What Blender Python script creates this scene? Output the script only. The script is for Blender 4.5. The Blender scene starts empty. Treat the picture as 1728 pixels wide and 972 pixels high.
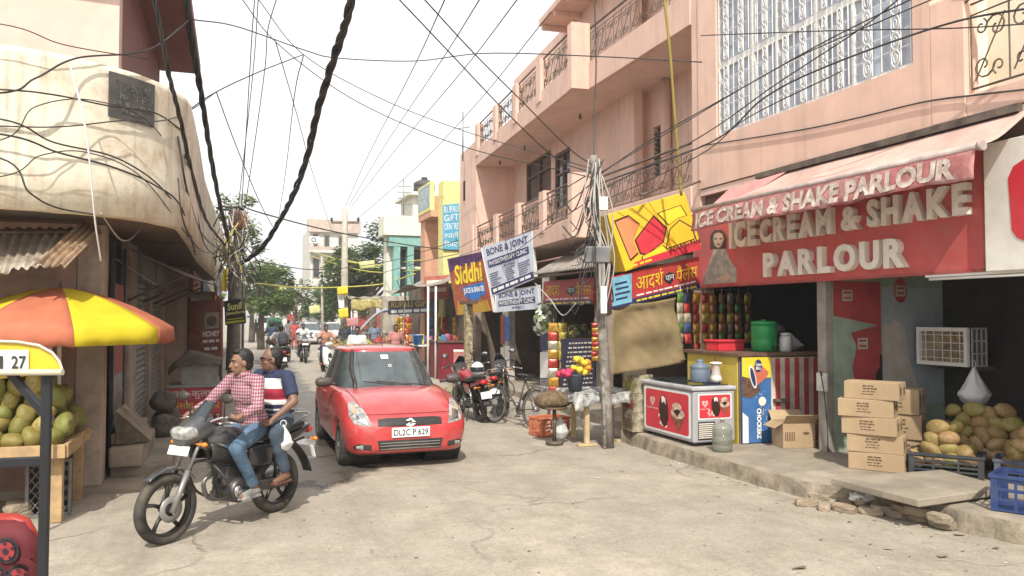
import bpy, bmesh, math, random
from mathutils import Vector as V, Matrix, Quaternion
from mathutils.noise import noise as pnoise
random.seed(7)
sc = bpy.context.scene
COL = sc.collection
rad = math.radians
# ---------------------------------------------------------------- camera
CAM_H, FPX = 2.0, 1330.0
YAW, PITCH = math.atan((864-395)/FPX), math.atan((532-486)/FPX)
cam = bpy.data.objects.new('camera', bpy.data.cameras.new('camera'))
COL.objects.link(cam)
cam.location = (0, 0, CAM_H)
cam.rotation_euler = (math.pi/2+PITCH, 0, -YAW)
cam.data.sensor_width = 36
cam.data.lens = 36*FPX/1728
cam.data.clip_start = .05
cam.data.clip_end = 3000
sc.camera = cam
# ---------------------------------------------------------------- sky, sun, exposure
SUN = V((1, 3.0, -3.35)).normalized()          # direction the light travels
elev = math.asin(-SUN.z)
w = bpy.data.worlds.new('World'); sc.world = w; w.use_nodes = True
nt = w.node_tree
sky = nt.nodes.new('ShaderNodeTexSky'); sky.sky_type = 'NISHITA'; sky.sun_disc = False
sky.sun_elevation = elev; sky.sun_rotation = math.atan2(-SUN.x, -SUN.y)
sky.dust_density = 6; sky.air_density = 1.2; sky.ozone_density = 1
hs = nt.nodes.new('ShaderNodeHueSaturation'); hs.inputs['Saturation'].default_value = .22
mx = nt.nodes.new('ShaderNodeMix'); mx.data_type = 'RGBA'; mx.inputs[0].default_value = .8
mx.inputs[7].default_value = (14.5, 14.6, 14.8, 1)   # even white summer haze over the sky
nt.links.new(sky.outputs[0], hs.inputs['Color']); nt.links.new(hs.outputs[0], mx.inputs[6])
bg = nt.nodes['Background']; bg.inputs[1].default_value = .085
nt.links.new(mx.outputs[2], bg.inputs[0])
sl = bpy.data.lights.new('sun', 'SUN'); sl.energy = 4.2; sl.angle = rad(.6); sl.color = (1, .95, .86)
so = bpy.data.objects.new('sun', sl); COL.objects.link(so)
so.rotation_euler = SUN.to_track_quat('-Z', 'Y').to_euler()
sc.view_settings.view_transform = 'Standard'; sc.view_settings.look = 'None'
sc.view_settings.gamma = 1; sc.view_settings.use_curve_mapping = False
sc.view_settings.exposure = .3
sc.cycles.max_bounces = 6; sc.cycles.transparent_max_bounces = 12
# ---------------------------------------------------------------- pixel -> place
_R = V((math.cos(YAW), -math.sin(YAW), 0))
_F = V((math.sin(YAW)*math.cos(PITCH), math.cos(YAW)*math.cos(PITCH), math.sin(PITCH)))
_U = V((-math.sin(YAW)*math.sin(PITCH), -math.cos(YAW)*math.sin(PITCH), math.cos(PITCH)))
_C = V((0, 0, CAM_H))
def ray(u, v): return _F+_R*((u-864)/FPX)+_U*((486-v)/FPX)
def onX(u, v, x): d = ray(u, v); return _C+d*(x/d.x)
def onY(u, v, y): d = ray(u, v); return _C+d*(y/d.y)
def onZ(u, v, z=0.): d = ray(u, v); return _C+d*((z-CAM_H)/d.z)
def onD(u, v, d): return _C+ray(u, v)*d
# ---------------------------------------------------------------- mesh helper
class MB:
    def __init__(s): s.v = []; s.f = []; s.m = []; s.s = []; s.i = 0; s.sm = False
    def mat(s, i): s.i = i; return s
    def add(s, vs, fs, sm=None):
        o = len(s.v); s.v += [V(p) for p in vs]
        for f in fs: s.f.append([o+k for k in f]); s.m.append(s.i); s.s.append(s.sm if sm is None else sm)
        return s
    def mark(s): return len(s.v)
    def xf(s, M, a=0):
        for k in range(a, len(s.v)): s.v[k] = M @ s.v[k]
        return s
    def bx(s, x0, x1, y0, y1, z0, z1):
        return s.add([(x0,y0,z0),(x1,y0,z0),(x1,y1,z0),(x0,y1,z0),(x0,y0,z1),(x1,y0,z1),(x1,y1,z1),(x0,y1,z1)],
                     [(3,2,1,0),(4,5,6,7),(0,1,5,4),(1,2,6,5),(2,3,7,6),(3,0,4,7)], False)
    def box(s, c, d, R=None):
        a = s.mark(); s.bx(-d[0]/2,d[0]/2,-d[1]/2,d[1]/2,-d[2]/2,d[2]/2)
        M = Matrix.Translation(c)
        if R is not None: M = M @ (R.to_4x4() if not isinstance(R, (tuple, list)) else E4(*R))
        return s.xf(M, a)
    def quad(s, *p): return s.add(p, [tuple(range(len(p)))])
    def tube(s, pts, r, n=8, caps=True, sm=True, closed=False, flat=1.):
        pts = [V(p) for p in pts]; L = len(pts); rs = r if isinstance(r, (list, tuple)) else [r]*L
        vs = []; nrm = None
        for k, p in enumerate(pts):
            if closed: t = pts[(k+1) % L]-pts[k-1]
            else: t = pts[min(k+1, L-1)]-pts[max(k-1, 0)]
            t = t.normalized() if t.length > 1e-9 else V((0, 0, 1))
            if nrm is None:
                nrm = t.orthogonal().normalized() if abs(t.z) > .9 else t.cross(V((0, 0, 1))).normalized()
            nrm = (nrm-t*nrm.dot(t)); nrm = nrm.normalized() if nrm.length > 1e-6 else t.orthogonal().normalized()
            b = t.cross(nrm)
            for j in range(n):
                a = 2*math.pi*j/n; vs.append(p+nrm*(math.cos(a)*rs[k])+b*(math.sin(a)*rs[k]*flat))
        fs = []
        for k in range(L if closed else L-1):
            k2 = (k+1) % L
            for j in range(n): fs.append((k*n+j, k2*n+j, k2*n+(j+1) % n, k*n+(j+1) % n))
        a = len(s.f); s.add(vs, fs, sm)
        if caps and not closed:
            o = len(s.v)-len(vs)
            for q, rev in ((0, 1), (L-1, 0)):
                idx = [o+q*n+j for j in range(n)]; s.f.append(idx if rev else idx[::-1]); s.m.append(s.i); s.s.append(False)
            # flip so normals face out
        for q in range(a, len(s.f)): s.f[q] = s.f[q][::-1]
        return s
    def cyl(s, p0, p1, r0, r1=None, n=16, caps=True, sm=True): return s.tube([p0, p1], [r0, r0 if r1 is None else r1], n, caps, sm)
    def lathe(s, prof, n=24, M=None, sm=True):
        a = s.mark(); vs = []; fs = []; L = len(prof)
        for r, z in prof:
            for j in range(n): t = 2*math.pi*j/n; vs.append((r*math.cos(t), r*math.sin(t), z))
        for k in range(L-1):
            for j in range(n): fs.append((k*n+j, k*n+(j+1) % n, (k+1)*n+(j+1) % n, (k+1)*n+j))
        ring_ = (abs(prof[0][0]-prof[-1][0])+abs(prof[0][1]-prof[-1][1])) < 1e-6
        if prof[0][0] > 1e-5 and not ring_: fs.append(tuple(range(n))[::-1])
        if prof[-1][0] > 1e-5 and not ring_: fs.append(tuple((L-1)*n+j for j in range(n)))
        s.add(vs, fs, sm)
        if M is not None: s.xf(M, a)
        return s
    def ell(s, c, r, n=16, m=10, R=None, pw=1.):
        prof = []
        for k in range(m+1):
            t = math.pi*k/m; prof.append((max(1e-6, math.sin(t)**pw), -math.cos(t)))
        M = Matrix.Translation(c)
        if R is not None: M = M @ (R.to_4x4() if not isinstance(R, (tuple, list)) else E4(*R))
        return s.lathe(prof, n, M @ Matrix.Diagonal((r[0], r[1], r[2], 1)))
    def prism(s, poly, O, U, W, depth, off=0.):
        """polygon in (U,W) from O, extruded along U x W from off to off+depth"""
        O, U, W = V(O), V(U), V(W); N = U.cross(W).normalized(); n = len(poly)
        vs = [O+U*p[0]+W*p[1]+N*off for p in poly]+[O+U*p[0]+W*p[1]+N*(off+depth) for p in poly]
        fs = [tuple(range(n))[::-1], tuple(range(n, 2*n))]+[(k, (k+1) % n, n+(k+1) % n, n+k) for k in range(n)]
        return s.add(vs, fs, False)
    def grid(s, fn, nu, nv, sm=True, cu=False):
        vs = [fn(i/nu, j/nv) for j in range(nv+1) for i in range(nu+(0 if cu else 1))]; W = nu if cu else nu+1
        fs = [(j*W+i, j*W+(i+1) % W, (j+1)*W+(i+1) % W, (j+1)*W+i) for j in range(nv) for i in range(nu)]
        return s.add(vs, fs, sm)
    def mesh(s, name):
        me = bpy.data.meshes.new(name); me.from_pydata(s.v, [], s.f)
        me.polygons.foreach_set('material_index', s.m); me.polygons.foreach_set('use_smooth', s.s); me.update(); return me
    def build(s, name, mats, parent=None, world=True, bevel=0, subd=0, weld=False, seg=2, solid=0):
        if parent is not None and world: s.xf(parent.matrix_basis.inverted())
        me = s.mesh(name)
        for m_ in (mats if isinstance(mats, (list, tuple)) else [mats]): me.materials.append(m_)
        if weld:
            bm = bmesh.new(); bm.from_mesh(me); bmesh.ops.remove_doubles(bm, verts=bm.verts, dist=weld if isinstance(weld, float) else 1e-4)
            bmesh.ops.recalc_face_normals(bm, faces=bm.faces); bm.to_mesh(me); bm.free()
        o = bpy.data.objects.new(name, me); COL.objects.link(o)
        if parent is not None: o.parent = parent
        if solid: m = o.modifiers.new('t', 'SOLIDIFY'); m.thickness = solid; m.offset = 0
        if bevel: m = o.modifiers.new('b', 'BEVEL'); m.width = bevel; m.segments = seg; m.limit_method = 'ANGLE'; m.angle_limit = rad(40)
        if subd: m = o.modifiers.new('s', 'SUBSURF'); m.levels = m.render_levels = subd
        return o
def E4(rx=0, ry=0, rz=0): return (Matrix.Rotation(rz, 4, 'Z') @ Matrix.Rotation(ry, 4, 'Y') @ Matrix.Rotation(rx, 4, 'X'))
def tag(o, label=None, cat=None, group=None, kind=None):
    if label: o['label'] = label
    if cat: o['category'] = cat
    if group: o['group'] = group
    if kind: o['kind'] = kind
    return o
def thing(name, label, cat, loc=(0, 0, 0), rz=0, group=None, tilt=0, roll=0):
    o = bpy.data.objects.new(name, None); COL.objects.link(o); o.empty_display_size = .2
    o.location = loc; o.rotation_euler = (tilt, roll, rz); o.rotation_mode = 'XYZ'
    o.matrix_basis = Matrix.Translation(V(loc)) @ o.rotation_euler.to_matrix().to_4x4()
    return tag(o, label, cat, group)
def copy_tree(o, parent=None):
    c = o.copy(); COL.objects.link(c); c.parent = parent
    for ch in [x for x in o.children]: copy_tree(ch, c)
    return c
def place(o, loc, rz=0, tilt=0, roll=0, scale=1.):
    o.location = loc; o.rotation_euler = (tilt, roll, rz); o.scale = (scale,)*3; return o
def spline(pts, n=8):
    """Catmull-Rom through 3-D points"""
    P = [V(p) for p in pts]; P = [P[0]*2-P[1]]+P+[P[-1]*2-P[-2]]; out = []
    for k in range(1, len(P)-2):
        a, b, c, d = P[k-1:k+3]
        for j in range(n):
            t = j/n; out.append(.5*((2*b)+(c-a)*t+(2*a-5*b+4*c-d)*t*t+(3*b-a-3*c+d)*t**3))
    return out+[P[-2]]
# ---------------------------------------------------------------- materials
MATS = {}
def mat(name, col, rough=.7, metal=0., var=.12, vs=4., col2=None, bump=0., bs=40., stain=None, sa=.5, ss=1.5, streak=0., trans=0., alpha=1., emit=0., coat=0., ior=1.45, spec=.5, dust=0., sss=0., tl=0.):
    """procedural surface: base tone with broad and fine noise, optional stain patches, rain streaks, dust and relief"""
    if name in MATS: return MATS[name]
    m = bpy.data.materials.new(name); m.use_nodes = True; t = m.node_tree; N = t.nodes.new; L = t.links.new
    b = t.nodes['Principled BSDF']; MATS[name] = m
    col = tuple(col)+(1,)
    b.inputs['Roughness'].default_value = rough; b.inputs['Metallic'].default_value = metal
    b.inputs['IOR'].default_value = ior; b.inputs['Specular IOR Level'].default_value = spec
    if coat: b.inputs['Coat Weight'].default_value = coat; b.inputs['Coat Roughness'].default_value = .08
    if trans: b.inputs['Transmission Weight'].default_value = trans
    if alpha < 1: b.inputs['Alpha'].default_value = alpha
    if sss: b.inputs['Subsurface Weight'].default_value = sss; b.inputs['Subsurface Radius'].default_value = (.02, .008, .005)
    if emit: b.inputs['Emission Color'].default_value = col; b.inputs['Emission Strength'].default_value = emit
    tc = N('ShaderNodeTexCoord'); out = None
    def noise(scale, det=4, src=None, rough_=.6):
        n = N('ShaderNodeTexNoise'); n.inputs['Scale'].default_value = scale; n.inputs['Detail'].default_value = det; n.inputs['Roughness'].default_value = rough_
        L(src or tc.outputs['Object'], n.inputs['Vector']); return n.outputs[0]
    def ramp(src, a, bb):
        r = N('ShaderNodeMapRange'); r.inputs[1].default_value = a; r.inputs[2].default_value = bb; r.clamp = True; L(src, r.inputs[0]); return r.outputs[0]
    def mixc(fac, c1, c2, mode='MIX'):
        x = N('ShaderNodeMix'); x.data_type = 'RGBA'; x.blend_type = mode
        for i, c in ((0, fac), (6, c1), (7, c2)):
            if isinstance(c, (tuple, float, int)): x.inputs[i].default_value = c
            else: L(c, x.inputs[i])
        return x.outputs[2]
    cur = col
    if var or col2:
        c2 = (tuple(col2)+(1,)) if col2 else tuple(max(0, c*(1-2.2*var)) for c in col[:3])+(1,)
        c1 = col if col2 else tuple(min(1, c*(1+var*.8)) for c in col[:3])+(1,)
        cur = mixc(ramp(noise(vs, 6), .3, .7), c1, c2)
    if stain:
        cur = mixc(mul(t, ramp(noise(ss, 8, rough_=.7), .48, .68), sa), cur, tuple(stain)+(1,))
    if streak:
        mp = N('ShaderNodeMapping'); mp.inputs['Scale'].default_value = (3.5, 3.5, .22); L(tc.outputs['Object'], mp.inputs[0])
        cur = mixc(mul(t, ramp(noise(1.6, 7, mp.outputs[0], .65), .5, .75), streak), cur, (.09, .075, .06, 1))
    if dust:
        cur = mixc(mul(t, ramp(noise(5, 6), .35, .75), dust), cur, (.42, .36, .28, 1))
    if isinstance(cur, tuple): b.inputs['Base Color'].default_value = cur
    else: L(cur, b.inputs['Base Color'])
    if bump:
        bp = N('ShaderNodeBump'); bp.inputs['Strength'].default_value = bump; bp.inputs['Distance'].default_value = .02
        L(noise(bs, 6), bp.inputs['Height']); L(bp.outputs[0], b.inputs['Normal'])
    if tl:
        tr = N('ShaderNodeBsdfTranslucent'); ms = N('ShaderNodeMixShader'); ms.inputs[0].default_value = tl
        if isinstance(cur, tuple): tr.inputs[0].default_value = cur
        else: L(cur, tr.inputs[0])
        L(b.outputs[0], ms.inputs[1]); L(tr.outputs[0], ms.inputs[2]); L(ms.outputs[0], t.nodes['Material Output'].inputs[0])
    m['bsdf'] = 1
    return m
def mul(t, a, k):
    n = t.nodes.new('ShaderNodeMath'); n.operation = 'MULTIPLY'; t.links.new(a, n.inputs[0]); n.inputs[1].default_value = k; return n.outputs[0]
# ---------------------------------------------------------------- lettering and flat panels
_tc = {}
def text_mesh(st, bold=0., depth=0., sp=1.):
    """letters as (verts, faces) scaled to the unit square (z keeps metres)"""
    k = (st, bold, depth, sp)
    if k not in _tc:
        c = bpy.data.curves.new('t', 'FONT'); c.body = st; c.size = 1; c.offset = bold; c.extrude = 0; c.space_character = sp; c.resolution_u = 3
        o = bpy.data.objects.new('t', c); COL.objects.link(o)
        dg = bpy.context.evaluated_depsgraph_get(); me = bpy.data.meshes.new_from_object(o.evaluated_get(dg))
        bm = bmesh.new(); bm.from_mesh(me); bmesh.ops.remove_doubles(bm, verts=bm.verts, dist=1e-5)
        bm.normal_update()
        for f in bm.faces:
            if f.normal.z < 0: f.normal_flip()
        if depth:
            r = bmesh.ops.extrude_face_region(bm, geom=bm.faces[:])
            bm.verts.index_update(); new = [g for g in r['geom'] if isinstance(g, bmesh.types.BMVert)]
            for q in new: q.co.z = depth
        bm.verts.index_update(); vs = [q.co.copy() for q in bm.verts]; fs = [[q.index for q in f.verts] for f in bm.faces]; bm.free()
        bpy.data.objects.remove(o); bpy.data.curves.remove(c); bpy.data.meshes.remove(me)
        x0 = min(p.x for p in vs); x1 = max(p.x for p in vs); y0 = min(p.y for p in vs); y1 = max(p.y for p in vs)
        _tc[k] = ([V(((p.x-x0)/(x1-x0), (p.y-y0)/(y1-y0), p.z)) for p in vs], fs, (x1-x0)/(y1-y0))
    return _tc[k]
class Panel:
    """four corners seen from the front: top-left, top-right, bottom-right, bottom-left; (s,t) run 0..1 right and up"""
    def __init__(s, tl, tr, br, bl): s.c = [V(tl), V(tr), V(br), V(bl)]; s.N = (s.c[1]-s.c[3]).cross(s.c[0]-s.c[2]).normalized(); s.N = (s.c[2]-s.c[3]).cross(s.c[0]-s.c[3]).normalized()
    def pt(s, a, b, off=0.):
        tl, tr, br, bl = s.c; return (bl*(1-a)+br*a)*(1-b)+(tl*(1-a)+tr*a)*b+s.N*off
    def px(s, u, v):
        d = ray(u, v); P = _C+d*((s.c[3]-_C).dot(s.N)/d.dot(s.N))-s.c[3]; A = s.c[2]-s.c[3]; B = s.c[0]-s.c[3]
        return P.dot(A)/A.length_squared, P.dot(B)/B.length_squared
    def slab(s, mb, th, off=0., a0=0, b0=0, a1=1, b1=1):
        q = [(a0, b0), (a1, b0), (a1, b1), (a0, b1)]
        mb.add([s.pt(*k, off-th) for k in q]+[s.pt(*k, off) for k in q], [(3,2,1,0),(4,5,6,7),(0,1,5,4),(1,2,6,5),(2,3,7,6),(3,0,4,7)], False); return mb
    def poly(s, mb, pts, off=.004):
        mb.add([s.pt(a, b, off) for a, b in pts], [tuple(range(len(pts)))], False); return mb
    def rect(s, mb, a0, b0, a1, b1, off=.004): return s.poly(mb, [(a0, b0), (a1, b0), (a1, b1), (a0, b1)], off)
    def ellipse(s, mb, a, b, ra, rb, off=.004, n=20, rot=0.):
        w = (s.pt(1, .5)-s.pt(0, .5)).length; h = (s.pt(.5, 1)-s.pt(.5, 0)).length; P = []
        for k in range(n):
            t = 2*math.pi*k/n; x = ra*w*math.cos(t); y = rb*h*math.sin(t)
            P.append((a+(x*math.cos(rot)-y*math.sin(rot))/w, b+(x*math.sin(rot)+y*math.cos(rot))/h))
        return s.poly(mb, P, off)
    def text(s, mb, st, a0, b0, a1, b1, off=.005, bold=0., depth=0., sp=1., shear=0.):
        vs, fs, _ = text_mesh(st, bold, depth, sp)
        mb.add([s.pt(a0+(a1-a0)*(p.x+shear*p.y), b0+(b1-b0)*p.y, off+p.z) for p in vs], fs, False); return mb
def bars(P, mb, a0, b0, a1, b1, off=.006, n=5):
    """a row of print too small to read, as word-long strokes"""
    rs = random.Random(int(a0*997+b0*331+n)); w_ = [rs.uniform(.5, 1.4) for _ in range(n)]; t = sum(w_)*1.25; x = a0
    for q in w_: P.rect(mb, x, b0, x+(a1-a0)*q/t, b1, off); x += (a1-a0)*q*1.25/t
    return mb
def text_in(mb, st, O, U, W, off=.004, bold=0., depth=0.):
    O, U, W = V(O), V(U), V(W); N = U.cross(W).normalized(); vs, fs, _ = text_mesh(st, bold, depth)
    mb.add([O+U*p.x+W*p.y+N*(off+p.z) for p in vs], fs, False); return mb
# ================================================================ road and pavements
def lin(*c): return tuple(((x/255)/12.92 if x/255 <= .04045 else ((x/255+.055)/1.055)**2.4) for x in c)
def road_material():
    m = bpy.data.materials.new('dusty_concrete_road'); m.use_nodes = True; t = m.node_tree; N = t.nodes.new; L = t.links.new
    b = t.nodes['Principled BSDF']; tc = N('ShaderNodeTexCoord'); P = tc.outputs['Object']
    def noise(s, d=5, r=.6, src=None):
        n = N('ShaderNodeTexNoise'); n.inputs['Scale'].default_value = s; n.inputs['Detail'].default_value = d; n.inputs['Roughness'].default_value = r; L(src or P, n.inputs['Vector']); return n.outputs[0]
    def mr(x, a, c, lo=0., hi=1.):
        r = N('ShaderNodeMapRange'); r.inputs[1].default_value = a; r.inputs[2].default_value = c; r.inputs[3].default_value = lo; r.inputs[4].default_value = hi; L(x, r.inputs[0]); return r.outputs[0]
    def mth(op, x, y=None):
        n = N('ShaderNodeMath'); n.operation = op
        for i, q in ((0, x), (1, y)):
            if q is None: continue
            if isinstance(q, (int, float)): n.inputs[i].default_value = q
            else: L(q, n.inputs[i])
        return n.outputs[0]
    def mix(f, a, c):
        x = N('ShaderNodeMix'); x.data_type = 'RGBA'
        for i, q in ((0, f), (6, a), (7, c)):
            if isinstance(q, (tuple, float, int)): x.inputs[i].default_value = q
            else: L(q, x.inputs[i])
        return x.outputs[2]
    c = mix(mr(noise(.35, 4), .35, .65), (.405, .36, .29, 1), (.345, .305, .245, 1))
    c = mix(mr(noise(1.7, 7, .7), .42, .72), c, (.27, .23, .175, 1))
    c = mix(mth('MULTIPLY', mr(noise(5, 6, .7), .55, .75), .55), c, (.45, .375, .28, 1))
    vo = N('ShaderNodeTexVoronoi'); vo.inputs['Scale'].default_value = 55; L(P, vo.inputs[0])
    c = mix(mth('MULTIPLY', mr(vo.outputs[1], .2, .9), .34), c, (.16, .14, .12, 1))
    c = mix(mth('MULTIPLY', mr(noise(28, 3, .8), .56, .7), .65), c, (.48, .41, .32, 1))
    # hairline cracks
    wn = N('ShaderNodeTexNoise'); wn.inputs['Scale'].default_value = 1.4; wn.inputs['Detail'].default_value = 5; L(P, wn.inputs['Vector'])
    av = N('ShaderNodeVectorMath'); av.operation = 'MULTIPLY_ADD'; L(wn.outputs[1], av.inputs[0]); av.inputs[1].default_value = (.9, .9, .9); L(P, av.inputs[2])
    cr = N('ShaderNodeTexVoronoi'); cr.feature = 'DISTANCE_TO_EDGE'; cr.inputs['Scale'].default_value = .33; L(av.outputs[0], cr.inputs[0])
    crk = mth('MULTIPLY', mr(cr.outputs[0], .003, .011, 1, 0), mr(noise(.5, 2), .45, .6))
    c = mix(mth('MULTIPLY', crk, .42), c, (.1, .085, .07, 1))
    # trodden dust: streaks along the lane, gravelly pale patches, oil and dirt spots
    mp = N('ShaderNodeMapping'); mp.inputs['Scale'].default_value = (1.6, .25, 1); mp.inputs['Rotation'].default_value = (0, 0, .35); L(P, mp.inputs[0])
    c = mix(mth('MULTIPLY', mr(noise(1.3, 7, .7, mp.outputs[0]), .5, .72), .5), c, (.19, .16, .125, 1))
    c = mix(mth('MULTIPLY', mr(noise(.55, 8, .8), .52, .66), .6), c, (.50, .43, .335, 1))
    v2 = N('ShaderNodeTexVoronoi'); v2.inputs['Scale'].default_value = 22; L(P, v2.inputs[0])
    c = mix(mth('MULTIPLY', mth('MULTIPLY', mr(v2.outputs[0], .12, .2, 1, 0), mr(noise(1.1, 3), .45, .6)), .55), c, (.13, .11, .09, 1))
    c = mix(mth('MULTIPLY', mr(noise(.9, 8, .75), .64, .74), .6), c, (.10, .083, .07, 1))
    c = mix(mth('MULTIPLY', mr(noise(3.2, 6, .75), .6, .72), .45), c, (.17, .145, .115, 1))
    # wet run-off strip along the left side of the lane
    sp = N('ShaderNodeSeparateXYZ'); L(P, sp.inputs[0]); X, Y = sp.outputs[0], sp.outputs[1]
    ctr = mth('ADD', .9, mth('MULTIPLY', mth('SUBTRACT', Y, 9.), .022))
    wob = mth('MULTIPLY', mth('SUBTRACT', noise(.8, 5), .5), 1.6)
    dx = mth('ABSOLUTE', mth('ADD', mth('SUBTRACT', X, ctr), wob))
    wid = mr(Y, 8.8, 10.2, -.4, .78)
    wet = mth('MULTIPLY', mr(mth('SUBTRACT', dx, wid), -.12, .06, 1, 0), mr(Y, 38, 50, 1, 0))
    wet = mth('MULTIPLY', wet, mr(noise(.55, 6, .7), .2, .38))
    c = mix(mth('MULTIPLY', wet, .93), c, (.06, .05, .041, 1))
    far = mr(Y, 12, 30)                        # the lane beyond is bare grey concrete, less dusty
    c = mix(mth('MULTIPLY', far, .35), c, (.34, .31, .265, 1))
    L(c, b.inputs['Base Color'])
    pud = mth('MULTIPLY', wet, mr(noise(.9, 4), .52, .6))
    L(mth('SUBTRACT', mr(wet, 0, 1, .92, .5), mth('MULTIPLY', pud, .42)), b.inputs['Roughness'])
    bp = N('ShaderNodeBump'); bp.inputs['Distance'].default_value = .012
    L(mr(pud, 0, 1, .9, .02), bp.inputs['Strength'])
    h = mth('ADD', mth('MULTIPLY', noise(60, 4), .5), mth('ADD', mth('MULTIPLY', noise(9, 5), 1.), mth('MULTIPLY', crk, -1.2)))
    L(h, bp.inputs['Height']); L(bp.outputs[0], b.inputs['Normal'])
    return m
def frange(a, b, s):
    o = []; x = a
    while x < b-1e-6: o.append(x); x += s
    return o+[b]
mb = MB()
xs = [-400, -120, -40, -12]+frange(-6, 9, .25)+[14, 40, 120, 400]; ys = [-60, -10]+frange(2, 16, .25)+frange(17, 40, 1)[0:]+[50, 70, 100, 160, 300, 900]
def gz(x, y): return (pnoise(V((x*.35, y*.35, 0)))*.022+pnoise(V((x*1.3, y*1.3, 3)))*.007)*(1 if (-5 < x < 8.5 and 2 < y < 30) else 0)
mb.add([(x, y, gz(x, y)) for y in ys for x in xs], [(j*len(xs)+i, j*len(xs)+i+1, (j+1)*len(xs)+i+1, (j+1)*len(xs)+i) for j in range(len(ys)-1) for i in range(len(xs)-1)], True)
tag(mb.build('road', road_material()), kind='structure')
M_CONC = mat('worn_concrete', (.33, .28, .215), .9, var=.16, vs=2.2, bump=.5, bs=30, stain=(.15, .13, .11), sa=.55, ss=1.3)
M_CONC2 = mat('rough_concrete_edge', (.29, .24, .175), .95, var=.25, vs=5, bump=.9, bs=22, stain=(.16, .13, .1), sa=.6, ss=3)
# raised pavement in front of the ice-cream parlour: top sheet with an uneven broken edge and a kerb face
edge = [(5.86, 11.25), (5.84, 10.3), (5.83, 9.4), (5.85, 8.5), (5.84, 7.8), (5.95, 7.2), (6.12, 6.6), (6.3, 6.0), (6.5, 5.3), (6.72, 4.5), (6.95, 3.6), (7.1, 2.6)]
ed = []
for k in range(len(edge)-1):
    for j in range(8):
        a = j/8; x = edge[k][0]*(1-a)+edge[k+1][0]*a; y = edge[k][1]*(1-a)+edge[k+1][1]*a
        ed.append((x+pnoise(V((x*3, y*3, 1)))*.06+pnoise(V((x*9, y*9, 1)))*.025, y))
mb = MB(); n = len(ed); PZ = .2
rows = [[V((x-.05-abs(pnoise(V((y*5, 2, x))))*.03, y, -.02)) for x, y in ed], [V((x-.02+pnoise(V((y*4, 7, x)))*.03, y, .09)) for x, y in ed],
        [V((x+.005, y, PZ-.025)) for x, y in ed], [V((x+.035, y, PZ)) for x, y in ed], [V((x+.6, y, PZ+.004)) for x, y in ed], [V((7.6, y, PZ+.004)) for x, y in ed], [V((10.6, y, PZ+.004)) for x, y in ed]]
for r in range(len(rows)-1):
    mb.i = 1 if r < 2 else 0
    mb.add(rows[r]+rows[r+1], [(k, k+1, n+k+1, n+k) for k in range(n-1)], r > 0)
mb.i = 1; mb.quad((5.8, 11.25, -.02), (5.8, 11.25, PZ), (10.6, 11.25, PZ), (10.6, 11.25, -.02))
tag(mb.build('pavement', [M_CONC, M_CONC2], weld=True), kind='structure')
mb = MB(); q = [(6.35, 11.3), (6.42, 15), (6.62, 20), (7.0, 27.9)]
for k in range(3):
    (x0, y0), (x1, y1) = q[k], q[k+1]
    mb.quad((x0, y0, .14), (10, y0, .14), (10, y1, .14), (x1, y1, .14)); mb.quad((x0, y0, -.02), (x0, y0, .14), (x1, y1, .14), (x1, y1, -.02))
tag(mb.build('footpath', M_CONC), kind='structure')
mb = MB()
for a, b in (((-.95, 9.9), (-.75, 16)), ((-.75, 16), (-.2, 60))):
    mb.quad((-9, a[1], .1), (a[0], a[1], .1), (b[0], b[1], .1), (-9, b[1], .1)); mb.quad((a[0], a[1], -.02), (b[0], b[1], -.02), (b[0], b[1], .1), (a[0], a[1], .1))
mb.quad((-9, 9.9, -.02), (-.95, 9.9, -.02), (-.95, 9.9, .1), (-9, 9.9, .1))
tag(mb.build('side_pavement', M_CONC), kind='structure')

# ================================================================ pink corner building on the right
M_PINK = mat('pink_plaster', (.70, .475, .38), .85, var=.07, vs=1.2, bump=.12, bs=60, stain=(.55, .37, .30), sa=.4, ss=2.5, streak=.3)
M_PINKC = mat('clean_pink_plaster', (.74, .50, .40), .85, var=.06, vs=1.5, bump=.1, bs=60, stain=(.58, .39, .31), sa=.6, ss=.9, streak=.22)
M_CREAM = mat('cream_wall', (.74, .68, .56), .85, var=.05, bump=.1, stain=(.6, .5, .36), sa=.4)
M_SOFF = mat('soffit_plaster', (.72, .53, .45), .85, var=.06, vs=2, stain=(.5, .36, .3), sa=.4)
M_DARK = mat('room_shade_black', (.022, .019, .017), .9, var=.2, vs=3)  # shade inside the shops is painted into this near-black base colour
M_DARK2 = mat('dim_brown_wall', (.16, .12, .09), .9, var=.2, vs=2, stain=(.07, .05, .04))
M_IRON = mat('brown_iron', (.10, .075, .06), .6, .2, var=.2, dust=.3)
M_WHITEP = mat('white_paint', (.78, .77, .74), .5, var=.06, dust=.15)
M_GLASS = mat('dark_glass', (.03, .04, .045), .08, var=0, spec=.8)
M_CURT = mat('blue_grey_curtain', (.45, .50, .58), .8, var=.12, vs=6)
M_WOOD = mat('brown_wood', (.16, .09, .06), .7, var=.2, vs=6)
M_STEEL = mat('grey_steel', (.3, .3, .3), .45, .6, var=.1, dust=.25)
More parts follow.
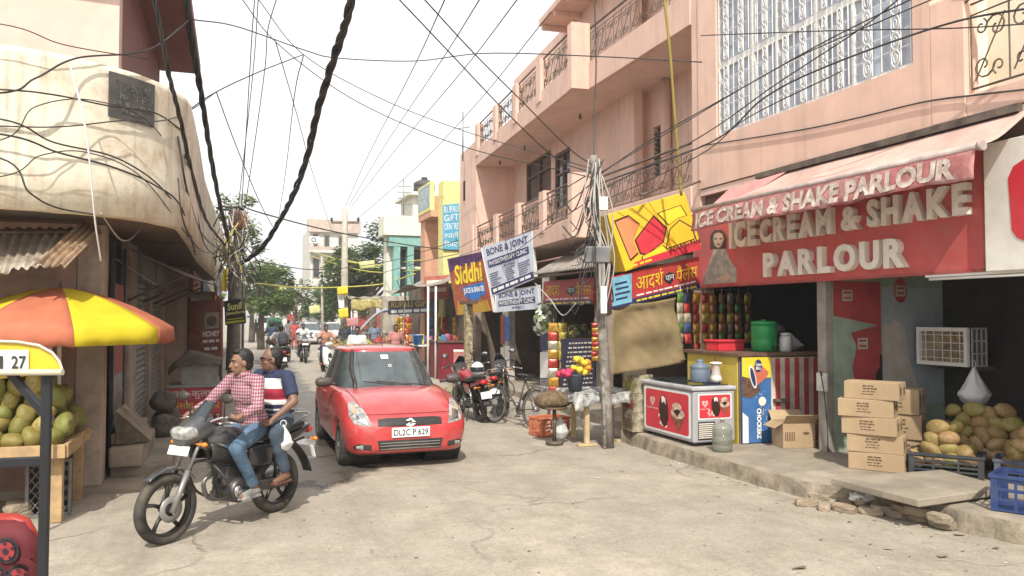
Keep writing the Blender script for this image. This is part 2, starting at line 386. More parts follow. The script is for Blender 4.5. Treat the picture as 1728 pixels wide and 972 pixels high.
def wall(mb, O, U, W, w, h, th, holes=()):
    """slab in the U,W plane (front on the U x W side) with rectangular holes (u0,w0,u1,w1)"""
    O, U, W = V(O), V(U).normalized(), V(W).normalized(); N = U.cross(W)
    us = sorted({0., w, *[k for q in holes for k in (q[0], q[2])]}); ws = sorted({0., h, *[k for q in holes for k in (q[1], q[3])]})
    P = lambda a, b, d: O+U*a+W*b-N*d
    for i in range(len(us)-1):
        for j in range(len(ws)-1):
            ca, cb = (us[i]+us[i+1])/2, (ws[j]+ws[j+1])/2
            if any(q[0] < ca < q[2] and q[1] < cb < q[3] for q in holes): continue
            a, b, c, d = us[i], us[i+1], ws[j], ws[j+1]
            mb.quad(P(a, c, 0), P(b, c, 0), P(b, d, 0), P(a, d, 0)); mb.quad(P(a, c, th), P(a, d, th), P(b, d, th), P(b, c, th))
    for (a, c, b, d) in list(holes)+[(w, 0, 0, h)]:
        mb.quad(P(a, c, 0), P(a, c, th), P(b, c, th), P(b, c, 0)) if (a, b) != (w, 0) else mb.quad(P(0, 0, 0), P(0, 0, th), P(w, 0, th), P(w, 0, 0))
        mb.quad(P(a, d, 0), P(b, d, 0), P(b, d, th), P(a, d, th)); mb.quad(P(a, c, 0), P(a, d, 0), P(a, d, th), P(a, c, th)); mb.quad(P(b, c, 0), P(b, c, th), P(b, d, th), P(b, d, 0))
    return mb
def spiral(mb, C, U, W, r0, r1, a0, a1, rr=.007, n=12, k=4):
    P = []
    for j in range(n+1):
        t = j/n; a = a0+(a1-a0)*t; r = r0+(r1-r0)*t; P.append(V(C)+V(U)*(r*math.cos(a))+V(W)*(r*math.sin(a)))
    mb.tube(P, rr, k, False); return P
def railing(root, O, U, W, w, h, M, name='railing', cell=.34, rr=.008, top=.025):
    """wrought-iron panel: frame + S scrolls"""
    O, U, W = V(O), V(U).normalized(), V(W).normalized(); f = MB()
    f.tube([O+W*h, O+U*w+W*h], top, 6); f.tube([O+W*.03, O+U*w+W*.03], .014, 5)
    f.tube([O+W*(h-.12), O+U*w+W*(h-.12)], .01, 4)
    fr = f.build(name, M, root, bevel=0)
    s = MB(); nc = max(1, round(w/cell)); c = w/nc; hh = h-.15
    for i in range(nc):
        o = O+U*(c*i)+W*.03; sg = 1 if i % 2 else -1
        s.tube([o, o+W*hh], .009, 4, False)
        for (cx, cy, r, a0, a1) in ((.32, .74, .24, 0, 7.6), (.68, .28, .24, 3.14, 10.7), (.72, .80, .14, 2, 8.5), (.28, .22, .14, 5.2, 11.6)):
            spiral(s, o+U*(c*(cx if sg > 0 else 1-cx))+W*(hh*cy), U*sg, W*(hh/c*.62 if hh > c else 1), r*c*1.25, .05*c, a0, a1, rr, 13, 4)
        s.tube([o+U*(c*.1)+W*(hh*.1), o+U*(c*.45)+W*(hh*.45), o+U*(c*.55)+W*(hh*.55), o+U*(c*.9)+W*(hh*.9)], rr, 4, False)
    s.tube([O+U*w+W*.03, O+U*w+W*(hh+.03)], .009, 4, False)
    so_ = s.build('scrollwork', M, fr, world=True) if False else None
    s.xf(root.matrix_basis.inverted()); me = s.mesh('scrollwork'); me.materials.append(M); q = bpy.data.objects.new('scrollwork', me); COL.objects.link(q); q.parent = fr
    return fr
def sub(mb, name, mats, part, root, bevel=0):
    """sub-part under a part of a root thing, vertices given in world space"""
    mb.xf(root.matrix_basis.inverted()); me = mb.mesh(name)
    for m_ in (mats if isinstance(mats, (list, tuple)) else [mats]): me.materials.append(m_)
    o = bpy.data.objects.new(name, me); COL.objects.link(o); o.parent = part
    if bevel: b = o.modifiers.new('b', 'BEVEL'); b.width = bevel; b.segments = 2; b.limit_method = 'ANGLE'
    return o
RX = 7.37
X_, Y_, Z_ = V((1, 0, 0)), V((0, 1, 0)), V((0, 0, 1))
bA = thing('pink_building', 'three storey pink plastered building with scrollwork balconies above the red ice cream signboard', 'building', (RX, 11.42, 0))
# front wall (faces the street, -x): U runs toward -y so that U x W = -x
yl, yr = 11.42, 6.72; zb = 4.12
wy1, wy0, wz0, wz1 = 10.9, 6.96, 4.9, 7.25
mb = MB(); wall(mb, (RX, yl, zb), (0, -1, 0), Z_, yl-yr, 10-zb, .25, [(yl-wy1, wz0-zb, yl-wy0, wz1-zb)])
mb.build('wall', M_PINKC, bA)
mb = MB(); mb.bx(RX+.03, RX+.28, yl+.002, yl+.25, 0.15, 10); mb.build('corner_pillar', M_PINK, bA, bevel=.01)
mb = MB(); mb.bx(RX+.02, RX+3, 2.5, yl-.02, 4.0, 4.1); mb.build('floor_slab', M_SOFF, bA)
mb = MB(); mb.bx(RX+.26, RX+3, 2.5, yl, 10, 10.2); mb.build('roof', M_PINK, bA)
# parapet + balcony on the near end, cream wall behind it
mb = MB(); mb.bx(RX-.004, RX+.2, 6.28, 6.72, zb, 5.5); mb.bx(RX+.004, RX+.2, 2.5, 6.28, zb, 4.36); mb.build('parapet', M_PINKC, bA, bevel=.012)
mb = MB(); mb.bx(RX+.9, RX+1.1, 2.5, 6.95, 4.1, 10); mb.bx(RX+.25, RX+.9, 6.74, 6.95, 4.12, 10); mb.build('recessed_wall', M_CREAM, bA)
railing(bA, (RX+.05, 6.24, 4.38), (0, -1, 0), Z_, 2.2, .95, M_IRON, cell=.46, rr=.011, top=.012)
mb = MB(); mb.tube([(RX+.02, 6.4, 5.46), (RX-.1, 5.0, 5.62), (RX-.1, 3.5, 5.6)], .035, 6); mb.tube([(RX+.03, 6.3, 5.36), (RX+.0, 5.95, 5.5)], .012, 5); mb.build('handrail', M_IRON, bA)
# window: white frame 4 bays x 2 rows, panes, curtains, wrought grille
wf = MB(); bays = [wy1, 10.02, 9.45, 8.62, 7.95, wy0]
for k, y in enumerate(bays): wf.bx(RX+.06, RX+.13, y-(.05 if k in (1, 3) else .03), y+(.05 if k in (1, 3) else .03), wz0, wz1)
for z, t in ((wz0+.025, .025), (6.05, .05), (wz1-.025, .025)): wf.bx(RX+.055, RX+.125, wy0, wy1, z-t, z+t)
win = wf.build('window', M_WHITEP, bA)
for k in range(5):
    for (z0, z1) in ((wz0+.05, 6.0), (6.1, wz1-.05)):
        p = MB(); p.bx(RX+.1, RX+.11, bays[k+1]+.03, bays[k]-.03, z0, z1); sub(p, 'pane', M_CURT, win, bA)
        s = MB(); ya, yb = bays[k]-.05, bays[k+1]+.05; nb = 6 if k != 1 else 4; st = (ya-yb)/nb
        for j in range(nb+1): s.tube([(RX+.03, yb+st*j, z0), (RX+.03, yb+st*j, z1)], .009, 4, False)
        for q in range(1, 5): zz = z0+(z1-z0)*q/5; s.tube([(RX+.03, yb, zz), (RX+.03, ya, zz)], .006, 4, False)
        for j in ([1, nb-2] if nb > 4 else [1]):
            yc = yb+st*(j+.5)
            for q in range(5):
                zz = z0+(z1-z0)*(q+.5)/5; R_ = (z1-z0)/10
                s.tube([(RX+.022, yc+math.cos(a*.5236)*st*.42, zz+math.sin(a*.5236)*R_) for a in range(12)], .009, 4, False, closed=True)
                s.tube([(RX+.02, yc+math.cos(a*.785)*st*.2, zz+math.sin(a*.785)*R_*.5) for a in range(8)], .007, 4, False, closed=True)
        sub(s, 'grille', M_WHITEP, win, bA)
# --- B1: stretch with balconies flush with the near wall;  B2: stretch turned 3.8 degrees
B2O = V((6.99, 15.83, 0)); A2 = rad(3.8); M2 = Matrix.Translation(B2O) @ Matrix.Rotation(-A2, 4, 'Z')
def m2(x, y, z): return M2 @ V((x, y, z))
D2 = (M2.to_3x3() @ Y_); N2 = (M2.to_3x3() @ X_)
def bx2(mb, *a): k = mb.mark(); mb.bx(*a); mb.xf(M2, k); return mb
SB = 1.35       # depth of balconies
B1a, B1b, L2, L2w = 11.67, 15.83, 9.5, 12.1
# recessed walls
def onP(u, v, O, N): d = ray(u, v); return _C+d*((V(O)-_C).dot(N)/d.dot(N))
mb = MB(); wall(mb, (RX+SB, B1b, 3.7), (0, -1, 0), Z_, B1b-B1a+.3, 6.35, .2, [(B1b-13.0, .35, B1b-12.0, 2.85), (B1b-15.3, 1.35, B1b-15.0, 2.45)])
mb.build('recessed_wall', M_PINK, bA)
for q in ((11.9, 13.1, 4, 6.6), (14.9, 15.4, 4.8, 6.3)): mb = MB(); mb.bx(RX+SB+.12, RX+SB+.18, *q); mb.build('dark_opening', M_GLASS, bA)
f = MB()
for y in (12.0, 12.5, 12.98): f.bx(RX+SB+.02, RX+SB+.09, y-.04, y+.04, 4.05, 6.55)
for z in (4.08, 5.75, 6.5): f.bx(RX+SB+.025, RX+SB+.085, 12.0, 13.0, z-.035, z+.035)
f.build('door_frame', M_WOOD, bA)
f = MB()
for q in range(9): f.box((RX+SB+.05, 15.15, 5.1+q*.11), (.1, .3, .012), (0, .6, 0))
f.build('louvre', M_IRON, bA)
mb = MB(); mb.cyl((RX+SB-.12, 14.55, 3.9), (RX+SB-.12, 14.55, 7.0), .1, n=14); mb.build('drain_pipe', M_PINK, bA)
holes2 = []
for (u0, v0, u1, v1) in ((888, 278, 930, 325), (936, 262, 962, 345)):
    pts = [onP(u, v, m2(SB, 0, 0), N2) for u, v in ((u0, v0), (u1, v1))]; loc = [M2.inverted() @ p for p in pts]
    holes2.append((L2-loc[0].y, min(loc[0].z, loc[1].z)-3.7, L2-loc[1].y, max(loc[0].z, loc[1].z)-3.7))
mb = MB(); wall(mb, m2(SB, L2, 3.7), -D2, Z_, L2+.3, 6.35, .2, holes2); mb.build('recessed_wall', M_PINK, bA)
for (a, c, b, d) in holes2:
    y0, y1 = L2-b, L2-a; f = MB()
    for y in (y0+.03, (y0+y1)/2, y1-.03): bx2(f, SB+.02, SB+.1, y-.035, y+.035, c+3.7, d+3.7)
    for z in (c+3.74, c+3.7+(d-c)*.62, d+3.66): bx2(f, SB+.025, SB+.095, y0, y1, z-.03, z+.03)
    wn_ = f.build('window', M_WOOD, bA); g = MB(); bx2(g, SB+.08, SB+.09, y0, y1, c+3.7, d+3.7); sub(g, 'pane', M_GLASS, wn_, bA)
# end wing
mb = MB(); k = mb.mark(); mb.bx(0.02, 4, L2, L2w, .14, 7.9); mb.xf(M2, k); mb.build('end_wall', M_PINKC, bA)
p = onP(783, 322, m2(0, 0, 0), N2); q = M2.inverted() @ p
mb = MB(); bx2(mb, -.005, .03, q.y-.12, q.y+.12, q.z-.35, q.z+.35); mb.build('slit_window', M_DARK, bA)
# slabs, fascias, pillars and railings of both balconies
for (zs, zf, zr, pil) in ((7.02, 7.62, 8.4, 8.5), (3.72, 4.22, 4.98, 5.15)):
    mb = MB(); mb.bx(RX+.09, RX+SB, B1a, B1b, zs, zs+.18); bx2(mb, .1, SB, 0, L2-.01, zs+.004, zs+.18); mb.build('balcony_slab', M_SOFF, bA)
    mb = MB(); mb.bx(RX, RX+.12, B1a, B1b, zs-.003, zf); mb.build('balcony_fascia', M_PINK, bA, bevel=.012)
    mb = MB(); bx2(mb, 0, .12, .26, L2-.004 if zs > 5 else L2+1.2, zs-.003, zf-.06); mb.build('balcony_fascia', M_PINK, bA, bevel=.012)
    mb = MB(); bx2(mb, -.02, .42, -.02, .26, zs-.008, pil); mb.build('balcony_pillar', M_PINKC, bA, bevel=.012)
    railing(bA, (RX+.06, B1b-.03, zf), (0, -1, 0), Z_, B1b-B1a-.05, zr-zf, M_IRON, cell=.36)
    ps = (.26, 2.45, 4.65, 6.9, L2-.2) if zs > 5 else (.26, 2.2, 4.4, 6.8, L2+.5)
    for k in range(4):
        if k < 3 or True:
            mb = MB(); bx2(mb, -.03, .17, ps[k+1]-.22, ps[k+1]+.16, zs-.006+.3, pil-.1); mb.build('balcony_pillar', M_PINKC, bA, bevel=.012)
        railing(bA, m2(.07, ps[k+1]-.22, zf-.05), -D2, Z_, ps[k+1]-.22-ps[k]-(0.16 if k else 0), zr-zf+.04, M_IRON, cell=.36)
# upper storey behind and its eave
mb = MB(); mb.bx(RX+SB+.01, RX+SB+3, B1a, B1b+3.4, 10.0, 10.9); mb.build('upper_wall', M_PINK, bA)
mb = MB(); bx2(mb, .55, SB+2, -2, 4.2, 9.95, 10.12)
for y in (1.0, 2.0, 3.0, 4.05): bx2(mb, .6, SB, y-.04, y+.04, 9.8, 9.95)
mb.build('eave', M_PINK, bA, bevel=.01)
# down lights under the slab
for (y, zz) in ((12.6, 7.0), (m2(.7, 2, 0).y, 7.0), (m2(.7, 6, 0).y, 7.0), (m2(.7, 8.3, 0).y, 7.0)):
    mb = MB(); mb.cyl((RX+.7, y, zz), (RX+.7, y, zz-.07), .03, .03, 8); mb.cyl((RX+.7, y, zz-.07), (RX+.7, y, zz-.13), .05, .02, 8); mb.build('bulb_holder', M_IRON, bA)
# ground floor: lintel behind the signboard, partition, rooms
mb = MB(); mb.bx(RX+.12, RX+.3, 4.2, yl, 2.5, 4.0); mb.build('lintel', M_DARK2, bA)
def room(root, x0, x1, y0, y1, z0, z1, M, name='room', ceil=True):
    b = MB(); b.quad((x1, y0, z0), (x1, y1, z0), (x1, y1, z1), (x1, y0, z1)); b.quad((x0, y1, z0), (x0, y1, z1), (x1, y1, z1), (x1, y1, z0)); b.quad((x0, y0, z0), (x1, y0, z0), (x1, y0, z1), (x0, y0, z1))
    if ceil: b.quad((x0, y0, z1), (x1, y0, z1), (x1, y1, z1), (x0, y1, z1))
    return b.build(name, M, root)
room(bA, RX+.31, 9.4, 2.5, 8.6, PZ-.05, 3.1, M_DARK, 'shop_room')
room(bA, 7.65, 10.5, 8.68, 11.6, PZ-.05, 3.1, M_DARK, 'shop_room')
mb = MB(); mb.bx(7.36, 7.48, 8.44, 8.6, PZ-.02, 2.5); mb.build('door_pillar', mat('grubby_white_post', (.30, .275, .24), .8, var=.15, stain=(.15, .12, .1)), bA, bevel=.01)
# partition wall with torn printed posters
pw = MB(); pw.bx(7.48, 9.4, 8.44, 8.62, PZ-.02, 2.6); part_ = pw.build('partition_wall', mat('grey_green_wall', (.30, .37, .29), .85, var=.1, stain=(.12, .13, .1)), bA)
PP = Panel((7.49, 8.44, 2.5), (9.39, 8.44, 2.5), (9.39, 8.44, .2), (7.49, 8.44, .2))
M_RED = mat('red_poster', (.42, .06, .06), .6, var=.15, vs=3); M_GREY = mat('blue_grey_poster', (.34, .38, .40), .6, var=.1); M_PALE = mat('faded_poster', (.5, .44, .38), .6, var=.12)
g = MB(); PP.poly(g, [(0, .78), (.42, .72), (.42, .98), (0, .98)]); PP.poly(g, [(.15, .68), (.42, .73), (.42, .25), (.35, .2), (.36, .05), (.28, .05), (.27, .3), (.18, .38), (.16, .48), (.2, .6)], .005); sub(g, 'red_poster', M_RED, part_, bA)
g = MB(); PP.poly(g, [(.43, .25), (1, .25), (1, .95), (.43, .95)]); sub(g, 'grey_poster', M_GREY, part_, bA)
g = MB(); PP.poly(g, [(.43, .26), (.8, .26), (.68, .5), (.63, .72), (.55, .76), (.44, .72)], .007); sub(g, 'faded_patch', M_PALE, part_, bA)
for (a, b) in ((.25, .62), (.92, .56), (.6, .93), (.12, .9)):
    g = MB(); PP.ellipse(g, a, b, .06, .075, .009); sub(g, 'round_badge', M_RED, part_, bA)
    g = MB(); PP.rect(g, a-.045, b-.035, a+.045, b+.03, .012); sub(g, 'badge_print', M_PALE, part_, bA)
    for dz in (-.022, .008): g = MB(); PP.rect(g, a-.035, b+dz, a+.03, b+dz+.012, .014); sub(g, 'badge_stripe', M_RED, part_, bA)
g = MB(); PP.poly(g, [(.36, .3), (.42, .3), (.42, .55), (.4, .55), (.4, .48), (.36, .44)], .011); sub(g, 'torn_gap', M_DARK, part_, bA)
# ================================================================ signs on the right
def vthing(name, label, cat, loc, **k): return thing(name, label, cat, loc, **k)
M_SIGNRED = mat('sign_red', (.53, .085, .085), .45, var=.08, vs=1.5, dust=.14, stain=(.36, .1, .09), sa=.35, ss=3)
M_LET = mat('cream_letters', (.78, .73, .64), .6, var=.06, vs=6, stain=(.5, .43, .34), sa=.3, ss=5)
M_BLACK = mat('black_paint', (.02, .02, .022), .5, var=.1, dust=.12); M_WHT = mat('white_print', (.78, .78, .76), .55, var=.05, dust=.08)
M_YEL = mat('yellow_print', (.80, .60, .03), .5, var=.08, dust=.08); M_ORG = mat('orange_print', (.78, .25, .10), .55, var=.1, dust=.1)
M_BLUE = mat('blue_print', (.03, .15, .48), .5, var=.1, dust=.08); M_NAVY = mat('navy_print', (.02, .03, .12), .5, var=.1, dust=.1)
M_SKIN = mat('print_skin', (.52, .38, .29), .6, var=.1); M_HAIRP = mat('print_hair', (.07, .05, .04), .6); M_RED2 = mat('bright_red_print', (.58, .03, .05), .45, var=.06, dust=.08)
sg = thing('shop_signboard', 'long red signboard reading ICE CREAM & SHAKE PARLOUR in raised cream letters', 'signboard', (7.36, 8.7, 2.46))
SP = Panel((7.28, 11.4, 3.74), (7.28, 6.0, 3.74), (7.28, 6.0, 2.46), (7.28, 11.4, 2.46))
b = MB(); SP.slab(b, .14); b.build('board', M_SIGNRED, sg, bevel=.008)
b = MB()
for (a0, b0, a1, b1) in ((0, -.01, 1, .015), (0, .985, 1, 1.01), (-.003, 0, .004, 1), (.996, 0, 1.003, 1)): SP.slab(b, .15, .012, a0, b0, a1, b1)
b.build('frame', mat('sign_frame', (.38, .06, .06), .5, var=.2, dust=.2), sg)
for st, bl, tr in (('ICE', (1238, 420), (1283, 368)), ('CREAM', (1290, 411), (1410, 350)), ('&', (1428, 391), (1457, 346)), ('SHAKE', (1472, 385), (1641, 308)), ('PARLOUR', (1296, 468), (1535, 400))):
    a0, b0 = SP.px(*bl); a1, b1 = SP.px(*tr); n = len(st); vs_w = [text_mesh(c, .045)[2] for c in st]; tot = sum(vs_w)+.18*(n-1); x = a0
    for c, wv in zip(st, vs_w):
        w_ = (a1-a0)*wv/tot; L_ = MB(); hh = (b1-b0)
        SP.text(L_, c, x, b0, x+w_, b0+hh, .002, .045, .085); L_.build('raised_letter', M_LET, sg); x += w_+(a1-a0)*.18/tot
# printed child figure on the board
def pxpoly(b, P, pts, off): P.poly(b, [P.px(*q) for q in pts], off)
b = MB(); pxpoly(b, SP, [(1189, 480), (1190, 462), (1197, 445), (1204, 422), (1214, 418), (1224, 420), (1233, 440), (1243, 455), (1244, 476)], .003); fg = b.build('printed_figure', mat('print_dress', (.40, .39, .34), .6, var=.2, vs=10), sg)
b = MB(); pxpoly(b, SP, [(1199, 420), (1199, 398), (1206, 388), (1219, 388), (1226, 397), (1226, 420)], .006); sub(b, 'printed_hair', M_HAIRP, fg, sg)
b = MB(); pxpoly(b, SP, [(1204, 404), (1206, 395), (1213, 392), (1220, 395), (1222, 404), (1219, 414), (1213, 419), (1207, 414)], .009); sub(b, 'printed_face', M_SKIN, fg, sg)
b = MB(); pxpoly(b, SP, [(1206, 402), (1211, 402), (1211, 404), (1206, 404)][::-1], .011); pxpoly(b, SP, [(1215, 402), (1220, 402), (1220, 404), (1215, 404)][::-1], .011); pxpoly(b, SP, [(1210, 411), (1216, 411), (1216, 413), (1210, 413)][::-1], .011); sub(b, 'printed_features', M_HAIRP, fg, sg)
b = MB(); pxpoly(b, SP, [(1208, 470), (1228, 462), (1238, 468), (1220, 476)], .006); sub(b, 'printed_hands', M_SKIN, fg, sg)
# neighbouring white sign at the frame edge
s2 = thing('shop_signboard', 'white signboard with a red rounded panel, butting against the red ice cream board', 'signboard', (7.3, 5, 2.5))
P2 = Panel((7.18, 5.93, 3.74), (7.18, 3.2, 3.74), (7.18, 3.2, 2.44), (7.18, 5.93, 2.44))
b = MB(); P2.slab(b, .2); b.build('board', mat('sign_white', (.75, .73, .66), .5, var=.06, stain=(.5, .45, .36), sa=.4), s2, bevel=.01)
b = MB(); rr = [(a, c) for a, c in ((.11, .3), (.13, .24), (.17, .2), (.95, .2), (.95, .82), (.16, .82), (.12, .78), (.1, .7))]; P2.poly(b, rr, .006); b.build('red_panel', M_RED2, s2)
# tube light under the board
t = thing('tube_light', 'long unlit white tube light fixed under the red signboard', 'light', (7.3, 6.2, 2.4))
b = MB(); b.cyl((7.3, 5.35, 2.40), (7.3, 6.72, 2.40), .016, n=10); b.build('tube', M_WHT, t)
b = MB(); b.bx(7.28, 7.32, 5.3, 6.76, 2.42, 2.45); b.build('fitting', M_WHITEP, t)
# ---------------------------------------------------------------- awning
M_AWN = mat('dusty_pink_canvas', (.58, .38, .32), .9, var=.1, vs=2, bump=.25, bs=9, stain=(.42, .28, .23), sa=.6, ss=2)
M_VAL = mat('faded_red_canvas', (.46, .17, .16), .9, var=.25, vs=5, bump=.3, bs=12, stain=(.52, .36, .32), sa=.6, ss=4)
aw = thing('shop_awning', 'faded pink roll-out awning with a lettered red valance over the red signboard', 'awning', (7.3, 8, 3.6))
fx, fz, ya, yb = 6.62, 3.6, onX(1172, 355, 6.62).y, onX(1648, 240, 6.62).y
def awn(a, c):
    y = ya+(yb-ya)*a; x = fx+(7.34-fx)*c; z = fz+(4.02-fz)*c-.06*math.sin(math.pi*c)+pnoise(V((y*1.5, c*2, 0)))*.04*math.sin(math.pi*c)
    if a < .2: y -= 1.0*(c**1.5)*(1-a/.2); z -= .05*c*(1-a/.2)
    return (x, y, z)
b = MB(); b.grid(awn, 48, 8); b.build('canopy', M_AWN, aw, solid=.006)
def val(a, c):
    y = ya+(yb-ya)*a; h = .30-.03*math.sin(a*9)*.5+pnoise(V((a*14, 5, 0)))*.03
    return V((fx-.02+pnoise(V((a*24, c*1.5, 4)))*.035*c-.04*c, y, fz-.02-h*c))
b = MB(); b.grid(val, 90, 8); vo_ = b.build('valance', M_VAL, aw, solid=.004)
vs, fs, _ = text_mesh('ICE CREAM & SHAKE PARLOUR', .05); b = MB()
b.add([val(.02+.94*p.x, .9-.78*p.y)+V((-.012, 0, 0)) for p in vs], fs); sub(b, 'lettering', mat('dirty_print', (.62, .53, .46), .8, var=.25, vs=14, stain=(.45, .2, .18), sa=.6, ss=9), vo_, aw)
b = MB(); b.cyl((fx, ya+.03, fz), (fx, yb-.05, fz), .035, n=12); b.cyl((fx, yb-.03, fz), (fx, yb-.07, fz), .05, n=12); b.build('front_bar', mat('awning_bar', (.5, .4, .37), .6, var=.2), aw)
b = MB(); b.bx(7.28, 7.36, yb+.1, ya-.6, 4.02, 4.1); b.build('head_box', M_IRON, aw)
for y in (yb+.35, (ya+yb)/2, ya-.9):
    b = MB(); b.tube([(7.3, y, 3.82), (6.95, y+.12, 3.70), (fx, y, fz)], .018, 6); b.build('folding_arm', M_IRON, aw)
b = MB(); b.add([awn(0, 1), (7.0, ya-.35, 3.9), (6.75, ya-.2, 3.62), (6.95, ya-.62, 3.66), (7.3, ya-1.3, 4.02)], [(0, 1, 4), (1, 2, 3), (1, 3, 4)]); b.build('torn_flap', mat('torn_pink', (.62, .28, .26), .9), aw, solid=.004)
b = MB(); b.tube([(6.9, 11.9, 3.55), (7.35, 11.2, 3.6), (7.38, 10.2, 4.0)], .025, 6); b.build('support_bar', M_IRON, aw)
# ---------------------------------------------------------------- pan-shop signs
hx = thing('shop_signboard', 'tilted yellow box sign with a red and orange hexagon pattern', 'signboard', onD(1105, 458, 12.5))
HP = Panel(onD(1025, 362, 11.9), onD(1025, 362, 11.9)+onD(1184, 415, 12.75)-onD(1056, 458, 12.0), onD(1184, 415, 12.75), onD(1056, 458, 12.0))
b = MB(); HP.slab(b, .28); b.build('box', mat('sign_yellow', (.74, .50, .025), .45, var=.06, dust=.1), hx, bevel=.01)
M_BRN = mat('hex_outline', (.09, .025, .02), .5)
for col, pts in ((M_YEL, [(1045, 355), (1155, 328), (1180, 408), (1066, 450)]),):
    pass
def hexcell(pts, M):
    b = MB(); pxpoly(b, HP, pts[::-1] if False else pts, .003); o = b.build('printed_cell', M_BRN, hx); cx = sum(p[0] for p in pts)/len(pts); cy = sum(p[1] for p in pts)/len(pts)
    b = MB(); pxpoly(b, HP, [(cx+(p[0]-cx)*.9, cy+(p[1]-cy)*.9) for p in pts], .006); sub(b, 'printed_fill', M, o, hx)
hexcell([(1072, 402), (1105, 355), (1126, 376), (1120, 402), (1090, 428), (1080, 426)][::-1], M_RED2)
hexcell([(1040, 370), (1064, 358), (1082, 372), (1070, 402), (1078, 426), (1064, 440)][::-1], M_ORG)
hexcell([(1110, 352), (1150, 334), (1160, 352), (1145, 358), (1128, 372)][::-1], mat('sun_yellow', (.78, .62, .04), .5, var=.05))
hexcell([(1124, 404), (1130, 378), (1147, 360), (1168, 372), (1173, 392), (1122, 415)][::-1], mat('amber_print', (.78, .48, .03), .5, var=.06))
hexcell([(1083, 430), (1119, 407), (1128, 416), (1082, 436)][::-1], M_YEL)
b = MB(); pxpoly(b, HP, [(1067, 451), (1071, 441), (1177, 393), (1181, 410)], .004); b.build('red_band', M_RED2, hx)
b = MB(); a0, b0 = HP.px(1132, 430); a1, b1 = HP.px(1180, 402); HP.text(b, 'ADARSH PAN', a0, .06, .995, .15, .007, .02); b.build('lettering', M_BRN, hx)
b = MB(); bars(HP, b, .04, .035, .36, .07, .007, 3); tag(b.build('slogan', M_YEL, hx), kind='stuff')
for q in ((1080, 330, 11.95), (1150, 318, 12.6)):
    b = MB(); p = onD(*q); b.tube([p, p+V((.7, .5, .25))], .018, 6); b.build('bracket', M_IRON, hx)
def deva(P, mb, st, a0, b0, a1, b1, off=.006, bold=0, reph=None):
    P.text(mb, st, a0, b0, a1, b1, off, bold)
    if reph is not None:
        x = a0+(a1-a0)*reph; h = b1-b0; w_ = h*.16*((P.c[0]-P.c[3]).length/(P.c[1]-P.c[0]).length)
        P.poly(mb, [(x, b1-h*.02), (x+w_*.35, b1-h*.02), (x+w_*.45, b1+h*.16), (x+w_*1.1, b1+h*.2), (x+w_*1.1, b1+h*.28), (x+w_*.2, b1+h*.26)], off)
def pan_sign(label, PN, th, small, blue):
    o = thing('shop_signboard', label, 'signboard', PN.pt(.5, 0))
    b = MB(); PN.slab(b, th); b.build('board', mat('red_flex', (.50, .04, .04), .5, var=.1, dust=.1), o)
    b = MB(); PN.rect(b, 0.0, 0, 1, .17, .004); b.build('navy_strip', M_NAVY, o)
    b = MB(); x = .27 if blue else .06
    deva(PN, b, 'आदश', x, .36, x+.30, .80, .007, .0, .88); b.build('lettering', M_YEL, o); b = MB(); deva(PN, b, 'पैलेस', .68 if not blue else .72, .36, .97, .86, .007, .0); b.build('lettering', M_YEL, o)
    b = MB(); PN.poly(b, [(.58, .72), (.5, .62), (.49, .52), (.6, .32), (.7, .52), (.69, .64)][::-1] if not blue else [(.64, .74), (.58, .66), (.575, .54), (.645, .34), (.71, .54), (.705, .66)][::-1], .007); e_ = b.build('leaf_emblem', M_BLACK, o)
    b = MB(); PN.text(b, 'पान', (.53 if not blue else .595), .48, (.66 if not blue else .695), .64, .01, .0); sub(b, 'emblem_lettering', M_WHT, e_, o)
    b = MB(); bars(PN, b, x, .22, .96, .27, .007, 9); tag(b.build('small_lettering', M_WHT, o), kind='stuff')
    b = MB(); bars(PN, b, x, .05, .97, .11, .008, 9); tag(b.build('strip_lettering', M_YEL, o), kind='stuff')
    if blue:
        b = MB(); PN.rect(b, .01, .08, .22, .97, .006); u_ = b.build('blue_poster', mat('poster_blue', (.22, .52, .68), .5, var=.15, vs=8), o)
        for k in range(4): b = MB(); PN.rect(b, .04+.01*(k % 2), .72-k*.16, .17+.015*(k % 3), .78-k*.16, .01); sub(b, 'poster_print', M_NAVY, u_, o)
    return o
pan_sign('red Hindi banner with a blue poster at one end, slung under the yellow hexagon sign', Panel(onD(1030, 468, 11.9), onD(1180, 433, 12.9), onD(1181, 486, 12.95), onD(1031, 522, 11.95)), .03, 0, True)
PB = Panel(onX(917, 475, 7.2), onX(1001, 468, 7.2), onX(1001, 513, 7.2), onX(917, 516, 7.2))
pan_sign('red Hindi signboard under the corrugated shade beside the physiotherapy boards', PB, .06, 1, False)
# ---------------------------------------------------------------- brown tarpaulin
M_TARP = mat('brown_tarpaulin', (.235, .175, .09), .9, var=.12, vs=3, bump=.3, bs=14, stain=(.16, .115, .06), sa=.5)
TQ = Panel(onD(1031, 514, 12.0), onD(1140, 502, 12.6), onD(1158, 612, 12.5), onD(1032, 633, 11.8))
def tarp(a, c):
    w_ = .035*math.sin(a*9+c*4)*c+.09*pnoise(V((a*3, c*3, 1)))+.03*pnoise(V((a*9+c*5, c*4, 2)))-.09*math.sin(math.pi*a)*math.exp(-((c-.55+.5*a)**2)*14)
    return TQ.pt(a-.03*math.sin(math.pi*c)*(a > .5)*(a-.5), c-.03*math.sin(math.pi*a)*(c > .9), w_)
b = MB(); b.grid(tarp, 30, 26); tag(b.build('tarpaulin', M_TARP, solid=.006), 'brown canvas tarpaulin hung beside the utility pole under the Hindi banner', 'tarpaulin')
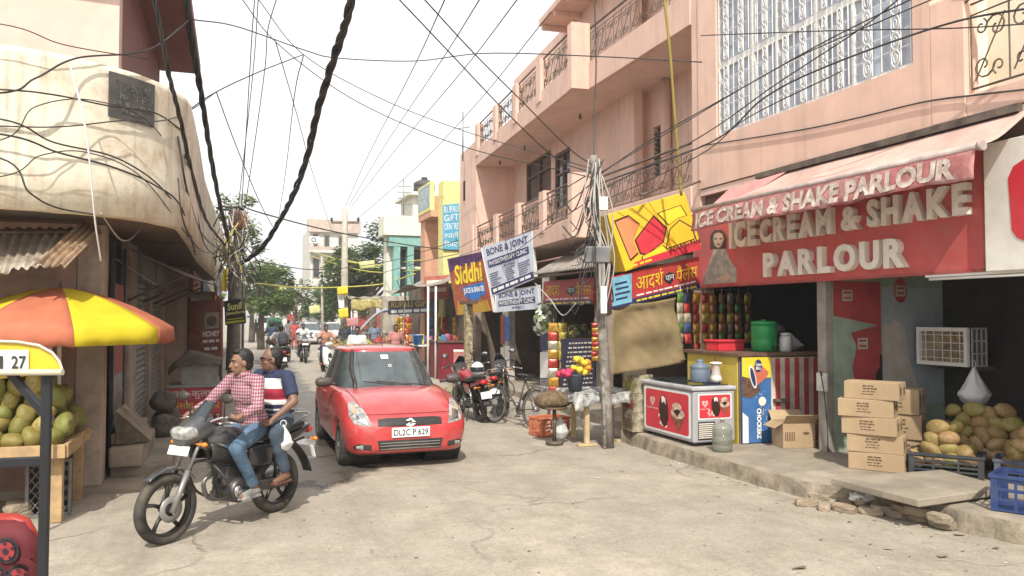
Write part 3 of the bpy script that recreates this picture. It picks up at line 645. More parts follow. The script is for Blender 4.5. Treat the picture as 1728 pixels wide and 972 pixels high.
# ---------------------------------------------------------------- pan and ice-cream counter
ct = thing('shop_counter', 'tall counter clad in ice cream advertisements with red and white stripes', 'counter', (7.3, 9.9, PZ))
b = MB(); b.bx(6.68, 8.05, 9.38, 10.7, PZ, 1.42); b.build('cabinet', M_DARK2, ct)
b = MB(); b.bx(6.62, 8.12, 9.32, 10.75, 1.42, 1.47); b.build('top', M_WOOD, ct, bevel=.006)
YP = Panel((6.66, 10.68, 1.42), (6.66, 9.40, 1.42), (6.66, 9.40, PZ), (6.66, 10.68, PZ))
b = MB(); YP.slab(b, .015); yp = b.build('yellow_panel', mat('mustard_print', (.58, .44, .07), .5, var=.08, dust=.1), ct)
b = MB(); YP.poly(b, [(.58, .98), (.38, .62), (.3, .3), (.62, .3), (.74, .6)], .005); sub(b, 'red_cone_print', mat('salmon_print', (.62, .17, .10), .5), yp, ct)
b = MB(); YP.ellipse(b, .5, .64, .2, .17, .008); e_ = sub(b, 'blue_disc_print', M_NAVY, yp, ct)
b = MB(); YP.text(b, 'Cream', .36, .65, .64, .72, .012, .02); sub(b, 'print_lettering', M_WHT, yp, ct); b = MB(); YP.text(b, 'BELL', .42, .55, .6, .63, .012, .02); sub(b, 'print_lettering', M_WHT, yp, ct)
CP = Panel((6.69, 9.33, 1.41), (7.17, 9.33, 1.41), (7.17, 9.33, PZ+.02), (6.69, 9.33, PZ+.02))
b = MB(); CP.slab(b, .02); cp = b.build('ice_cream_panel', mat('cocoa_blue', (.035, .14, .36), .45, var=.06, dust=.1), ct)
for nm, M, pts, off in (('yellow_print', M_YEL, [(0, .78), (.45, .74), (1, .76), (1, 1), (0, 1)], .004), ('brown_print', mat('cocoa_brown', (.16, .09, .06), .5, var=.3, vs=14), [(0, .55), (.3, .52), (.62, .6), (.6, .66), (.45, .74), (0, .78)], .004),
                        ('salmon_cone_print', mat('salmon_print', (.62, .17, .10), .5), [(.48, .66), (.85, .76), (.92, .82), (.6, .93), (.4, .9)], .008), ('white_strip', M_WHT, [(0, 0), (.2, 0), (.2, .3), (0, .36)], .005)):
    b = MB(); CP.poly(b, pts, off); sub(b, nm, M, cp, ct)
b = MB(); CP.ellipse(b, .36, .77, .1, .14, .011, rot=.25); sub(b, 'cone_mouth', M_WHT, cp, ct)
b = MB(); CP.ellipse(b, .36, .77, .07, .115, .014, rot=.25); sub(b, 'cone_inner', M_NAVY, cp, ct)
b = MB(); CP.ellipse(b, .55, .9, .13, .075, .012); sub(b, 'logo_disc', M_NAVY, cp, ct)
b = MB(); CP.text(b, 'Cream', .45, .9, .66, .935, .016, .03); sub(b, 'logo_lettering', M_WHT, cp, ct); b = MB(); CP.text(b, 'BELL', .46, .855, .64, .89, .016, .03); sub(b, 'logo_lettering', M_WHT, cp, ct)
b = MB(); CP.ellipse(b, .68, .48, .13, .055, .01); sub(b, 'cream_splash', M_LET, cp, ct)
rs = random.Random(3); b = MB()
for k in range(34): a_ = rs.gauss(.75, .12); c_ = rs.gauss(.42, .14); CP.ellipse(b, min(.97, max(.3, a_)), max(.05, c_), .012, .006, .009, 6)
tag(sub(b, 'crumb_print', M_WHT, cp, ct), kind='stuff')
vs, fs, _ = text_mesh('CHOCKERZ', .05); b = MB(); b.add([CP.pt(.48+.16*p.y, .40-.36*p.x, .012) for p in vs], fs); sub(b, 'lettering', M_WHT, cp, ct)
b = MB(); b.bx(7.18, 7.94, 9.335, 9.37, PZ+.02, 1.40); st_ = b.build('striped_panel', mat('panel_cream', (.60, .55, .46), .7, var=.15, stain=(.35, .28, .22), sa=.5, ss=4), ct)
for k in range(5): b = MB(); b.bx(7.25+k*.165, 7.33+k*.165, 9.329, 9.334, PZ+.025, 1.39); sub(b, 'red_stripe', mat('stripe_red', (.45, .04, .05), .6, var=.15, dust=.15), st_, ct)
b = MB(); b.bx(7.2, 7.42, 9.27, 9.325, .78, .82); b.build('shelf_rail', M_IRON, ct)
b = MB(); b.bx(7.95, 8.05, 9.33, 9.37, PZ, 1.4); b.build('red_side', mat('stripe_red', (.45, .04, .05), .6), ct)
# things on the counter
def lathe_thing(name, label, cat, loc, prof, M, n=24, group=None):
    b = MB(); b.lathe(prof, n); o = b.build(name, M); o.location = loc; return tag(o, label, cat, group)
rb = thing('plastic_box', 'red plastic box with a lid on the counter', 'box', (6.98, 10.15, 1.47), .12)
M_RPL = mat('red_plastic', (.62, .03, .05), .35, var=.05, dust=.08)
b = MB(); b.bx(-.24, .24, -.15, .15, 0, .13); b.build('tub', M_RPL, rb, False, bevel=.012); b = MB(); b.bx(-.26, .26, -.17, .17, .131, .165); b.build('lid', M_RPL, rb, False, bevel=.008)
gc = thing('water_cooler', 'round green plastic water cooler on the counter', 'water cooler', (7.38, 9.75, 1.47))
M_GRN = mat('green_plastic', (.02, .26, .07), .4, var=.06)
b = MB(); b.lathe([(.16, 0), (.18, .02), (.185, .16), (.175, .18), (.185, .2), (.185, .36), (.175, .39)], 24); b.build('tank', M_GRN, gc, False)
b = MB(); b.lathe([(.19, .391), (.19, .42), (.17, .44), (.03, .45), (.03, .47), (0, .47)], 24); b.build('lid', M_GRN, gc, False); b = MB(); b.cyl((0, -.18, .06), (0, -.24, .06), .015); b.build('tap', M_BLACK, gc, False)
j = thing('storage_jar', 'white plastic jar beside the green water cooler', 'jar', (7.66, 9.62, 1.47)); M_WJ = mat('white_plastic', (.6, .6, .56), .4)
b = MB(); b.lathe([(.085, 0), (.09, .01), (.09, .2), (.07, .23)], 18); b.build('body', M_WJ, j, False); b = MB(); b.lathe([(.075, .231), (.075, .27), (0, .275)], 18); b.build('lid', M_WJ, j, False)
def plastic_bag(name, label, loc, w_, h, M, seed, handle=True):
    o = thing(name, label, 'bag', loc); b = MB(); rs = random.Random(seed)
    def f(a, c):
        t = a*2*math.pi; r = w_/2*((c/.34)**.45*.98+.02 if c < .34 else 1-((c-.34)/.66)**.85*.93); r *= 1+.16*math.cos(7*t+seed)*min(1, max(0, c-.25)*2.2)
        r *= 1+.22*pnoise(V((math.cos(t)*2.2+seed, math.sin(t)*2.2, c*4)))+.08*pnoise(V((math.cos(t)*6+seed, math.sin(t)*6, c*11)))
        return (r*math.cos(t), r*.7*math.sin(t), h*c)
    b.grid(f, 26, 22, True, True); b.build('bag_body', M, o, False, solid=.002)
    if handle:
        for s_ in (-1, 1): b = MB(); b.tube([(s_*.015, 0, h*.93), (s_*.03, 0, h*1.05), (s_*.022, 0, h*1.14), (0, 0, h*1.18)], .005, 5); b.build('handle', M, o, False)
    return o
M_BAG = mat('clear_plastic_bag', (.75, .75, .73), .25, var=.08, vs=12, alpha=.45, bump=.5, bs=25); M_BAGW = mat('white_plastic_bag', (.8, .8, .78), .4, var=.08, bump=.4, bs=25, tl=.2)
plastic_bag('plastic_bag', 'crumpled translucent plastic bag on the dark end of the counter', (7.85, 9.75, 1.47), .4, .26, M_BAG, 5, False)
lathe_thing('steel_bowl', 'upturned steel bowl behind the green water cooler', 'bowl', (7.75, 10.1, 1.47), [(.2, 0), (.2, .28), (.24, .3), (.22, .36), (.1, .40), (0, .41)], M_STEEL)
# hanging strips of snack packets
CN_ = ('red', 'orange', 'cream', 'green', 'navy', 'yellow', 'brown')
SN = [mat('packet_%d' % k, c, .3, .35, var=.25, vs=9, spec=.8) for k, c in enumerate(((.55, .07, .05), (.62, .33, .05), (.5, .45, .32), (.14, .30, .07), (.1, .12, .3), (.62, .52, .1), (.45, .2, .1)))]
def packet_mesh(w_, h):
    b = MB()
    def f(a, c):
        x = (a-.5)*2; z = (c-.5)*2; t = max(0, 1-x**6)*max(0, 1-z**4)
        return (x*w_/2*(1-.06*math.sin(c*math.pi)), -.028*t*(1+.3*pnoise(V((a*4, c*4, w_)))), (c-.5)*h)
    b.grid(f, 6, 6); b.grid(lambda a, c: tuple(k*(1 if i != 1 else -1) for i, k in enumerate(f(1-a, c))), 6, 6); return b.mesh('packet')
PKM = {}
def packet_strip(x, y, ztop, n, w_, h, cols, rz, label, seed, group='hanging packet strips'):
    o = thing('packet_strip', label, 'snack packets', (x, y, ztop), rz, group); rs = random.Random(seed)
    for k in range(n):
        c = cols[k % len(cols)] if isinstance(cols, list) else cols; key = (w_, h, c)
        if key not in PKM: me = packet_mesh(w_, h); me.materials.append(SN[c]); PKM[key] = me
        q = bpy.data.objects.new('packet', PKM[key]); COL.objects.link(q); q.parent = o; q.location = (rs.uniform(-.01, .01), 0, -h*(k+.5)*.96); q.rotation_euler = (rs.uniform(-.15, .15), 0, rs.uniform(-.3, .3))
    b = MB(); b.tube([(0, 0, .1), (0, 0, -.02)], .004, 4); b.build('string', M_WHT, o, False)
    return o
for k, (u, n, c) in enumerate(((1148, 6, [3, 2, 2]), (1160, 5, [4, 0, 2]), (1175, 6, [1, 0, 0, 1]), (1190, 7, [0, 1, 5]), (1204, 6, [1, 6, 1]), (1218, 6, [6, 3, 1]), (1232, 5, [2, 6, 5]), (1246, 6, [6, 3, 6]), (1262, 5, [5, 6]))):
    p = onY(u, 500, 11.0+.07*k % .3); packet_strip(p.x, p.y, 2.36, n, .15, .17, c, .3, 'strip of '+' and '.join(dict.fromkeys(CN_[q] for q in c))+' snack packets hanging in the ice cream shop', k, 'snack strips in the ice cream shop')
b = MB(); b.cyl((6.4, 11.1, 2.42), (8.2, 11.1, 2.42), .012, n=6); tag(b.build('hanging_rod', M_IRON), 'thin iron rod carrying the snack packet strips in the ice cream shop', 'rod')
# ---------------------------------------------------------------- chest freezer
fz_ = thing('chest_freezer', 'grey chest freezer with red ice cream panels and a heart logo', 'freezer', (6.25, 10.05, PZ))
M_FRZ = mat('freezer_grey', (.36, .36, .38), .4, var=.05, dust=.12); FX0, FX1, FY0, FY1, FZ1 = 5.93, 6.6, 9.37, 10.78, 1.02
b = MB(); b.bx(FX0, FX1, FY0, FY1, PZ+.05, FZ1-.06); b.build('body', M_FRZ, fz_, bevel=.03, seg=3)
b = MB(); b.bx(FX0-.02, FX1+.02, FY0-.02, FY1+.02, FZ1-.058, FZ1); b.build('rim', mat('freezer_rim', (.44, .44, .46), .4, dust=.1), fz_, bevel=.02, seg=3)
for k in (0, 1): b = MB(); b.bx(FX0+.06, FX1-.06, FY0+.08+k*.64, FY0+.7+k*.62, FZ1+.002+k*.018, FZ1+.016+k*.018); b.build('sliding_lid', M_GLASS, fz_)
for (x, y) in ((FX0+.08, FY0+.08), (FX1-.08, FY0+.08), (FX0+.08, FY1-.08), (FX1-.08, FY1-.08)): b = MB(); b.cyl((x, y, PZ), (x, y, PZ+.06), .03, n=10); b.build('foot', M_BLACK, fz_)
def freezer_art(P, heart, stick, cone, name):
    b = MB(); P.poly(b, [(.0, .04), (.03, .0), (.97, 0), (1, .04), (1, .96), (.97, 1), (.03, 1), (0, .96)], .003); bo = b.build(name, M_WHT, fz_)
    b = MB(); P.poly(b, [(.04, .08), (.07, .05), (.93, .05), (.96, .08), (.96, .92), (.93, .95), (.07, .95), (.04, .92)], .006); sub(b, 'red_print', M_RED2, bo, fz_)
    hx_, hy, hs_ = heart; b = MB()
    ar = (P.c[1]-P.c[0]).length/(P.c[0]-P.c[3]).length
    def hp(t, k): x = 16*math.sin(t)**3; y = 13*math.cos(t)-5*math.cos(2*t)-2*math.cos(3*t)-math.cos(4*t); return (hx_+x/17*hs_*k/ar*.9, hy+y/17*hs_*k)
    for k0, k1 in ((1, .78), (.58, .36)):
        n = 28; A = [P.pt(*hp(2*math.pi*q/n, k0), .01) for q in range(n)]; B = [P.pt(*hp(2*math.pi*q/n, k1), .01) for q in range(n)]
        b.add(A+B, [(q, (q+1) % n, n+(q+1) % n, n+q)[::-1] for q in range(n)])
    sub(b, 'heart_logo', M_LET, bo, fz_)
    b = MB(); P.text(b, "Kwality Wall's", hx_-.13, hy-hs_*1.5, hx_+.13, hy-hs_*1.15, .01, .01); sub(b, 'lettering', M_LET, bo, fz_)
    (sx, sy, sr, sh) = stick; b = MB(); P.ellipse(b, sx, sy, sr, sh, .010, rot=.12); sub(b, 'chocolate_bar_print', mat('chocolate_print', (.045, .018, .014), .4, var=.2), bo, fz_)
    b = MB(); P.poly(b, [(sx-sr*.5, sy+sh*.8), (sx-sr*.3, sy+sh*.45), (sx+sr*.1, sy+sh*.6), (sx+sr*.5, sy+sh*.38), (sx+sr*.4, sy+sh*.8), (sx-.02, sy+sh*.95)], .013); sub(b, 'cream_print', M_LET, bo, fz_)
    (cx, cy, cr, ch) = cone
    b = MB(); P.poly(b, [(cx-cr, cy), (cx+cr*.1, cy-ch), (cx+cr, cy+.04)], .012); sub(b, 'cone_print', mat('wafer_print', (.28, .10, .06), .5, var=.3, vs=20), bo, fz_)
    b = MB(); P.ellipse(b, cx, cy+.08, cr, ch*.38, .015); P.ellipse(b, cx-.01, cy+.08+ch*.45, cr*.7, ch*.28, .017); sub(b, 'cream_swirl_print', mat('cream_print', (.66, .48, .36), .5, var=.3, vs=18), bo, fz_)
    b = MB(); P.poly(b, [(cx-cr*.6, cy+.12), (cx-.01, cy+.02), (cx+cr*.5, cy+.14), (cx, cy+.18)], .02); sub(b, 'sauce_print', mat('chocolate_print', (.045, .018, .014), .4), bo, fz_)
    b = MB(); rs = random.Random(len(name))
    for k in range(9): a_ = .28+rs.random()*.2; c_ = .08+rs.random()*.25; P.poly(b, [(a_, c_), (a_+.05, c_+.06), (a_+.01, c_+.1)], .009)
    tag(sub(b, 'splash_print', M_LET, bo, fz_), kind='stuff')
freezer_art(Panel((FX0, FY1-.05, .93), (FX0, FY0+.06, .93), (FX0, FY0+.06, .3), (FX0, FY1-.05, .3)), (.2, .68, .13), (.45, .5, .1, .36), (.75, .42, .14, .32), 'side_panel')
freezer_art(Panel((FX0+.07, FY0, .92), (FX1-.06, FY0, .92), (FX1-.06, FY0, .57), (FX0+.07, FY0, .57)), (.2, .62, .16), (.52, .5, .13, .4), (.78, .5, .15, .36), 'end_panel')
for k in range(8): b = MB(); b.box((FX0+.2, FY0-.006, .32+k*.027), (.24, .012, .010), (.5, 0, 0)); b.build('vent_slat', M_LET, fz_)
b = MB(); b.bx(FX0+.07, FX0+.34, FY0-.003, FY0, .29, .54); b.build('vent_back', M_BLACK, fz_)
lathe_thing('water_pot', 'round blue-grey lidded pot standing on the chest freezer', 'pot', (6.2, 9.62, FZ1+.04), [(.12, 0), (.135, .02), (.14, .17), (.13, .19), (.14, .2), (.13, .24), (.06, .26), (.05, .28), (.06, .3), (.03, .32), (0, .32)], mat('slate_plastic', (.13, .17, .22), .4, var=.06))
j = thing('glass_jar', 'narrow-waisted glass jar with a lid on the chest freezer', 'jar', (6.46, 9.62, FZ1+.04)); M_JAR = mat('jar_glass', (.75, .72, .68), .1, var=0, alpha=.5)
b = MB(); b.lathe([(.09, 0), (.09, .05), (.06, .12), (.055, .2), (.07, .25)], 18); b.build('body', M_JAR, j, False); b = MB(); b.lathe([(.09, .251), (.09, .27), (.03, .28), (0, .28)], 18); b.build('lid', M_LET, j, False); b = MB(); b.lathe([(.08, .003), (.08, .05), (.05, .08), (0, .09)], 14); b.build('contents', M_WHT, j, False)
# 20-litre bottle
wb = thing('water_bottle', 'large ribbed clear water bottle standing in front of the chest freezer', 'bottle', (6.12, 8.98, PZ))
b = MB(); b.lathe([(.12, 0), (.135, .02), (.135, .08), (.125, .1), (.135, .12), (.135, .19), (.125, .21), (.135, .23), (.135, .3), (.11, .35), (.05, .385)], 28); b.build('bottle_body', mat('bottle_plastic', (.30, .31, .25), .12, var=.1, alpha=.42, dust=.1), wb, False)
b = MB(); b.lathe([(.128, .012), (.128, .28), (0, .281)], 24); b.build('water', mat('bottle_water', (.20, .21, .17), .05, var=0, alpha=.4), wb, False); b = MB(); b.lathe([(.03, .386), (.03, .42), (.035, .42), (.035, .44), (0, .44)], 16); b.build('neck', M_WJ, wb, False)
# ---------------------------------------------------------------- cartons
M_CARD = mat('cardboard', (.40, .285, .17), .85, var=.08, vs=3, stain=(.35, .24, .13), sa=.4); M_INK = mat('carton_ink', (.12, .075, .04), .8, var=.2); M_TAPE = mat('packing_tape', (.52, .40, .25), .3, var=.1)
def carton(loc, rz, w_, d_, h, label, group='cartons stacked on the pavement', seed=0):
    o = thing('carton', label, 'carton', loc, rz, group)
    b = MB(); b.bx(-w_/2, w_/2, -d_/2, d_/2, 0, h); b.build('box', M_CARD, o, False, bevel=.006)
    b = MB(); b.bx(-w_/2-.002, w_/2+.002, -.03, .03, h-.06, h+.002); b.build('tape', M_TAPE, o, False)
    b = MB()
    CPn = Panel((-.1, -d_/2, h*.85), (.08, -d_/2, h*.85), (.08, -d_/2, h*.25), (-.1, -d_/2, h*.25)); rs = random.Random(seed+int(loc[2]*99))
    for k in range(4): bars(CPn, b, .1*rs.random(), .8-k*.25, .7+.3*rs.random(), .93-k*.25-.05*(k > 1), .003, 3+k % 2)
    tag(b.build('ink_print', M_INK, o, False), kind='stuff')
    for y in (-.06, .06):
        b = MB(); b.prism([(-.018, 0), (.018, 0), (.018, h*.3), (.035, h*.3), (0, h*.5), (-.035, h*.3), (-.018, h*.3)], (w_/2+.001, y*d_/.25, h*.3), (0, 1, 0), Z_, .002); b.build('arrow_mark', M_INK, o, False)
    return o
LBL = ['bottom carton of the tall stack beside the coconut crates', 'second carton up in the tall stack beside the coconut crates', 'middle carton of the tall stack beside the coconut crates', 'fourth carton up in the tall stack beside the coconut crates', 'top carton of the tall stack beside the coconut crates']
for k in range(5): carton((7.12+(0, -.01, -.06, -.09, -.04)[k], 7.32+(0, .01, .03, .06, .0)[k], PZ+.006+k*.205), rad(-55+(0, 2, -3, 1, -5)[k]), .6, .3, .203, LBL[k])
for k, s_ in enumerate(('lowest', 'middle', 'top')): carton((7.78-.02*k, 7.55, PZ+.006+.3*k), rad(-50-4*k), .42, .34, .298, 'shaded %s carton of the short stack behind the tall carton stack' % s_, 'cartons stacked in the shade')
ob = thing('open_carton', 'open brown cardboard box with flaps beside the striped counter', 'carton', (7.26, 8.98, PZ+.004), rad(-12))
b = MB(); w_, d_, h = .46, .34, .34
for (x0, x1, y0, y1) in ((-w_/2, w_/2, -d_/2, -d_/2+.008), (-w_/2, w_/2, d_/2-.008, d_/2), (-w_/2, -w_/2+.008, -d_/2+.008, d_/2-.008), (w_/2-.008, w_/2, -d_/2+.008, d_/2-.008)): b.bx(x0, x1, y0, y1, 0, h)
b.bx(-w_/2, w_/2, -d_/2, d_/2, 0, .006); b.build('box', M_CARD, ob, False)
for (P, ax, an) in (((0, -d_/2, h), (w_, .16), (2.3, 0, 0)), ((0, d_/2, h), (w_, .16), (.9, 0, 0))): b = MB(); k = b.mark(); b.bx(-ax[0]/2, ax[0]/2, 0, ax[1], 0, .006); b.xf(Matrix.Translation(P) @ E4(*an), k); b.build('flap', M_CARD, ob, False)
for sx in (-1, 1): b = MB(); k = b.mark(); b.bx(0, .14, -d_/2, d_/2, 0, .006); b.xf(Matrix.Translation((sx*w_/2, 0, h)) @ E4(0, .5, 0 if sx > 0 else math.pi), k); b.build('flap', M_CARD, ob, False)
b = MB(); [b.bx(-.2+k*.025, -.188+k*.025, -d_/2-.003, -d_/2-.001, .1, .22) for k in range(6)]; tag(b.build('ink_print', M_INK, ob, False), kind='stuff'); b = MB(); b.ell((.1, -d_/2, .2), (.05, .003, .02), 14, 6); b.build('oval_print', M_INK, ob, False)
# ---------------------------------------------------------------- crates and coconuts
def crate(name, label, loc, rz, w_, d_, h, M, group=None, rows=4):
    o = thing(name, label, 'crate', loc, rz, group)
    b = MB(); b.bx(-w_/2+.01, w_/2-.01, -d_/2+.01, d_/2-.01, .0, .015); b.build('base', M, o, False)
    for (L_, D_, an) in ((w_, d_, 0), (w_, d_, math.pi), (d_, w_, math.pi/2), (d_, w_, -math.pi/2)):
        b = MB(); e = .0 if an in (0, math.pi) else .012
        for x in (-L_/2+.03+e, L_/2-.03-e): b.bx(x-.03, x+.03, -D_/2, -D_/2+.012, 0, h-.03)
        for x in (-L_/6, L_/6): b.bx(x-.012, x+.012, -D_/2+.002, -D_/2+.012, 0, h-.03)
        for k in range(rows+1): z = .012+(h-.05)*k/rows; b.bx(-L_/2+e, L_/2-e, -D_/2+.003, -D_/2+.01, z-.011, z+.011)
        b.bx(-L_/2-.012+e*2, L_/2+.012-e*2, -D_/2-.012, -D_/2+.014, h-.03, h)
        b.xf(E4(0, 0, an)); b.build('side_panel', M, o, False)
    return o
M_CRB = mat('dark_crate_plastic', (.022, .03, .042), .5, var=.15, dust=.14); M_CRBL = mat('blue_crate_plastic', (.012, .04, .15), .45, var=.1, dust=.12)
crate('plastic_crate', 'dark grey plastic crate full of coconuts beside the carton stack', (7.66, 6.86, PZ+.004), rad(-52), .74, .46, .25, M_CRB)
crate('plastic_crate', 'second dark plastic crate full of coconuts, farther from the carton stack', (8.14, 6.18, PZ+.004), rad(-55), .72, .46, .25, mat('navy_crate_plastic', (.025, .05, .10), .5, var=.15, dust=.3))
crate('plastic_crate', 'empty bright blue crate at the kerb near the concrete slab', (6.93, 5.28, PZ+.01), rad(-62), .6, .45, .33, M_CRBL, rows=3)
def coconut_mesh(seed, M):
    b = MB(); rs = random.Random(seed); k1 = rs.uniform(.06, .13); el = rs.uniform(1.1, 1.35); k2 = rs.random()*6
    def f(a, c):
        t = a*2*math.pi; p = math.pi*c; r = math.sin(p)**.85*(1+k1*math.cos(3*t+k2)*math.sin(p)+.06*pnoise(V((math.cos(t)*2+seed, math.sin(t)*2, c*3))))
        z = -math.cos(p)*el; z += .14*math.exp(-((c-1)*9)**2); return (r*math.cos(t), r*math.sin(t), z)
    b.grid(f, 18, 12, True, True); me = b.mesh('coconut')
    for m_ in M: me.materials.append(m_)
    return me
def husk(name, c1, c2, c3): return mat(name, c1, .55, col2=c2, vs=1.3, stain=c3, sa=.75, ss=2.2, bump=.3, bs=6)
CN = [coconut_mesh(k, [m_]) for k, m_ in enumerate((husk('husk_a', (.24, .19, .06), (.22, .13, .05), (.40, .27, .11)), husk('husk_b', (.30, .19, .075), (.20, .11, .05), (.46, .32, .15)), husk('husk_c', (.22, .22, .05), (.30, .20, .07), (.14, .10, .04)), husk('husk_d', (.36, .24, .11), (.28, .16, .07), (.5, .38, .2))))]
CG = [coconut_mesh(10+k, [m_]) for k, m_ in enumerate((husk('green_a', (.21, .19, .04), (.13, .13, .03), (.19, .11, .045)), husk('green_b', (.25, .21, .05), (.15, .14, .035), (.22, .13, .05)), husk('green_c', (.20, .21, .045), (.14, .15, .035), (.2, .12, .05)), husk('green_d', (.40, .33, .09), (.22, .17, .05), (.14, .10, .05))))]
def pile(center, ax, wx, wy, h, r, meshes, label, group, seed, z0, prof=lambda a, b: 1.):
    rs = random.Random(seed); k = 0; layer = 0; z = z0+r*.9
    while z < z0+h:
        fr = 1-(z-z0)/h; nx = max(1, int(wx*(.5+.5*fr)/(r*1.85))); ny = max(1, int(wy*(.5+.5*fr)/(r*1.85)))
        for i in range(nx):
            for j in range(ny):
                x = (i-(nx-1)/2)*r*1.95+rs.uniform(-.25, .25)*r+(layer % 2)*r*.6; y = (j-(ny-1)/2)*r*1.95+rs.uniform(-.25, .25)*r+(layer % 2)*r*.5
                if z-z0 > h*prof(x/wx, y/wy): continue
                o = bpy.data.objects.new('coconut', rs.choice(meshes)); COL.objects.link(o); q = Matrix.Rotation(ax, 3, 'Z') @ V((x, y, 0))
                o.location = (center[0]+q.x, center[1]+q.y, z+rs.uniform(-.2, .25)*r); o.rotation_euler = [rs.uniform(0, 6.28) for _ in range(3)]; s_ = r*rs.uniform(.82, 1.08); o.scale = (s_, s_, s_*rs.uniform(.95, 1.15))
                tag(o, label, 'coconut', group); k += 1
        z += r*1.35; layer += 1
    return k
pile((7.64, 6.9), rad(-52), .7, .42, .46, .086, CN, 'brown and green husked coconut heaped in the dark crates beside the cartons', 'coconuts heaped in the crates', 4, PZ+.08)
pile((8.12, 6.22), rad(-55), .68, .42, .5, .086, CN, 'brown and green husked coconut heaped in the dark crates beside the cartons', 'coconuts heaped in the crates', 5, PZ+.08)
pile((8.3, 6.95), rad(-52), 1.3, .62, .6, .09, CN, 'brown and green husked coconut heaped in the dark crates beside the cartons', 'coconuts heaped in the crates', 6, PZ+.1)
# old window cooler and bag
wc = thing('window_cooler', 'old white window air cooler with a brown dusty grille hanging above the coconuts', 'air cooler', onX(1608, 622, 8.85))
lo = onX(1548, 622, 8.8); hi = onX(1632, 556, 8.8); y1, y0, z0, z1 = lo.y, hi.y, 1.34, 1.84
b = MB(); b.bx(8.84, 9.12, y0, y1, z0, z1); b.build('casing', mat('cooler_dark', (.10, .09, .08), .8), wc)
b = MB()
for (ya_, yb_, za, zc) in ((y0, y1, z0, z0+.05), (y0, y1, z1-.05, z1), (y0, y0+.05, z0+.05, z1-.05), (y1-.05, y1, z0+.05, z1-.05)): b.bx(8.79, 8.86, ya_, yb_, za, zc)
b.build('front_frame', M_WHITEP, wc)
b = MB()
for k in range(1, 6): y = y0+(y1-y0)*k/6; b.bx(8.815, 8.825, y-.004, y+.004, z0+.05, z1-.05)
for k in range(1, 5): z = z0+(z1-z0)*k/5; b.bx(8.812, 8.822, y0+.05, y1-.05, z-.004, z+.004)
b.build('grille', M_WHITEP, wc); b = MB(); b.bx(8.832, 8.838, y0+.04, y1-.04, z0+.04, z1-.04); b.build('dusty_pad', mat('dusty_pad', (.30, .22, .12), .95, var=.4, vs=12, stain=(.5, .45, .36)), wc)
b = MB()
for k in range(4): x = 8.86+k*.08; b.bx(x, x+.018, y0-.02, y0-.003, z0, z1)
for k in range(4): z = z0+(z1-z0-.02)*k/3; b.bx(8.86, 9.12, y0-.018, y0-.004, z, z+.02)
b.build('side_grille', mat('cooler_side', (.42, .41, .39), .6), wc)
b = MB(); b.bx(9.0, 9.38, y0+.1, y0+.14, z0-.06, z0-.003); b.build('bracket', M_IRON, wc); b = MB(); b.bx(9.0, 9.38, y1-.14, y1-.1, z0-.06, z0-.003); b.build('bracket', M_IRON, wc)
p = onX(1645, 690, 8.6); plastic_bag('plastic_bag', 'white carrier bag hanging below the old window cooler', (p.x, p.y, .86), .44, .5, M_BAGW, 9)
wj = thing('oil_can', 'small white plastic can on the floor by the red poster wall', 'can', onZ(1417, 725, PZ)+V((.0, 0, .004)))
b = MB(); b.bx(-.08, .08, -.06, .06, 0, .2); b.build('body', M_WJ, wj, False, bevel=.02); b = MB(); b.cyl((0, 0, .2), (0, 0, .25), .025); b.build('cap', M_GRN, wj, False)
sb = thing('switch_box', 'small pale switch box with a cable on the door pillar', 'switch box', (7.32, 8.4, 1.2))
b = MB(); b.bx(7.30, 7.34, 8.38, 8.56, 1.0, 1.24); b.build('box', M_WJ, sb, bevel=.008); b = MB(); b.tube(spline([(7.31, 8.45, 1.2), (7.25, 8.42, 1.26), (7.27, 8.38, 1.0), (7.31, 8.37, .5), (7.31, 8.37, .22)]), .008, 5); b.build('cable', M_BLACK, sb)
# ---------------------------------------------------------------- concrete slab, loose bricks, rubbish
pts = [onZ(1402, 806, .32), onZ(1550, 843, .30), onZ(1700, 822, .30), onZ(1590, 792, .31)]
b = MB(); b.add([p for p in pts]+[p-V((0, 0, .075)) for p in pts], [(0, 1, 2, 3), (7, 6, 5, 4), (0, 4, 5, 1), (1, 5, 6, 2), (2, 6, 7, 3), (3, 7, 4, 0)], False)
tag(b.build('concrete_slab', M_CONC, bevel=.012), 'broken concrete slab laid as a ramp over loose bricks at the kerb', 'slab')
M_BRICK = [mat('brick_%d' % k, c, .95, var=.2, vs=12, bump=.6, bs=40, dust=.35) for k, c in enumerate(((.31, .23, .155), (.34, .27, .19), (.29, .24, .175)))]
def brick_mesh(seed, M):
    rs = random.Random(seed); b = MB(); b.grid(lambda a, c: (0, 0, 0), 1, 1); b = MB(); b.ell((0, 0, 0), (1, 1, 1), 12, 8)
    for k, p in enumerate(b.v):
        q = V([math.copysign(min(1, abs(c)*1.45), c) for c in p]); b.v[k] = V((q.x*.115*(1+.1*pnoise(p*2+V((seed, 0, 0)))), q.y*.056*(1+.15*pnoise(p*2+V((seed+5, 0, 0)))), q.z*.037*(1+.15*pnoise(p*3+V((seed+9, 0, 0))))))
    b.s = [False]*len(b.s); me = b.mesh('brick'); me.materials.append(M); return me
BM = [brick_mesh(k, M_BRICK[k % 3]) for k in range(5)]
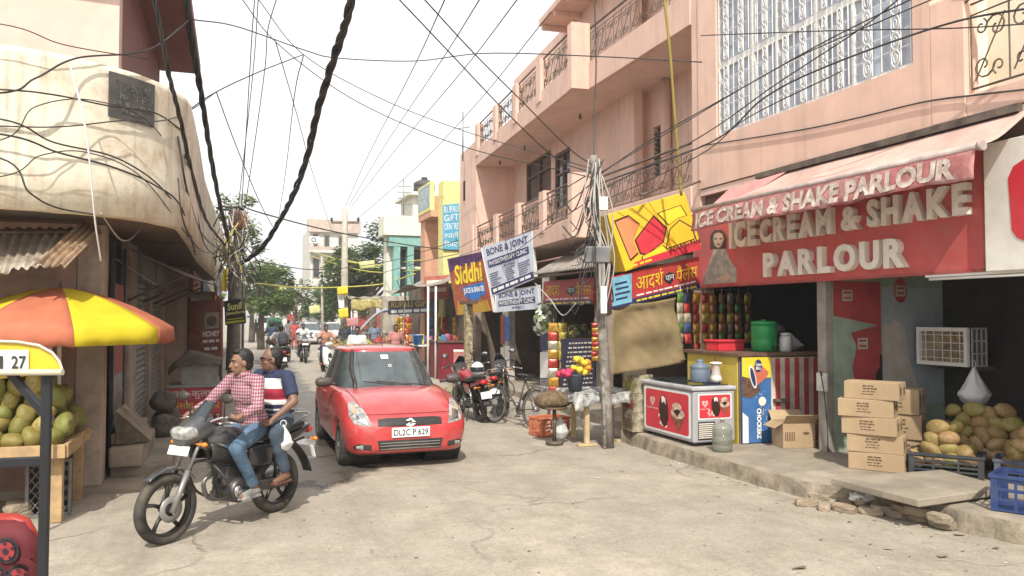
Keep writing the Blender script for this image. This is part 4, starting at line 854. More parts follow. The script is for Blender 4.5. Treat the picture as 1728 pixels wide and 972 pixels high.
for k, (u, v, rz, zz, tl_) in enumerate(((1362, 848, .3, .04, 0), (1384, 838, -.4, .04, .1), (1408, 846, .9, .05, 0), (1425, 858, -.5, .04, .1), (1392, 856, 1.4, .03, 0), (1445, 850, .2, .04, .2), (1470, 862, -.3, .04, 0), (1490, 858, .5, .07, .1), (1510, 866, -.8, .04, 0), (1548, 862, -.6, .11, 0), (1550, 872, -.7, .04, 0), (1585, 874, -.8, .11, .05), (1590, 884, -.75, .04, 0), (1425, 842, -.2, .08, .1), (1460, 846, .8, .09, .2), (1525, 858, -.9, .1, .1))):
    o = bpy.data.objects.new('brick', BM[k % 5]); COL.objects.link(o); o.location = onZ(u, v, zz); o.rotation_euler = (tl_, tl_*.5, rz-.7); tag(o, 'loose dusty brick at the broken kerb under the concrete slab', 'brick', 'loose bricks at the broken kerb')
b = MB(); rs = random.Random(2)
b.grid(lambda a, c: V((math.cos(a*6.28)*.16*math.sin(math.pi*c)*(1+.5*pnoise(V((a*9, c*6, 0)))), math.sin(a*6.28)*.09*math.sin(math.pi*c)*(1+.5*pnoise(V((a*9, c*6, 3)))), .055-.06*math.cos(math.pi*c)+.03*pnoise(V((a*12, c*9, 5))))), 30, 14, True, True)
o = b.build('plastic_wrapper', M_BAGW); o.location = onZ(1458, 846, .09); tag(o, 'crumpled white plastic wrapper among the loose bricks', 'litter')
b = MB(); rs = random.Random(12); ML = [mat('litter_%d' % k, c, .8, var=.2) for k, c in enumerate(((.6, .58, .52), (.32, .27, .2), (.4, .40, .16), (.15, .12, .09)))]
def scrap(x, y, s_, z=0):
    b.i = rs.choices((0, 1, 2, 3), (2, 5, 1, 3))[0]; n = rs.randint(4, 7); a0 = rs.random()*6; h = s_*.35; c = V((x, y, z+gz(x, y)+.004+h*.6)); P = [c+V((math.cos(a0+6.28*k/n)*s_*rs.uniform(.5, 1.2), math.sin(a0+6.28*k/n)*s_*rs.uniform(.3, .8), rs.uniform(-.4, .1)*h)) for k in range(n)]
    o = len(b.v); b.v += [c]+P
    for k in range(n): b.f.append([o, o+1+k, o+1+(k+1) % n]); b.m.append(b.i); b.s.append(False)
for k in range(150):
    u = rs.uniform(400, 1728); v = rs.uniform(770, 970); p = onZ(u, v)
    if p.x < 5.6: scrap(p.x, p.y, rs.uniform(.008, .022))
for k in range(130): t_ = rs.random(); y = 4.2+t_*7; x = 5.75-(.0 if y > 7 else -(7-y)*.28)-abs(rs.gauss(0, .22)); scrap(x, y, rs.uniform(.008, .028))
for (u, v, s_) in ((1515, 885, .05), (1560, 890, .04), (1620, 903, .06), (1500, 928, .05), (1590, 940, .08), (1350, 960, .07), (1680, 925, .04), (1440, 905, .03), (1050, 795, .05), (1010, 806, .04), (1215, 868, .04), (700, 838, .04)): p = onZ(u, v); scrap(p.x, p.y, s_)
tag(b.build('litter', ML), 'scattered dry leaves, paper scraps and chips on the road', 'litter', kind='stuff')
# ================================================================ corner building on the left
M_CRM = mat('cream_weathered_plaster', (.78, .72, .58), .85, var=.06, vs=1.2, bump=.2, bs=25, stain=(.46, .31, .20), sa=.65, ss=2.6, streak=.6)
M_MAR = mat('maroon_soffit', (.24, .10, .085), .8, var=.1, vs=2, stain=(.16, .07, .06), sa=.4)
M_LPINK = mat('lilac_pink_wall', (.70, .52, .44), .85, var=.05, stain=(.56, .40, .34), sa=.4)
M_GRUB = mat('grubby_plaster', (.40, .32, .26), .9, var=.15, vs=2.5, bump=.25, bs=20, stain=(.17, .12, .1), sa=.7, ss=2, streak=.5)
M_SHUT = mat('grey_shutter', (.22, .23, .23), .6, .3, var=.12, dust=.3); M_REDW = mat('red_door_paint', (.30, .055, .045), .6, var=.15, dust=.15)
lb = thing('corner_building', 'cream building with a rounded first floor balcony wall and a black name plaque', 'building', (-1.38, 9.9, 0))
# rounded balcony parapet: path in plan, swept profile
def arc(cx, cy, r, a0, a1, n): return [(cx+r*math.cos(rad(a0+(a1-a0)*k/n)), cy+r*math.sin(rad(a0+(a1-a0)*k/n))) for k in range(n+1)]
plan = [(-7, 8.45), (-5, 8.5), (-3.2, 8.58)]+arc(-2.35, 10.45, 1.83, -96, -4, 16)+[(-.52, 12.5), (-.55, 16), (-.48, 20), (-.35, 25)]
BZ0, BZ1 = 3.02, 4.58
b = MB(); n = len(plan)
def offp(k, d):
    p = V(plan[k]+(0,)); t_ = (V(plan[min(k+1, n-1)]+(0,))-V(plan[max(k-1, 0)]+(0,))).normalized(); nn = V((t_.y, -t_.x, 0)); return p-nn*d
prof = [(.14, BZ0), (0, BZ0+.01), (-.005, BZ0+.4), (0, BZ1-.06), (.0, BZ1), (.1, BZ1), (.12, BZ1-.02), (.12, BZ0+.2)]
vs = []
for d, z in prof: vs += [offp(k, d)+V((0, 0, z+pnoise(V((k*.7, z, 0)))*.012)) for k in range(n)]
b.add(vs, [(r*n+k, r*n+k+1, (r+1)*n+k+1, (r+1)*n+k) for r in range(len(prof)-1) for k in range(n-1)], True); b.build('balcony_wall', M_CRM, lb)
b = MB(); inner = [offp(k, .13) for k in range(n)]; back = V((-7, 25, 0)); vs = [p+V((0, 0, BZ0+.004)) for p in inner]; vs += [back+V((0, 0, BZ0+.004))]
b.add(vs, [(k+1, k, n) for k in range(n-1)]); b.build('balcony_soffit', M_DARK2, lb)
# upper wall with pink front, recess, maroon soffit above
b = MB(); b.bx(-7, -1.25, 9.7, 9.95, BZ0+.1, 6.35); b.build('upper_front_wall', M_LPINK, lb)
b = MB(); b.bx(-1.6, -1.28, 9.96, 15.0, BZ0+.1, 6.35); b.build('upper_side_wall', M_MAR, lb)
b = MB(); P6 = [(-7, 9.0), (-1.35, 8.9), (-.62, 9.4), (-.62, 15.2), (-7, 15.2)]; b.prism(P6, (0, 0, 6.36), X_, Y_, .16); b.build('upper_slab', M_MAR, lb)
# ground floor front: wall facing the camera, corner pillar, shop fronts along the street side
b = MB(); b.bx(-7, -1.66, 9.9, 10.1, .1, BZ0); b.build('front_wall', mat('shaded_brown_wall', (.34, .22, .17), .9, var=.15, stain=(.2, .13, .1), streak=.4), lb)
b = MB(); b.bx(-1.655, -1.38, 9.88, 10.2, .1, BZ0); b.build('corner_pillar', M_GRUB, lb, bevel=.015)
XS = -1.38
for (y0, y1) in ((12.1, 12.9), (15.0, 15.3), (17.6, 17.9)): b = MB(); b.bx(XS-.25, XS+.02, y0, y1, .1, BZ0); b.build('wall_pier', M_GRUB, lb, bevel=.012)
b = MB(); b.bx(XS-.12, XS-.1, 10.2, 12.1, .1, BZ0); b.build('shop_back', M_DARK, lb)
d_ = MB(); d_.bx(XS-.06, XS-.02, 10.75, 11.75, 1.15, 2.4); do = d_.build('door', M_REDW, lb)
d_ = MB(); d_.bx(XS-.04, XS+.0, 10.7, 10.78, .1, 2.9); d_.bx(XS-.04, XS, 11.75, 11.85, .1, 2.9); sub(d_, 'door_frame', M_BLACK, do, lb)
d_ = MB(); d_.bx(XS-.02, XS-.012, 10.85, 11.7, .55, 1.25); sub(d_, 'glass_pane', mat('dusty_glass', (.28, .28, .27), .2, var=.3, vs=5), do, lb)
for (y0, y1) in ((12.95, 15.0), (15.3, 17.6)):
    s_ = MB(); zz = .1; N_ = 26
    for k in range(N_):
        z = .1+(2.45)*k/N_; s_.add([(XS-.08, y0, z), (XS-.08, y1, z), (XS-.045, y1, z+.047), (XS-.045, y0, z+.047), (XS-.08, y1, z+.094), (XS-.08, y0, z+.094)], [(0, 1, 2, 3), (3, 2, 4, 5)], False)
    s_.build('roller_shutter', M_SHUT, lb); s_ = MB(); s_.bx(XS-.1, XS+.08, y0, y1, 2.55, 2.9); s_.build('shutter_box', M_SHUT, lb, bevel=.02)
# black name plaque with worn raised lettering, bent to the round wall
def on_arc(s_, z, d=0.):
    a = rad(-96+92*s_); r = 1.83+d; return V((-2.35+r*math.cos(a), 10.45+r*math.sin(a), z))
def plq(a, c, d=.02):
    s0, s1 = plq.s; return on_arc(s0+(s1-s0)*a, 3.55+.62*c-.0*a, d)
def arc_s(u):      # where along the arc a pixel column meets the wall
    best = min(range(0, 201), key=lambda k: abs((lambda p: 864+FPX*(p-_C).dot(_R)/(p-_C).dot(_F))(on_arc(k/200, 3.8))-u)); return best/200
plq.s = (arc_s(180), arc_s(257))
zt, zb_ = onD(180, 119, (on_arc(plq.s[0], 3.8)-_C).dot(_F)).z, onD(180, 196, (on_arc(plq.s[0], 3.8)-_C).dot(_F)).z
def plq(a, c, d=.02, s=plq.s): return on_arc(s[0]+(s[1]-s[0])*a, zb_+(zt-zb_)*c, d)
pq = thing('name_plaque', 'black stone name plaque with worn engraved lettering on the rounded cream wall', 'plaque', plq(.5, 0))
b = MB(); b.grid(lambda a, c: plq(a, c), 12, 1, False); b.grid(lambda a, c: plq(1-a, c, -.02), 12, 1, False); b.build('slab', mat('black_slate', (.05, .05, .055), .6, var=.3, vs=10, dust=.25), pq, solid=.012)
for st, a0, c0, a1, c1 in (('SHANKAR', .12, .66, .92, .86), ('MARKET', .2, .45, .85, .62)):
    vs, fs, _ = text_mesh(st, .015); b = MB(); b.add([plq(a0+(a1-a0)*p.x, c0+(c1-c0)*p.y, .031) for p in vs], fs); b.build('lettering', mat('worn_letter', (.13, .125, .12), .7, var=.4, vs=20), pq)
for k, (c0, a0, a1) in enumerate(((.3, .1, .95), (.14, .25, .7))):
    b = MB(); n_ = 5 if k == 0 else 3
    for q in range(n_): x0 = a0+(a1-a0)*q/n_; b.add([plq(x0+(a1-a0)*.8/n_*i, c0+.1*j, .031) for j in (0, 1) for i in (0, 1)], [(0, 1, 3, 2)])
    tag(b.build('worn_rows', mat('worn_letter', (.13, .125, .12), .7), pq), kind='stuff')
# corrugated shade over the fruit stall
M_CORR = mat('rusty_corrugated_sheet', (.42, .36, .29), .6, .25, var=.2, vs=5, stain=(.24, .13, .07), sa=.6, ss=2.5)
def corr(P00, P10, P11, P01, n, amp, nv=4, tear=0):
    b = MB(); P = Panel(P01, P11, P10, P00)
    b.grid(lambda a, c: P.pt(a, c-(tear*max(0, pnoise(V((a*9, 0, 3))))*(1-c)), amp*math.sin(a*n*2*math.pi)), n*6, nv); return b
cs = thing('corrugated_shade', 'rusty corrugated iron shade below the rounded balcony over the fruit stall', 'awning', (-2.6, 9.5, 2.6))
y_ = 8.75
b = corr(onY(-160, 470, y_), onY(110, 446, y_), onY(150, 385, 9.6), onY(-160, 385, 9.7), 17, .018, 4, .25); b.build('sheet', M_CORR, cs, solid=.004)
b = corr(onY(62, 444, y_-.12)+V((0, 0, -.0)), onY(112, 449, y_-.12), onY(172, 388, 9.4), onY(140, 372, 9.4), 4, .02, 4, .2); b.build('loose_sheet', mat('rust_sheet', (.36, .25, .16), .7, .2, var=.25, stain=(.2, .1, .05), sa=.7, ss=3), cs, solid=.004)
b = MB(); b.tube([onY(-160, 392, 9.55), onY(170, 392, 9.45)], .025, 6); b.build('rafter', M_WOOD, cs)
# long shade of dark sheets and trusses under the side balcony
sh = thing('metal_shade', 'dark sheet metal shade with struts running above the roller shutters', 'awning', (-.9, 15, 2.5))
b = MB(); b.add([(-1.3, 10.5, 2.85), (-.66, 11.4, 2.55), (-.3, 18.6, 2.62), (-1.3, 18.6, 2.95)], [(0, 1, 2, 3)]); b.build('sheet', mat('sooty_sheet', (.09, .075, .06), .7, .2, var=.3, vs=4, dust=.2), sh, solid=.012)
for y in (11.8, 13.6, 15.4, 17.2): b = MB(); b.tube([(-1.36, y, 2.2), (-.62, y, 2.56)], .018, 6); b.build('strut', M_IRON, sh)
b = MB(); b.tube([onD(150, 385, 9), onD(185, 430, 10.2), onD(262, 480, 12)], .012, 5); b.build('loose_bar', M_STEEL, sh)
# steps of stone slabs
st_ = thing('stone_steps', 'worn grey stone steps leading up to the shop door behind the fruit stall', 'steps', (-.95, 10.8, 0))
for (x0, x1, y0, y1, z0, z1) in ((-1.36, -.72, 10.4, 11.9, 0, .22), (-1.36, -1.0, 10.25, 11.9, .221, .46), (-1.36, -1.1, 10.4, 12.0, .461, .6)): b = MB(); b.bx(x0, x1, y0, y1, z0, z1); b.build('step', M_CONC, st_, bevel=.03)
b = MB(); b.add([(-1.3, 10.35, .47), (-.95, 10.5, .47), (-.98, 11.2, .5), (-1.3, 11.2, .86), (-1.3, 10.35, .86)], [(0, 1, 2, 3, 4), (0, 4, 3), (0, 1, 4)]); b.build('leaning_slab', M_CONC2, st_, solid=.06)
# bundle of sacks by the shutter
rs = random.Random(21)
for k, (x, y, z, sx, sy, sz) in enumerate(((-1.0, 14.1, .28, .22, .3, .22), (-1.02, 13.6, .26, .2, .24, .18), (-1.05, 13.9, .62, .2, .26, .17))):
    b = MB(); b.ell((0, 0, 0), (sx, sy, sz), 16, 10, None, .7)
    for q, p in enumerate(b.v): b.v[q] = p*(1+.18*pnoise(p*7+V((k, 0, 0))))
    o = b.build('cloth_sack', mat('grey_sacking', (.15, .13, .11), .95, var=.3, vs=6, bump=.5, bs=20)); o.location = (x, y, z); tag(o, 'grey cloth sack heaped beside the red kulfi cart', 'sack', 'sacks beside the kulfi cart')
# ================================================================ fruit stall: bench, coconuts, umbrella, crate
M_BWOOD = mat('raw_bench_wood', (.46, .31, .16), .8, var=.15, vs=6, stain=(.3, .19, .1), sa=.5, ss=6)
fb = thing('wooden_bench', 'rough wooden trestle table heaped with green coconuts under the umbrella', 'table', (-2.6, 9.3, 0))
tz = .74; c1 = onZ(165, 742, tz); c0 = onZ(0, 770, tz)
b = MB()
for k in range(3): y = 8.75+k*.42; bb = MB(); bb.bx(-4.4, -1.52+k*.03, y-.2, y+.2, tz-.04, tz); bb.build('plank', M_BWOOD, fb, bevel=.006)
bb = MB(); bb.bx(-4.4, -1.5, 8.53, 8.57, tz-.1, tz+.03); bb.build('front_rail', M_BWOOD, fb, bevel=.005); bb = MB(); bb.bx(-1.52, -1.48, 8.57, 9.8, tz-.1, tz+.03); bb.build('end_rail', M_BWOOD, fb, bevel=.005)
for (x, y) in ((-1.58, 9.7), (-1.6, 8.75), (-2.42, 8.7), (-3.6, 8.7), (-2.6, 9.7)): bb = MB(); bb.bx(x-.05, x+.05, y-.05, y+.05, 0, tz-.1); bb.build('leg', M_BWOOD, fb, bevel=.005)
nC = pile((-2.28, 9.2), 0, 1.6, 1.0, 1.0, .093, CG, 'green coconut heaped on the wooden table under the striped umbrella', 'green coconuts on the wooden table', 8, tz-.02, lambda a, c: (1.05 if a < .08 else .8)*(1 if c > -.3 else .7))
# umbrella
um = thing('market_umbrella', 'orange and yellow segmented market umbrella shading the coconut table', 'umbrella', (0, 0, 0))
apex = onD(102, 486, 8.3); up = V((apex.x, apex.y, apex.z)); UR = 1.13
um.location = (up.x, up.y, 0); um.matrix_basis = Matrix.Translation((up.x, up.y, 0))
M_UO = mat('umbrella_orange', (.66, .22, .12), .8, var=.1, vs=3, tl=.35, stain=(.5, .17, .1), sa=.4); M_UY = mat('umbrella_yellow', (.80, .66, .03), .8, var=.08, vs=3, tl=.35)
ns = 8; rim_z = up.z-.42
def ump(a, c):     # a angle 0..1 of circle, c 0 apex..1 rim
    t_ = a*2*math.pi; seg = (a*ns) % 1; r = UR*c*(1-.06*math.sin(math.pi*seg)*c); z = up.z-.42*(c**1.7)-.02*math.sin(math.pi*seg)*math.sin(math.pi*c); return V((up.x+r*math.cos(t_), up.y+r*math.sin(t_), z))
for k in range(ns):
    b = MB(); a0 = (k+.2)/ns
    def gore(s_, c, k=k):
        a = (k+s_)/ns-.205
        if c <= .8: return ump2(a, s_, c/.8)
        q = ump2(a, s_, 1); d = (c-.8)/.2; return q+V((0, 0, -.16*d*(1+.12*math.sin(s_*25+k))))+V((math.cos(a*6.283), math.sin(a*6.283), 0))*(.02*math.sin(s_*19+k*2)*d)
    def ump2(a, s_, c): t_ = a*6.28318; r = UR*c*(1-.05*math.sin(math.pi*s_)*c); return V((up.x+r*math.cos(t_), up.y+r*math.sin(t_), up.z-.42*(c**1.7)-.03*math.sin(math.pi*s_)*math.sin(math.pi*c)))
    b.grid(gore, 8, 10); b.build('gore', M_UO if k % 2 else M_UY, um, solid=.002)
    a = k/ns-.205; bb = MB(); bb.tube([ump2(a, 0, c/6)+V((0, 0, -.012)) for c in range(7)], .006, 5); bb.build('rib', M_STEEL, um)
b = MB(); b.cyl((up.x, up.y, 0), (up.x, up.y, up.z-.01), .022, n=10); b.build('pole', M_WHITEP, um); b = MB(); b.cyl((up.x, up.y, up.z), (up.x, up.y, up.z+.06), .02, .012, n=8); b.build('finial', M_IRON, um)
# thin white prop pole and dark crate under the table
pp = thing('prop_pole', 'thin white pole with a knotted joint standing at the end of the coconut table', 'pole', onZ(95, 775, .7).xyz*0+V((-1.62, 8.42, 0)))
b = MB(); b.cyl((-1.62, 8.42, 0), (-1.62, 8.42, 1.72), .018, n=8); b.build('pole', M_WHITEP, pp); b = MB(); b.lathe([(.02, -.03), (.032, -.02), (.024, 0), (.032, .02), (.02, .03)], 10, Matrix.Translation((-1.62, 8.42, 1.36))); b.build('joint', M_WHITEP, pp)
cr = thing('plastic_crate', 'black plastic crate stood on its side under the coconut table, lattice face out', 'crate', (-1.72, 9.0, 0), rad(8))
M_LAT = mat('lattice_grey', (.13, .125, .12), .6, var=.15, dust=.4)
w_, h, d = .4, .56, .3
b = MB(); b.bx(-w_/2, w_/2, -.02+d, d, 0, h); b.bx(-w_/2, -w_/2+.02, 0, d-.02, 0, h); b.bx(w_/2-.02, w_/2, 0, d-.02, 0, h); b.bx(-w_/2+.02, w_/2-.02, 0, d-.02, 0, .02); b.bx(-w_/2+.02, w_/2-.02, 0, d-.02, h-.02, h); b.build('tub', M_CRB, cr, False)
b = MB(); lines = []
for k in range(-7, 11):
    x = k*.075
    for sgn in (1, -1):
        p0 = V((-w_/2+x, 0, 0)) if sgn > 0 else V((w_/2-x, 0, 0)); p1 = p0+V((sgn*h*.75, 0, h)); pts_ = []
        for t_ in [q/30 for q in range(31)]:
            p = p0.lerp(p1, t_)
            if abs(p.x) <= w_/2: pts_.append(p)
        if len(pts_) > 1: b.tube([pts_[0]+V((0, -.004*sgn, 0)), pts_[-1]+V((0, -.004*sgn, 0))], .006, 4, False)
b.build('lattice', M_LAT, cr, False); b = MB()
for q in ((-w_/2, w_/2, 0, .03), (-w_/2, w_/2, h-.03, h), (-w_/2, -w_/2+.03, .03, h-.03), (w_/2-.03, w_/2, .03, h-.03)): b.bx(q[0], q[1], -.018, .0, q[2], q[3])
b.build('frame', M_LAT, cr, False)
for (x, y, rz) in ((-1.98, 8.95, .4), (-2.0, 9.15, -.2)):
    for z in (.04, .115): o = bpy.data.objects.new('brick', BM[1]); COL.objects.link(o); o.location = (x, y, z); o.rotation_euler = (0, 0, rz+z*3); tag(o, 'loose brick stacked beside the lattice crate under the coconut table', 'brick', 'bricks under the coconut table')
# ================================================================ e-rickshaw at the frame edge
er = thing('electric_rickshaw', 'yellow roofed electric rickshaw with black posts and a red football print seat', 'rickshaw', onZ(20, 1000))
dE = 2.5; M_EY = mat('rickshaw_yellow', (.72, .50, .02), .35, var=.06, coat=.3, dust=.1); M_EB = mat('rickshaw_black', (.018, .02, .024), .4, var=.1)
def ed_(u, v, dd=0.): return onD(u, v, dE+dd)
rp = [(-330, 630), (-330, 585), (-200, 578), (-60, 574), (30, 577), (66, 583), (88, 595), (100, 610), (106, 628)]
front = [ed_(*q) for q in rp]; fw = V((0, 0, 0))+_F.copy(); fw.z = 0; fw.normalize()
nn = len(rp); EP = Panel(ed_(-330, 574), ed_(106, 574), ed_(106, 632), ed_(-330, 632))
b = MB(); A = [p for p in front]; fw = (_F*.45-_R*.9); fw.z = 0; fw.normalize(); B = [p+fw*1.2-V((0, 0, .12)) for p in front]; b.add(A+B, [(k, k+1, nn+k+1, nn+k)[::-1] for k in range(1, nn-1)], True); b.add(A, [tuple(range(nn))], False); b.build('roof_hood', M_EY, er)
b = MB(); b.tube([ed_(-330, 630, -.012), ed_(106, 628, -.012)], .011, 6); b.tube([ed_(-330, 576, -.006)]+[ed_(u, v, -.006) for u, v in rp[3:]], .005, 5, False); b.build('roof_trim', mat('trim_cream', (.6, .55, .42), .5), er)
b = MB(); EP.rect(b, .35, (632-626)/58, (50+330)/436, (632-590)/58, .006); b.build('number_plate', M_WHT, er)
b = MB(); EP.text(b, '1', (2+330)/436, (632-622)/58, (8+330)/436, (632-600)/58, .009, .02); b.build('lettering', M_BLACK, er); b = MB(); EP.text(b, '27', (22+330)/436, (632-622)/58, (47+330)/436, (632-600)/58, .009, .02); b.build('lettering', M_BLACK, er)
def post(u0, v0, u1, v1, wd, dd=.02, dep=.02):
    p0, p1 = ed_(u0, v0, dd), ed_(u1, v1, dd); b = MB(); t_ = (p1-p0).normalized(); sN = _R if abs(t_.dot(_R)) < .7 else _U; fN = t_.cross(sN).normalized(); w2 = wd/2
    vs = [p+sN*sx+fN*sy for p in (p0, p1) for sx, sy in ((-w2, -dep/2), (w2, -dep/2), (w2, dep/2), (-w2, dep/2))]
    b.add(vs, [(0, 1, 2, 3), (7, 6, 5, 4), (0, 4, 5, 1), (1, 5, 6, 2), (2, 6, 7, 3), (3, 7, 4, 0)], False); return b
gz_ = 1345   # pixel row where the post meets the floor pan at this distance
post(80, 629, 62, 1420, .031).build('post', M_EB, er, bevel=.006)
post(20, 632, 84, 708, .035, .03).build('brace', M_EB, er, bevel=.004)
post(-330, 795, 72, 778, .03, .03).build('cross_rail', M_EB, er, bevel=.004)
post(-300, 629, -300, 1420, .05).build('post', M_EB, er, bevel=.006)
M_SEAT = mat('football_print_vinyl', (.13, .016, .022), .75, var=.15, vs=8)
def seat(a, c):
    u = -330+395*a; ztop = 876 if True else 0; v = 1180-(1180-878)*c
    e = max(0, (a-.9)/.1); v += 40*(e**2.4)*(c > .97)+(40*e**3 if c > .8 else 0); bulge = .05*(1-max(0, (c-.9)/.1)**2)*(1-e**4)
    return ed_(u, v, .12-bulge)
b = MB(); b.grid(seat, 30, 24); so2 = b.build('seat_back', M_SEAT, er, solid=.03)
b = MB(); b.tube([seat(k/30, 1) for k in range(31)]+[seat(1, 1-k/12) for k in range(1, 8)], .024, 8); b.build('seat_piping', mat('seat_red', (.36, .03, .02), .5), er)
M_FB = [mat('print_black', (.03, .025, .03), .5), mat('print_pink', (.34, .045, .055), .5)]
rs = random.Random(6)
b = MB()
def patch(a, c, ra, rc, n, i, off, rot=0.):
    b.i = i; P_ = []
    for k in range(n):
        t_ = rot+6.283*k/n; aa, cc = a+ra*math.cos(t_), c+rc*math.sin(t_)
        P_.append(seat(min(.99, aa), min(.985, cc))-_F*(off))
    b.add(P_, [tuple(range(n))[::-1]])
for i in range(9):
    for j in range(6):
        a = .1+i*.105+(j % 2)*.05; c = .12+j*.145
        if a > .95 or c > .95: continue
        patch(a, c, .054, .073, 12, 0, .026); patch(a, c, .038, .052, 12, 1, .030); patch(a, c, .014, .02, 5, 0, .034, rs.random())
        for q in range(5): t_ = q*1.2566+.4; patch(a+.032*math.cos(t_), c+.045*math.sin(t_), .009, .012, 4, 0, .034)
me = b.build('football_print', M_FB, er); tag(me, kind='stuff')
fl = MB(); fp = [ed_(-330, 1415, -.0), ed_(70, 1415, 0)]; fl.add(fp+[p+fw*1.2 for p in fp]+[p-V((0, 0, .06)) for p in fp]+[p+fw*1.2-V((0, 0, .06)) for p in fp], [(0, 1, 3, 2), (4, 6, 7, 5), (0, 4, 5, 1), (1, 5, 7, 3), (3, 7, 6, 2), (2, 6, 4, 0)], False); fl.build('floor_pan', M_EB, er)
zf = fp[0].z
for s_, dd in ((.15, .25), (.15, 1.0), (.88, .25)):
    c = fp[0].lerp(fp[1], s_)+fw*dd; c.z = .2; c = c.copy(); b = MB(); b.lathe([(.08, -.03), (.17, -.045), (.2, -.02), (.2, .02), (.17, .045), (.08, .03)], 20, Matrix.Translation(c) @ (_R.to_track_quat('Z', 'Y').to_matrix().to_4x4())); b.build('wheel', M_BLACK, er)
# ================================================================ kulfi cart, signs on the left
kc = thing('kulfi_cart', 'red street food cart lettered in Hindi with a glass case under brown cloth', 'cart', (-.62, 15.3, 0))
KP = Panel(onY(285, 655, 15.2), onY(374, 652, 15.2), onY(374, 716, 15.2), onY(285, 718, 15.2)); kx0, kx1 = KP.c[3].x, KP.c[2].x
b = MB(); b.bx(kx0, kx1, 15.2, 15.9, .18, KP.c[0].z); b.build('cabinet', M_REDW, kc)
b = MB(); KP.slab(b, .02, .012); kp = b.build('sign_panel', mat('kulfi_red', (.48, .05, .06), .5, var=.08, dust=.1), kc)
for st, M, c0, c1, a1 in (('सपे. कुलफी', M_LET, .69, .97, .96), ('िपसता कुलफी', M_YEL, .38, .64, .96), ('रबड़ी फलूदा', M_LET, .06, .34, .96)): b = MB(); KP.text(b, st, .04, c0, a1, c1, .017, 0); sub(b, 'lettering', M, kp, kc)
b = MB(); b.bx(kx0-.03, kx1+.03, 15.15, 15.95, KP.c[0].z+.003, KP.c[0].z+.05); b.build('counter_top', M_STEEL, kc)
gz1 = onY(330, 612, 15.3).z; zt_ = KP.c[0].z+.05; b = MB(); b.bx(kx0+.2, kx1-.08, 15.3, 15.8, zt_, gz1-.01); b.build('glass_case', mat('case_panel', (.34, .32, .29), .35, var=.2, dust=.3), kc)
b = MB()
for x in (kx0+.2, (kx0+kx1)/2+.06, kx1-.08): b.bx(x-.012, x+.012, 15.288, 15.3, zt_, gz1-.01)
b.bx(kx0+.19, kx1-.07, 15.286, 15.299, zt_, zt_+.025); b.build('case_frame', M_STEEL, kc)
def cloth(a, c): x = kx0-.02+(kx1-kx0)*1.0*a; y = 15.12+.8*c; z = gz1+.06+.13*math.sin(math.pi*min(1, a*1.1))*math.sin(math.pi*c*.9+.2)+.06*pnoise(V((a*4, c*4, 0)))-.22*max(0, .32-a)*2.4-.1*(c < .08); return (x, y, z)
b = MB(); b.grid(cloth, 24, 16); b.build('cloth_cover', mat('brown_cloth', (.13, .10, .08), .95, var=.2, bump=.4), kc, solid=.01)
for x in (kx0+.12, kx1-.12): b = MB(); b.lathe([(.05, -.02), (.17, -.03), (.18, 0), (.17, .03), (.05, .02)], 18, Matrix.Translation((x, 15.35, .18)) @ E4(0, math.pi/2, 0)); b.build('wheel', M_BLACK, kc)
hb = thing('honey_sign', 'dark red hoarding lettered HONEY beside the kulfi cart', 'sign', (-.75, 17.9, .1))
HPn = Panel(onY(318, 508, 18.4), onY(373, 505, 18.0), onY(373, 602, 18.0), onY(318, 606, 18.4))
b = MB(); HPn.slab(b, .08); b.build('board', mat('dark_red_board', (.22, .06, .05), .7, var=.15, dust=.2), hb)
b = MB(); HPn.text(b, 'HONEY', .45, .36, .97, .46, .01, .04); b.build('lettering', M_LET, hb); b = MB(); bars(HPn, b, .45, .26, .97, .31, .01, 3); bars(HPn, b, .5, .13, .95, .18, .01, 2); tag(b.build('small_lettering', M_LET, hb), kind='stuff')
b = MB(); HPn.rect(b, .5, .5, .95, .78, .006); b.build('poster', M_GRUB, hb); b = MB(); HPn.ellipse(b, .72, .63, .16, .09, .01); b.build('poster_ring', M_DARK2, hb)
b = MB()
for x in (HPn.c[3], HPn.c[2]): b.tube([V((x.x, x.y+.1, .1)), V((x.x, x.y+.1, 2.4))], .03, 6)
b.build('frame', M_IRON, hb)
sj = thing('jeweller_sign', 'small black square sign lettered Sunil Jewellers in yellow on the wire-tangled pole', 'sign', onD(395, 548, 18.8))
SJ = Panel(onD(378, 508, 18.6), onD(412, 503, 18.6), onD(415, 545, 18.6), onD(380, 549, 18.6))
b = MB(); SJ.slab(b, .02); b.build('board', M_BLACK, sj); b = MB(); SJ.text(b, 'Sunil', .15, .58, .85, .88, .005, .03); b.build('lettering', mat('pale_yellow_print', (.72, .68, .25), .5), sj); b = MB(); SJ.text(b, 'Jewellers', .06, .36, .95, .54, .005, .02); b.build('lettering', mat('pale_yellow_print', (.72, .68, .25), .5), sj)
b = MB(); SJ.rect(b, .05, .06, .95, .14, .005); SJ.rect(b, .1, .2, .9, .24, .005); b.build('yellow_band', mat('lime_yellow', (.55, .6, .05), .5), sj)
b = MB(); b.tube([SJ.pt(.5, .98, -.02), SJ.pt(.5, 1.1, -.25)], .012, 5); b.build('hanger', M_IRON, sj)
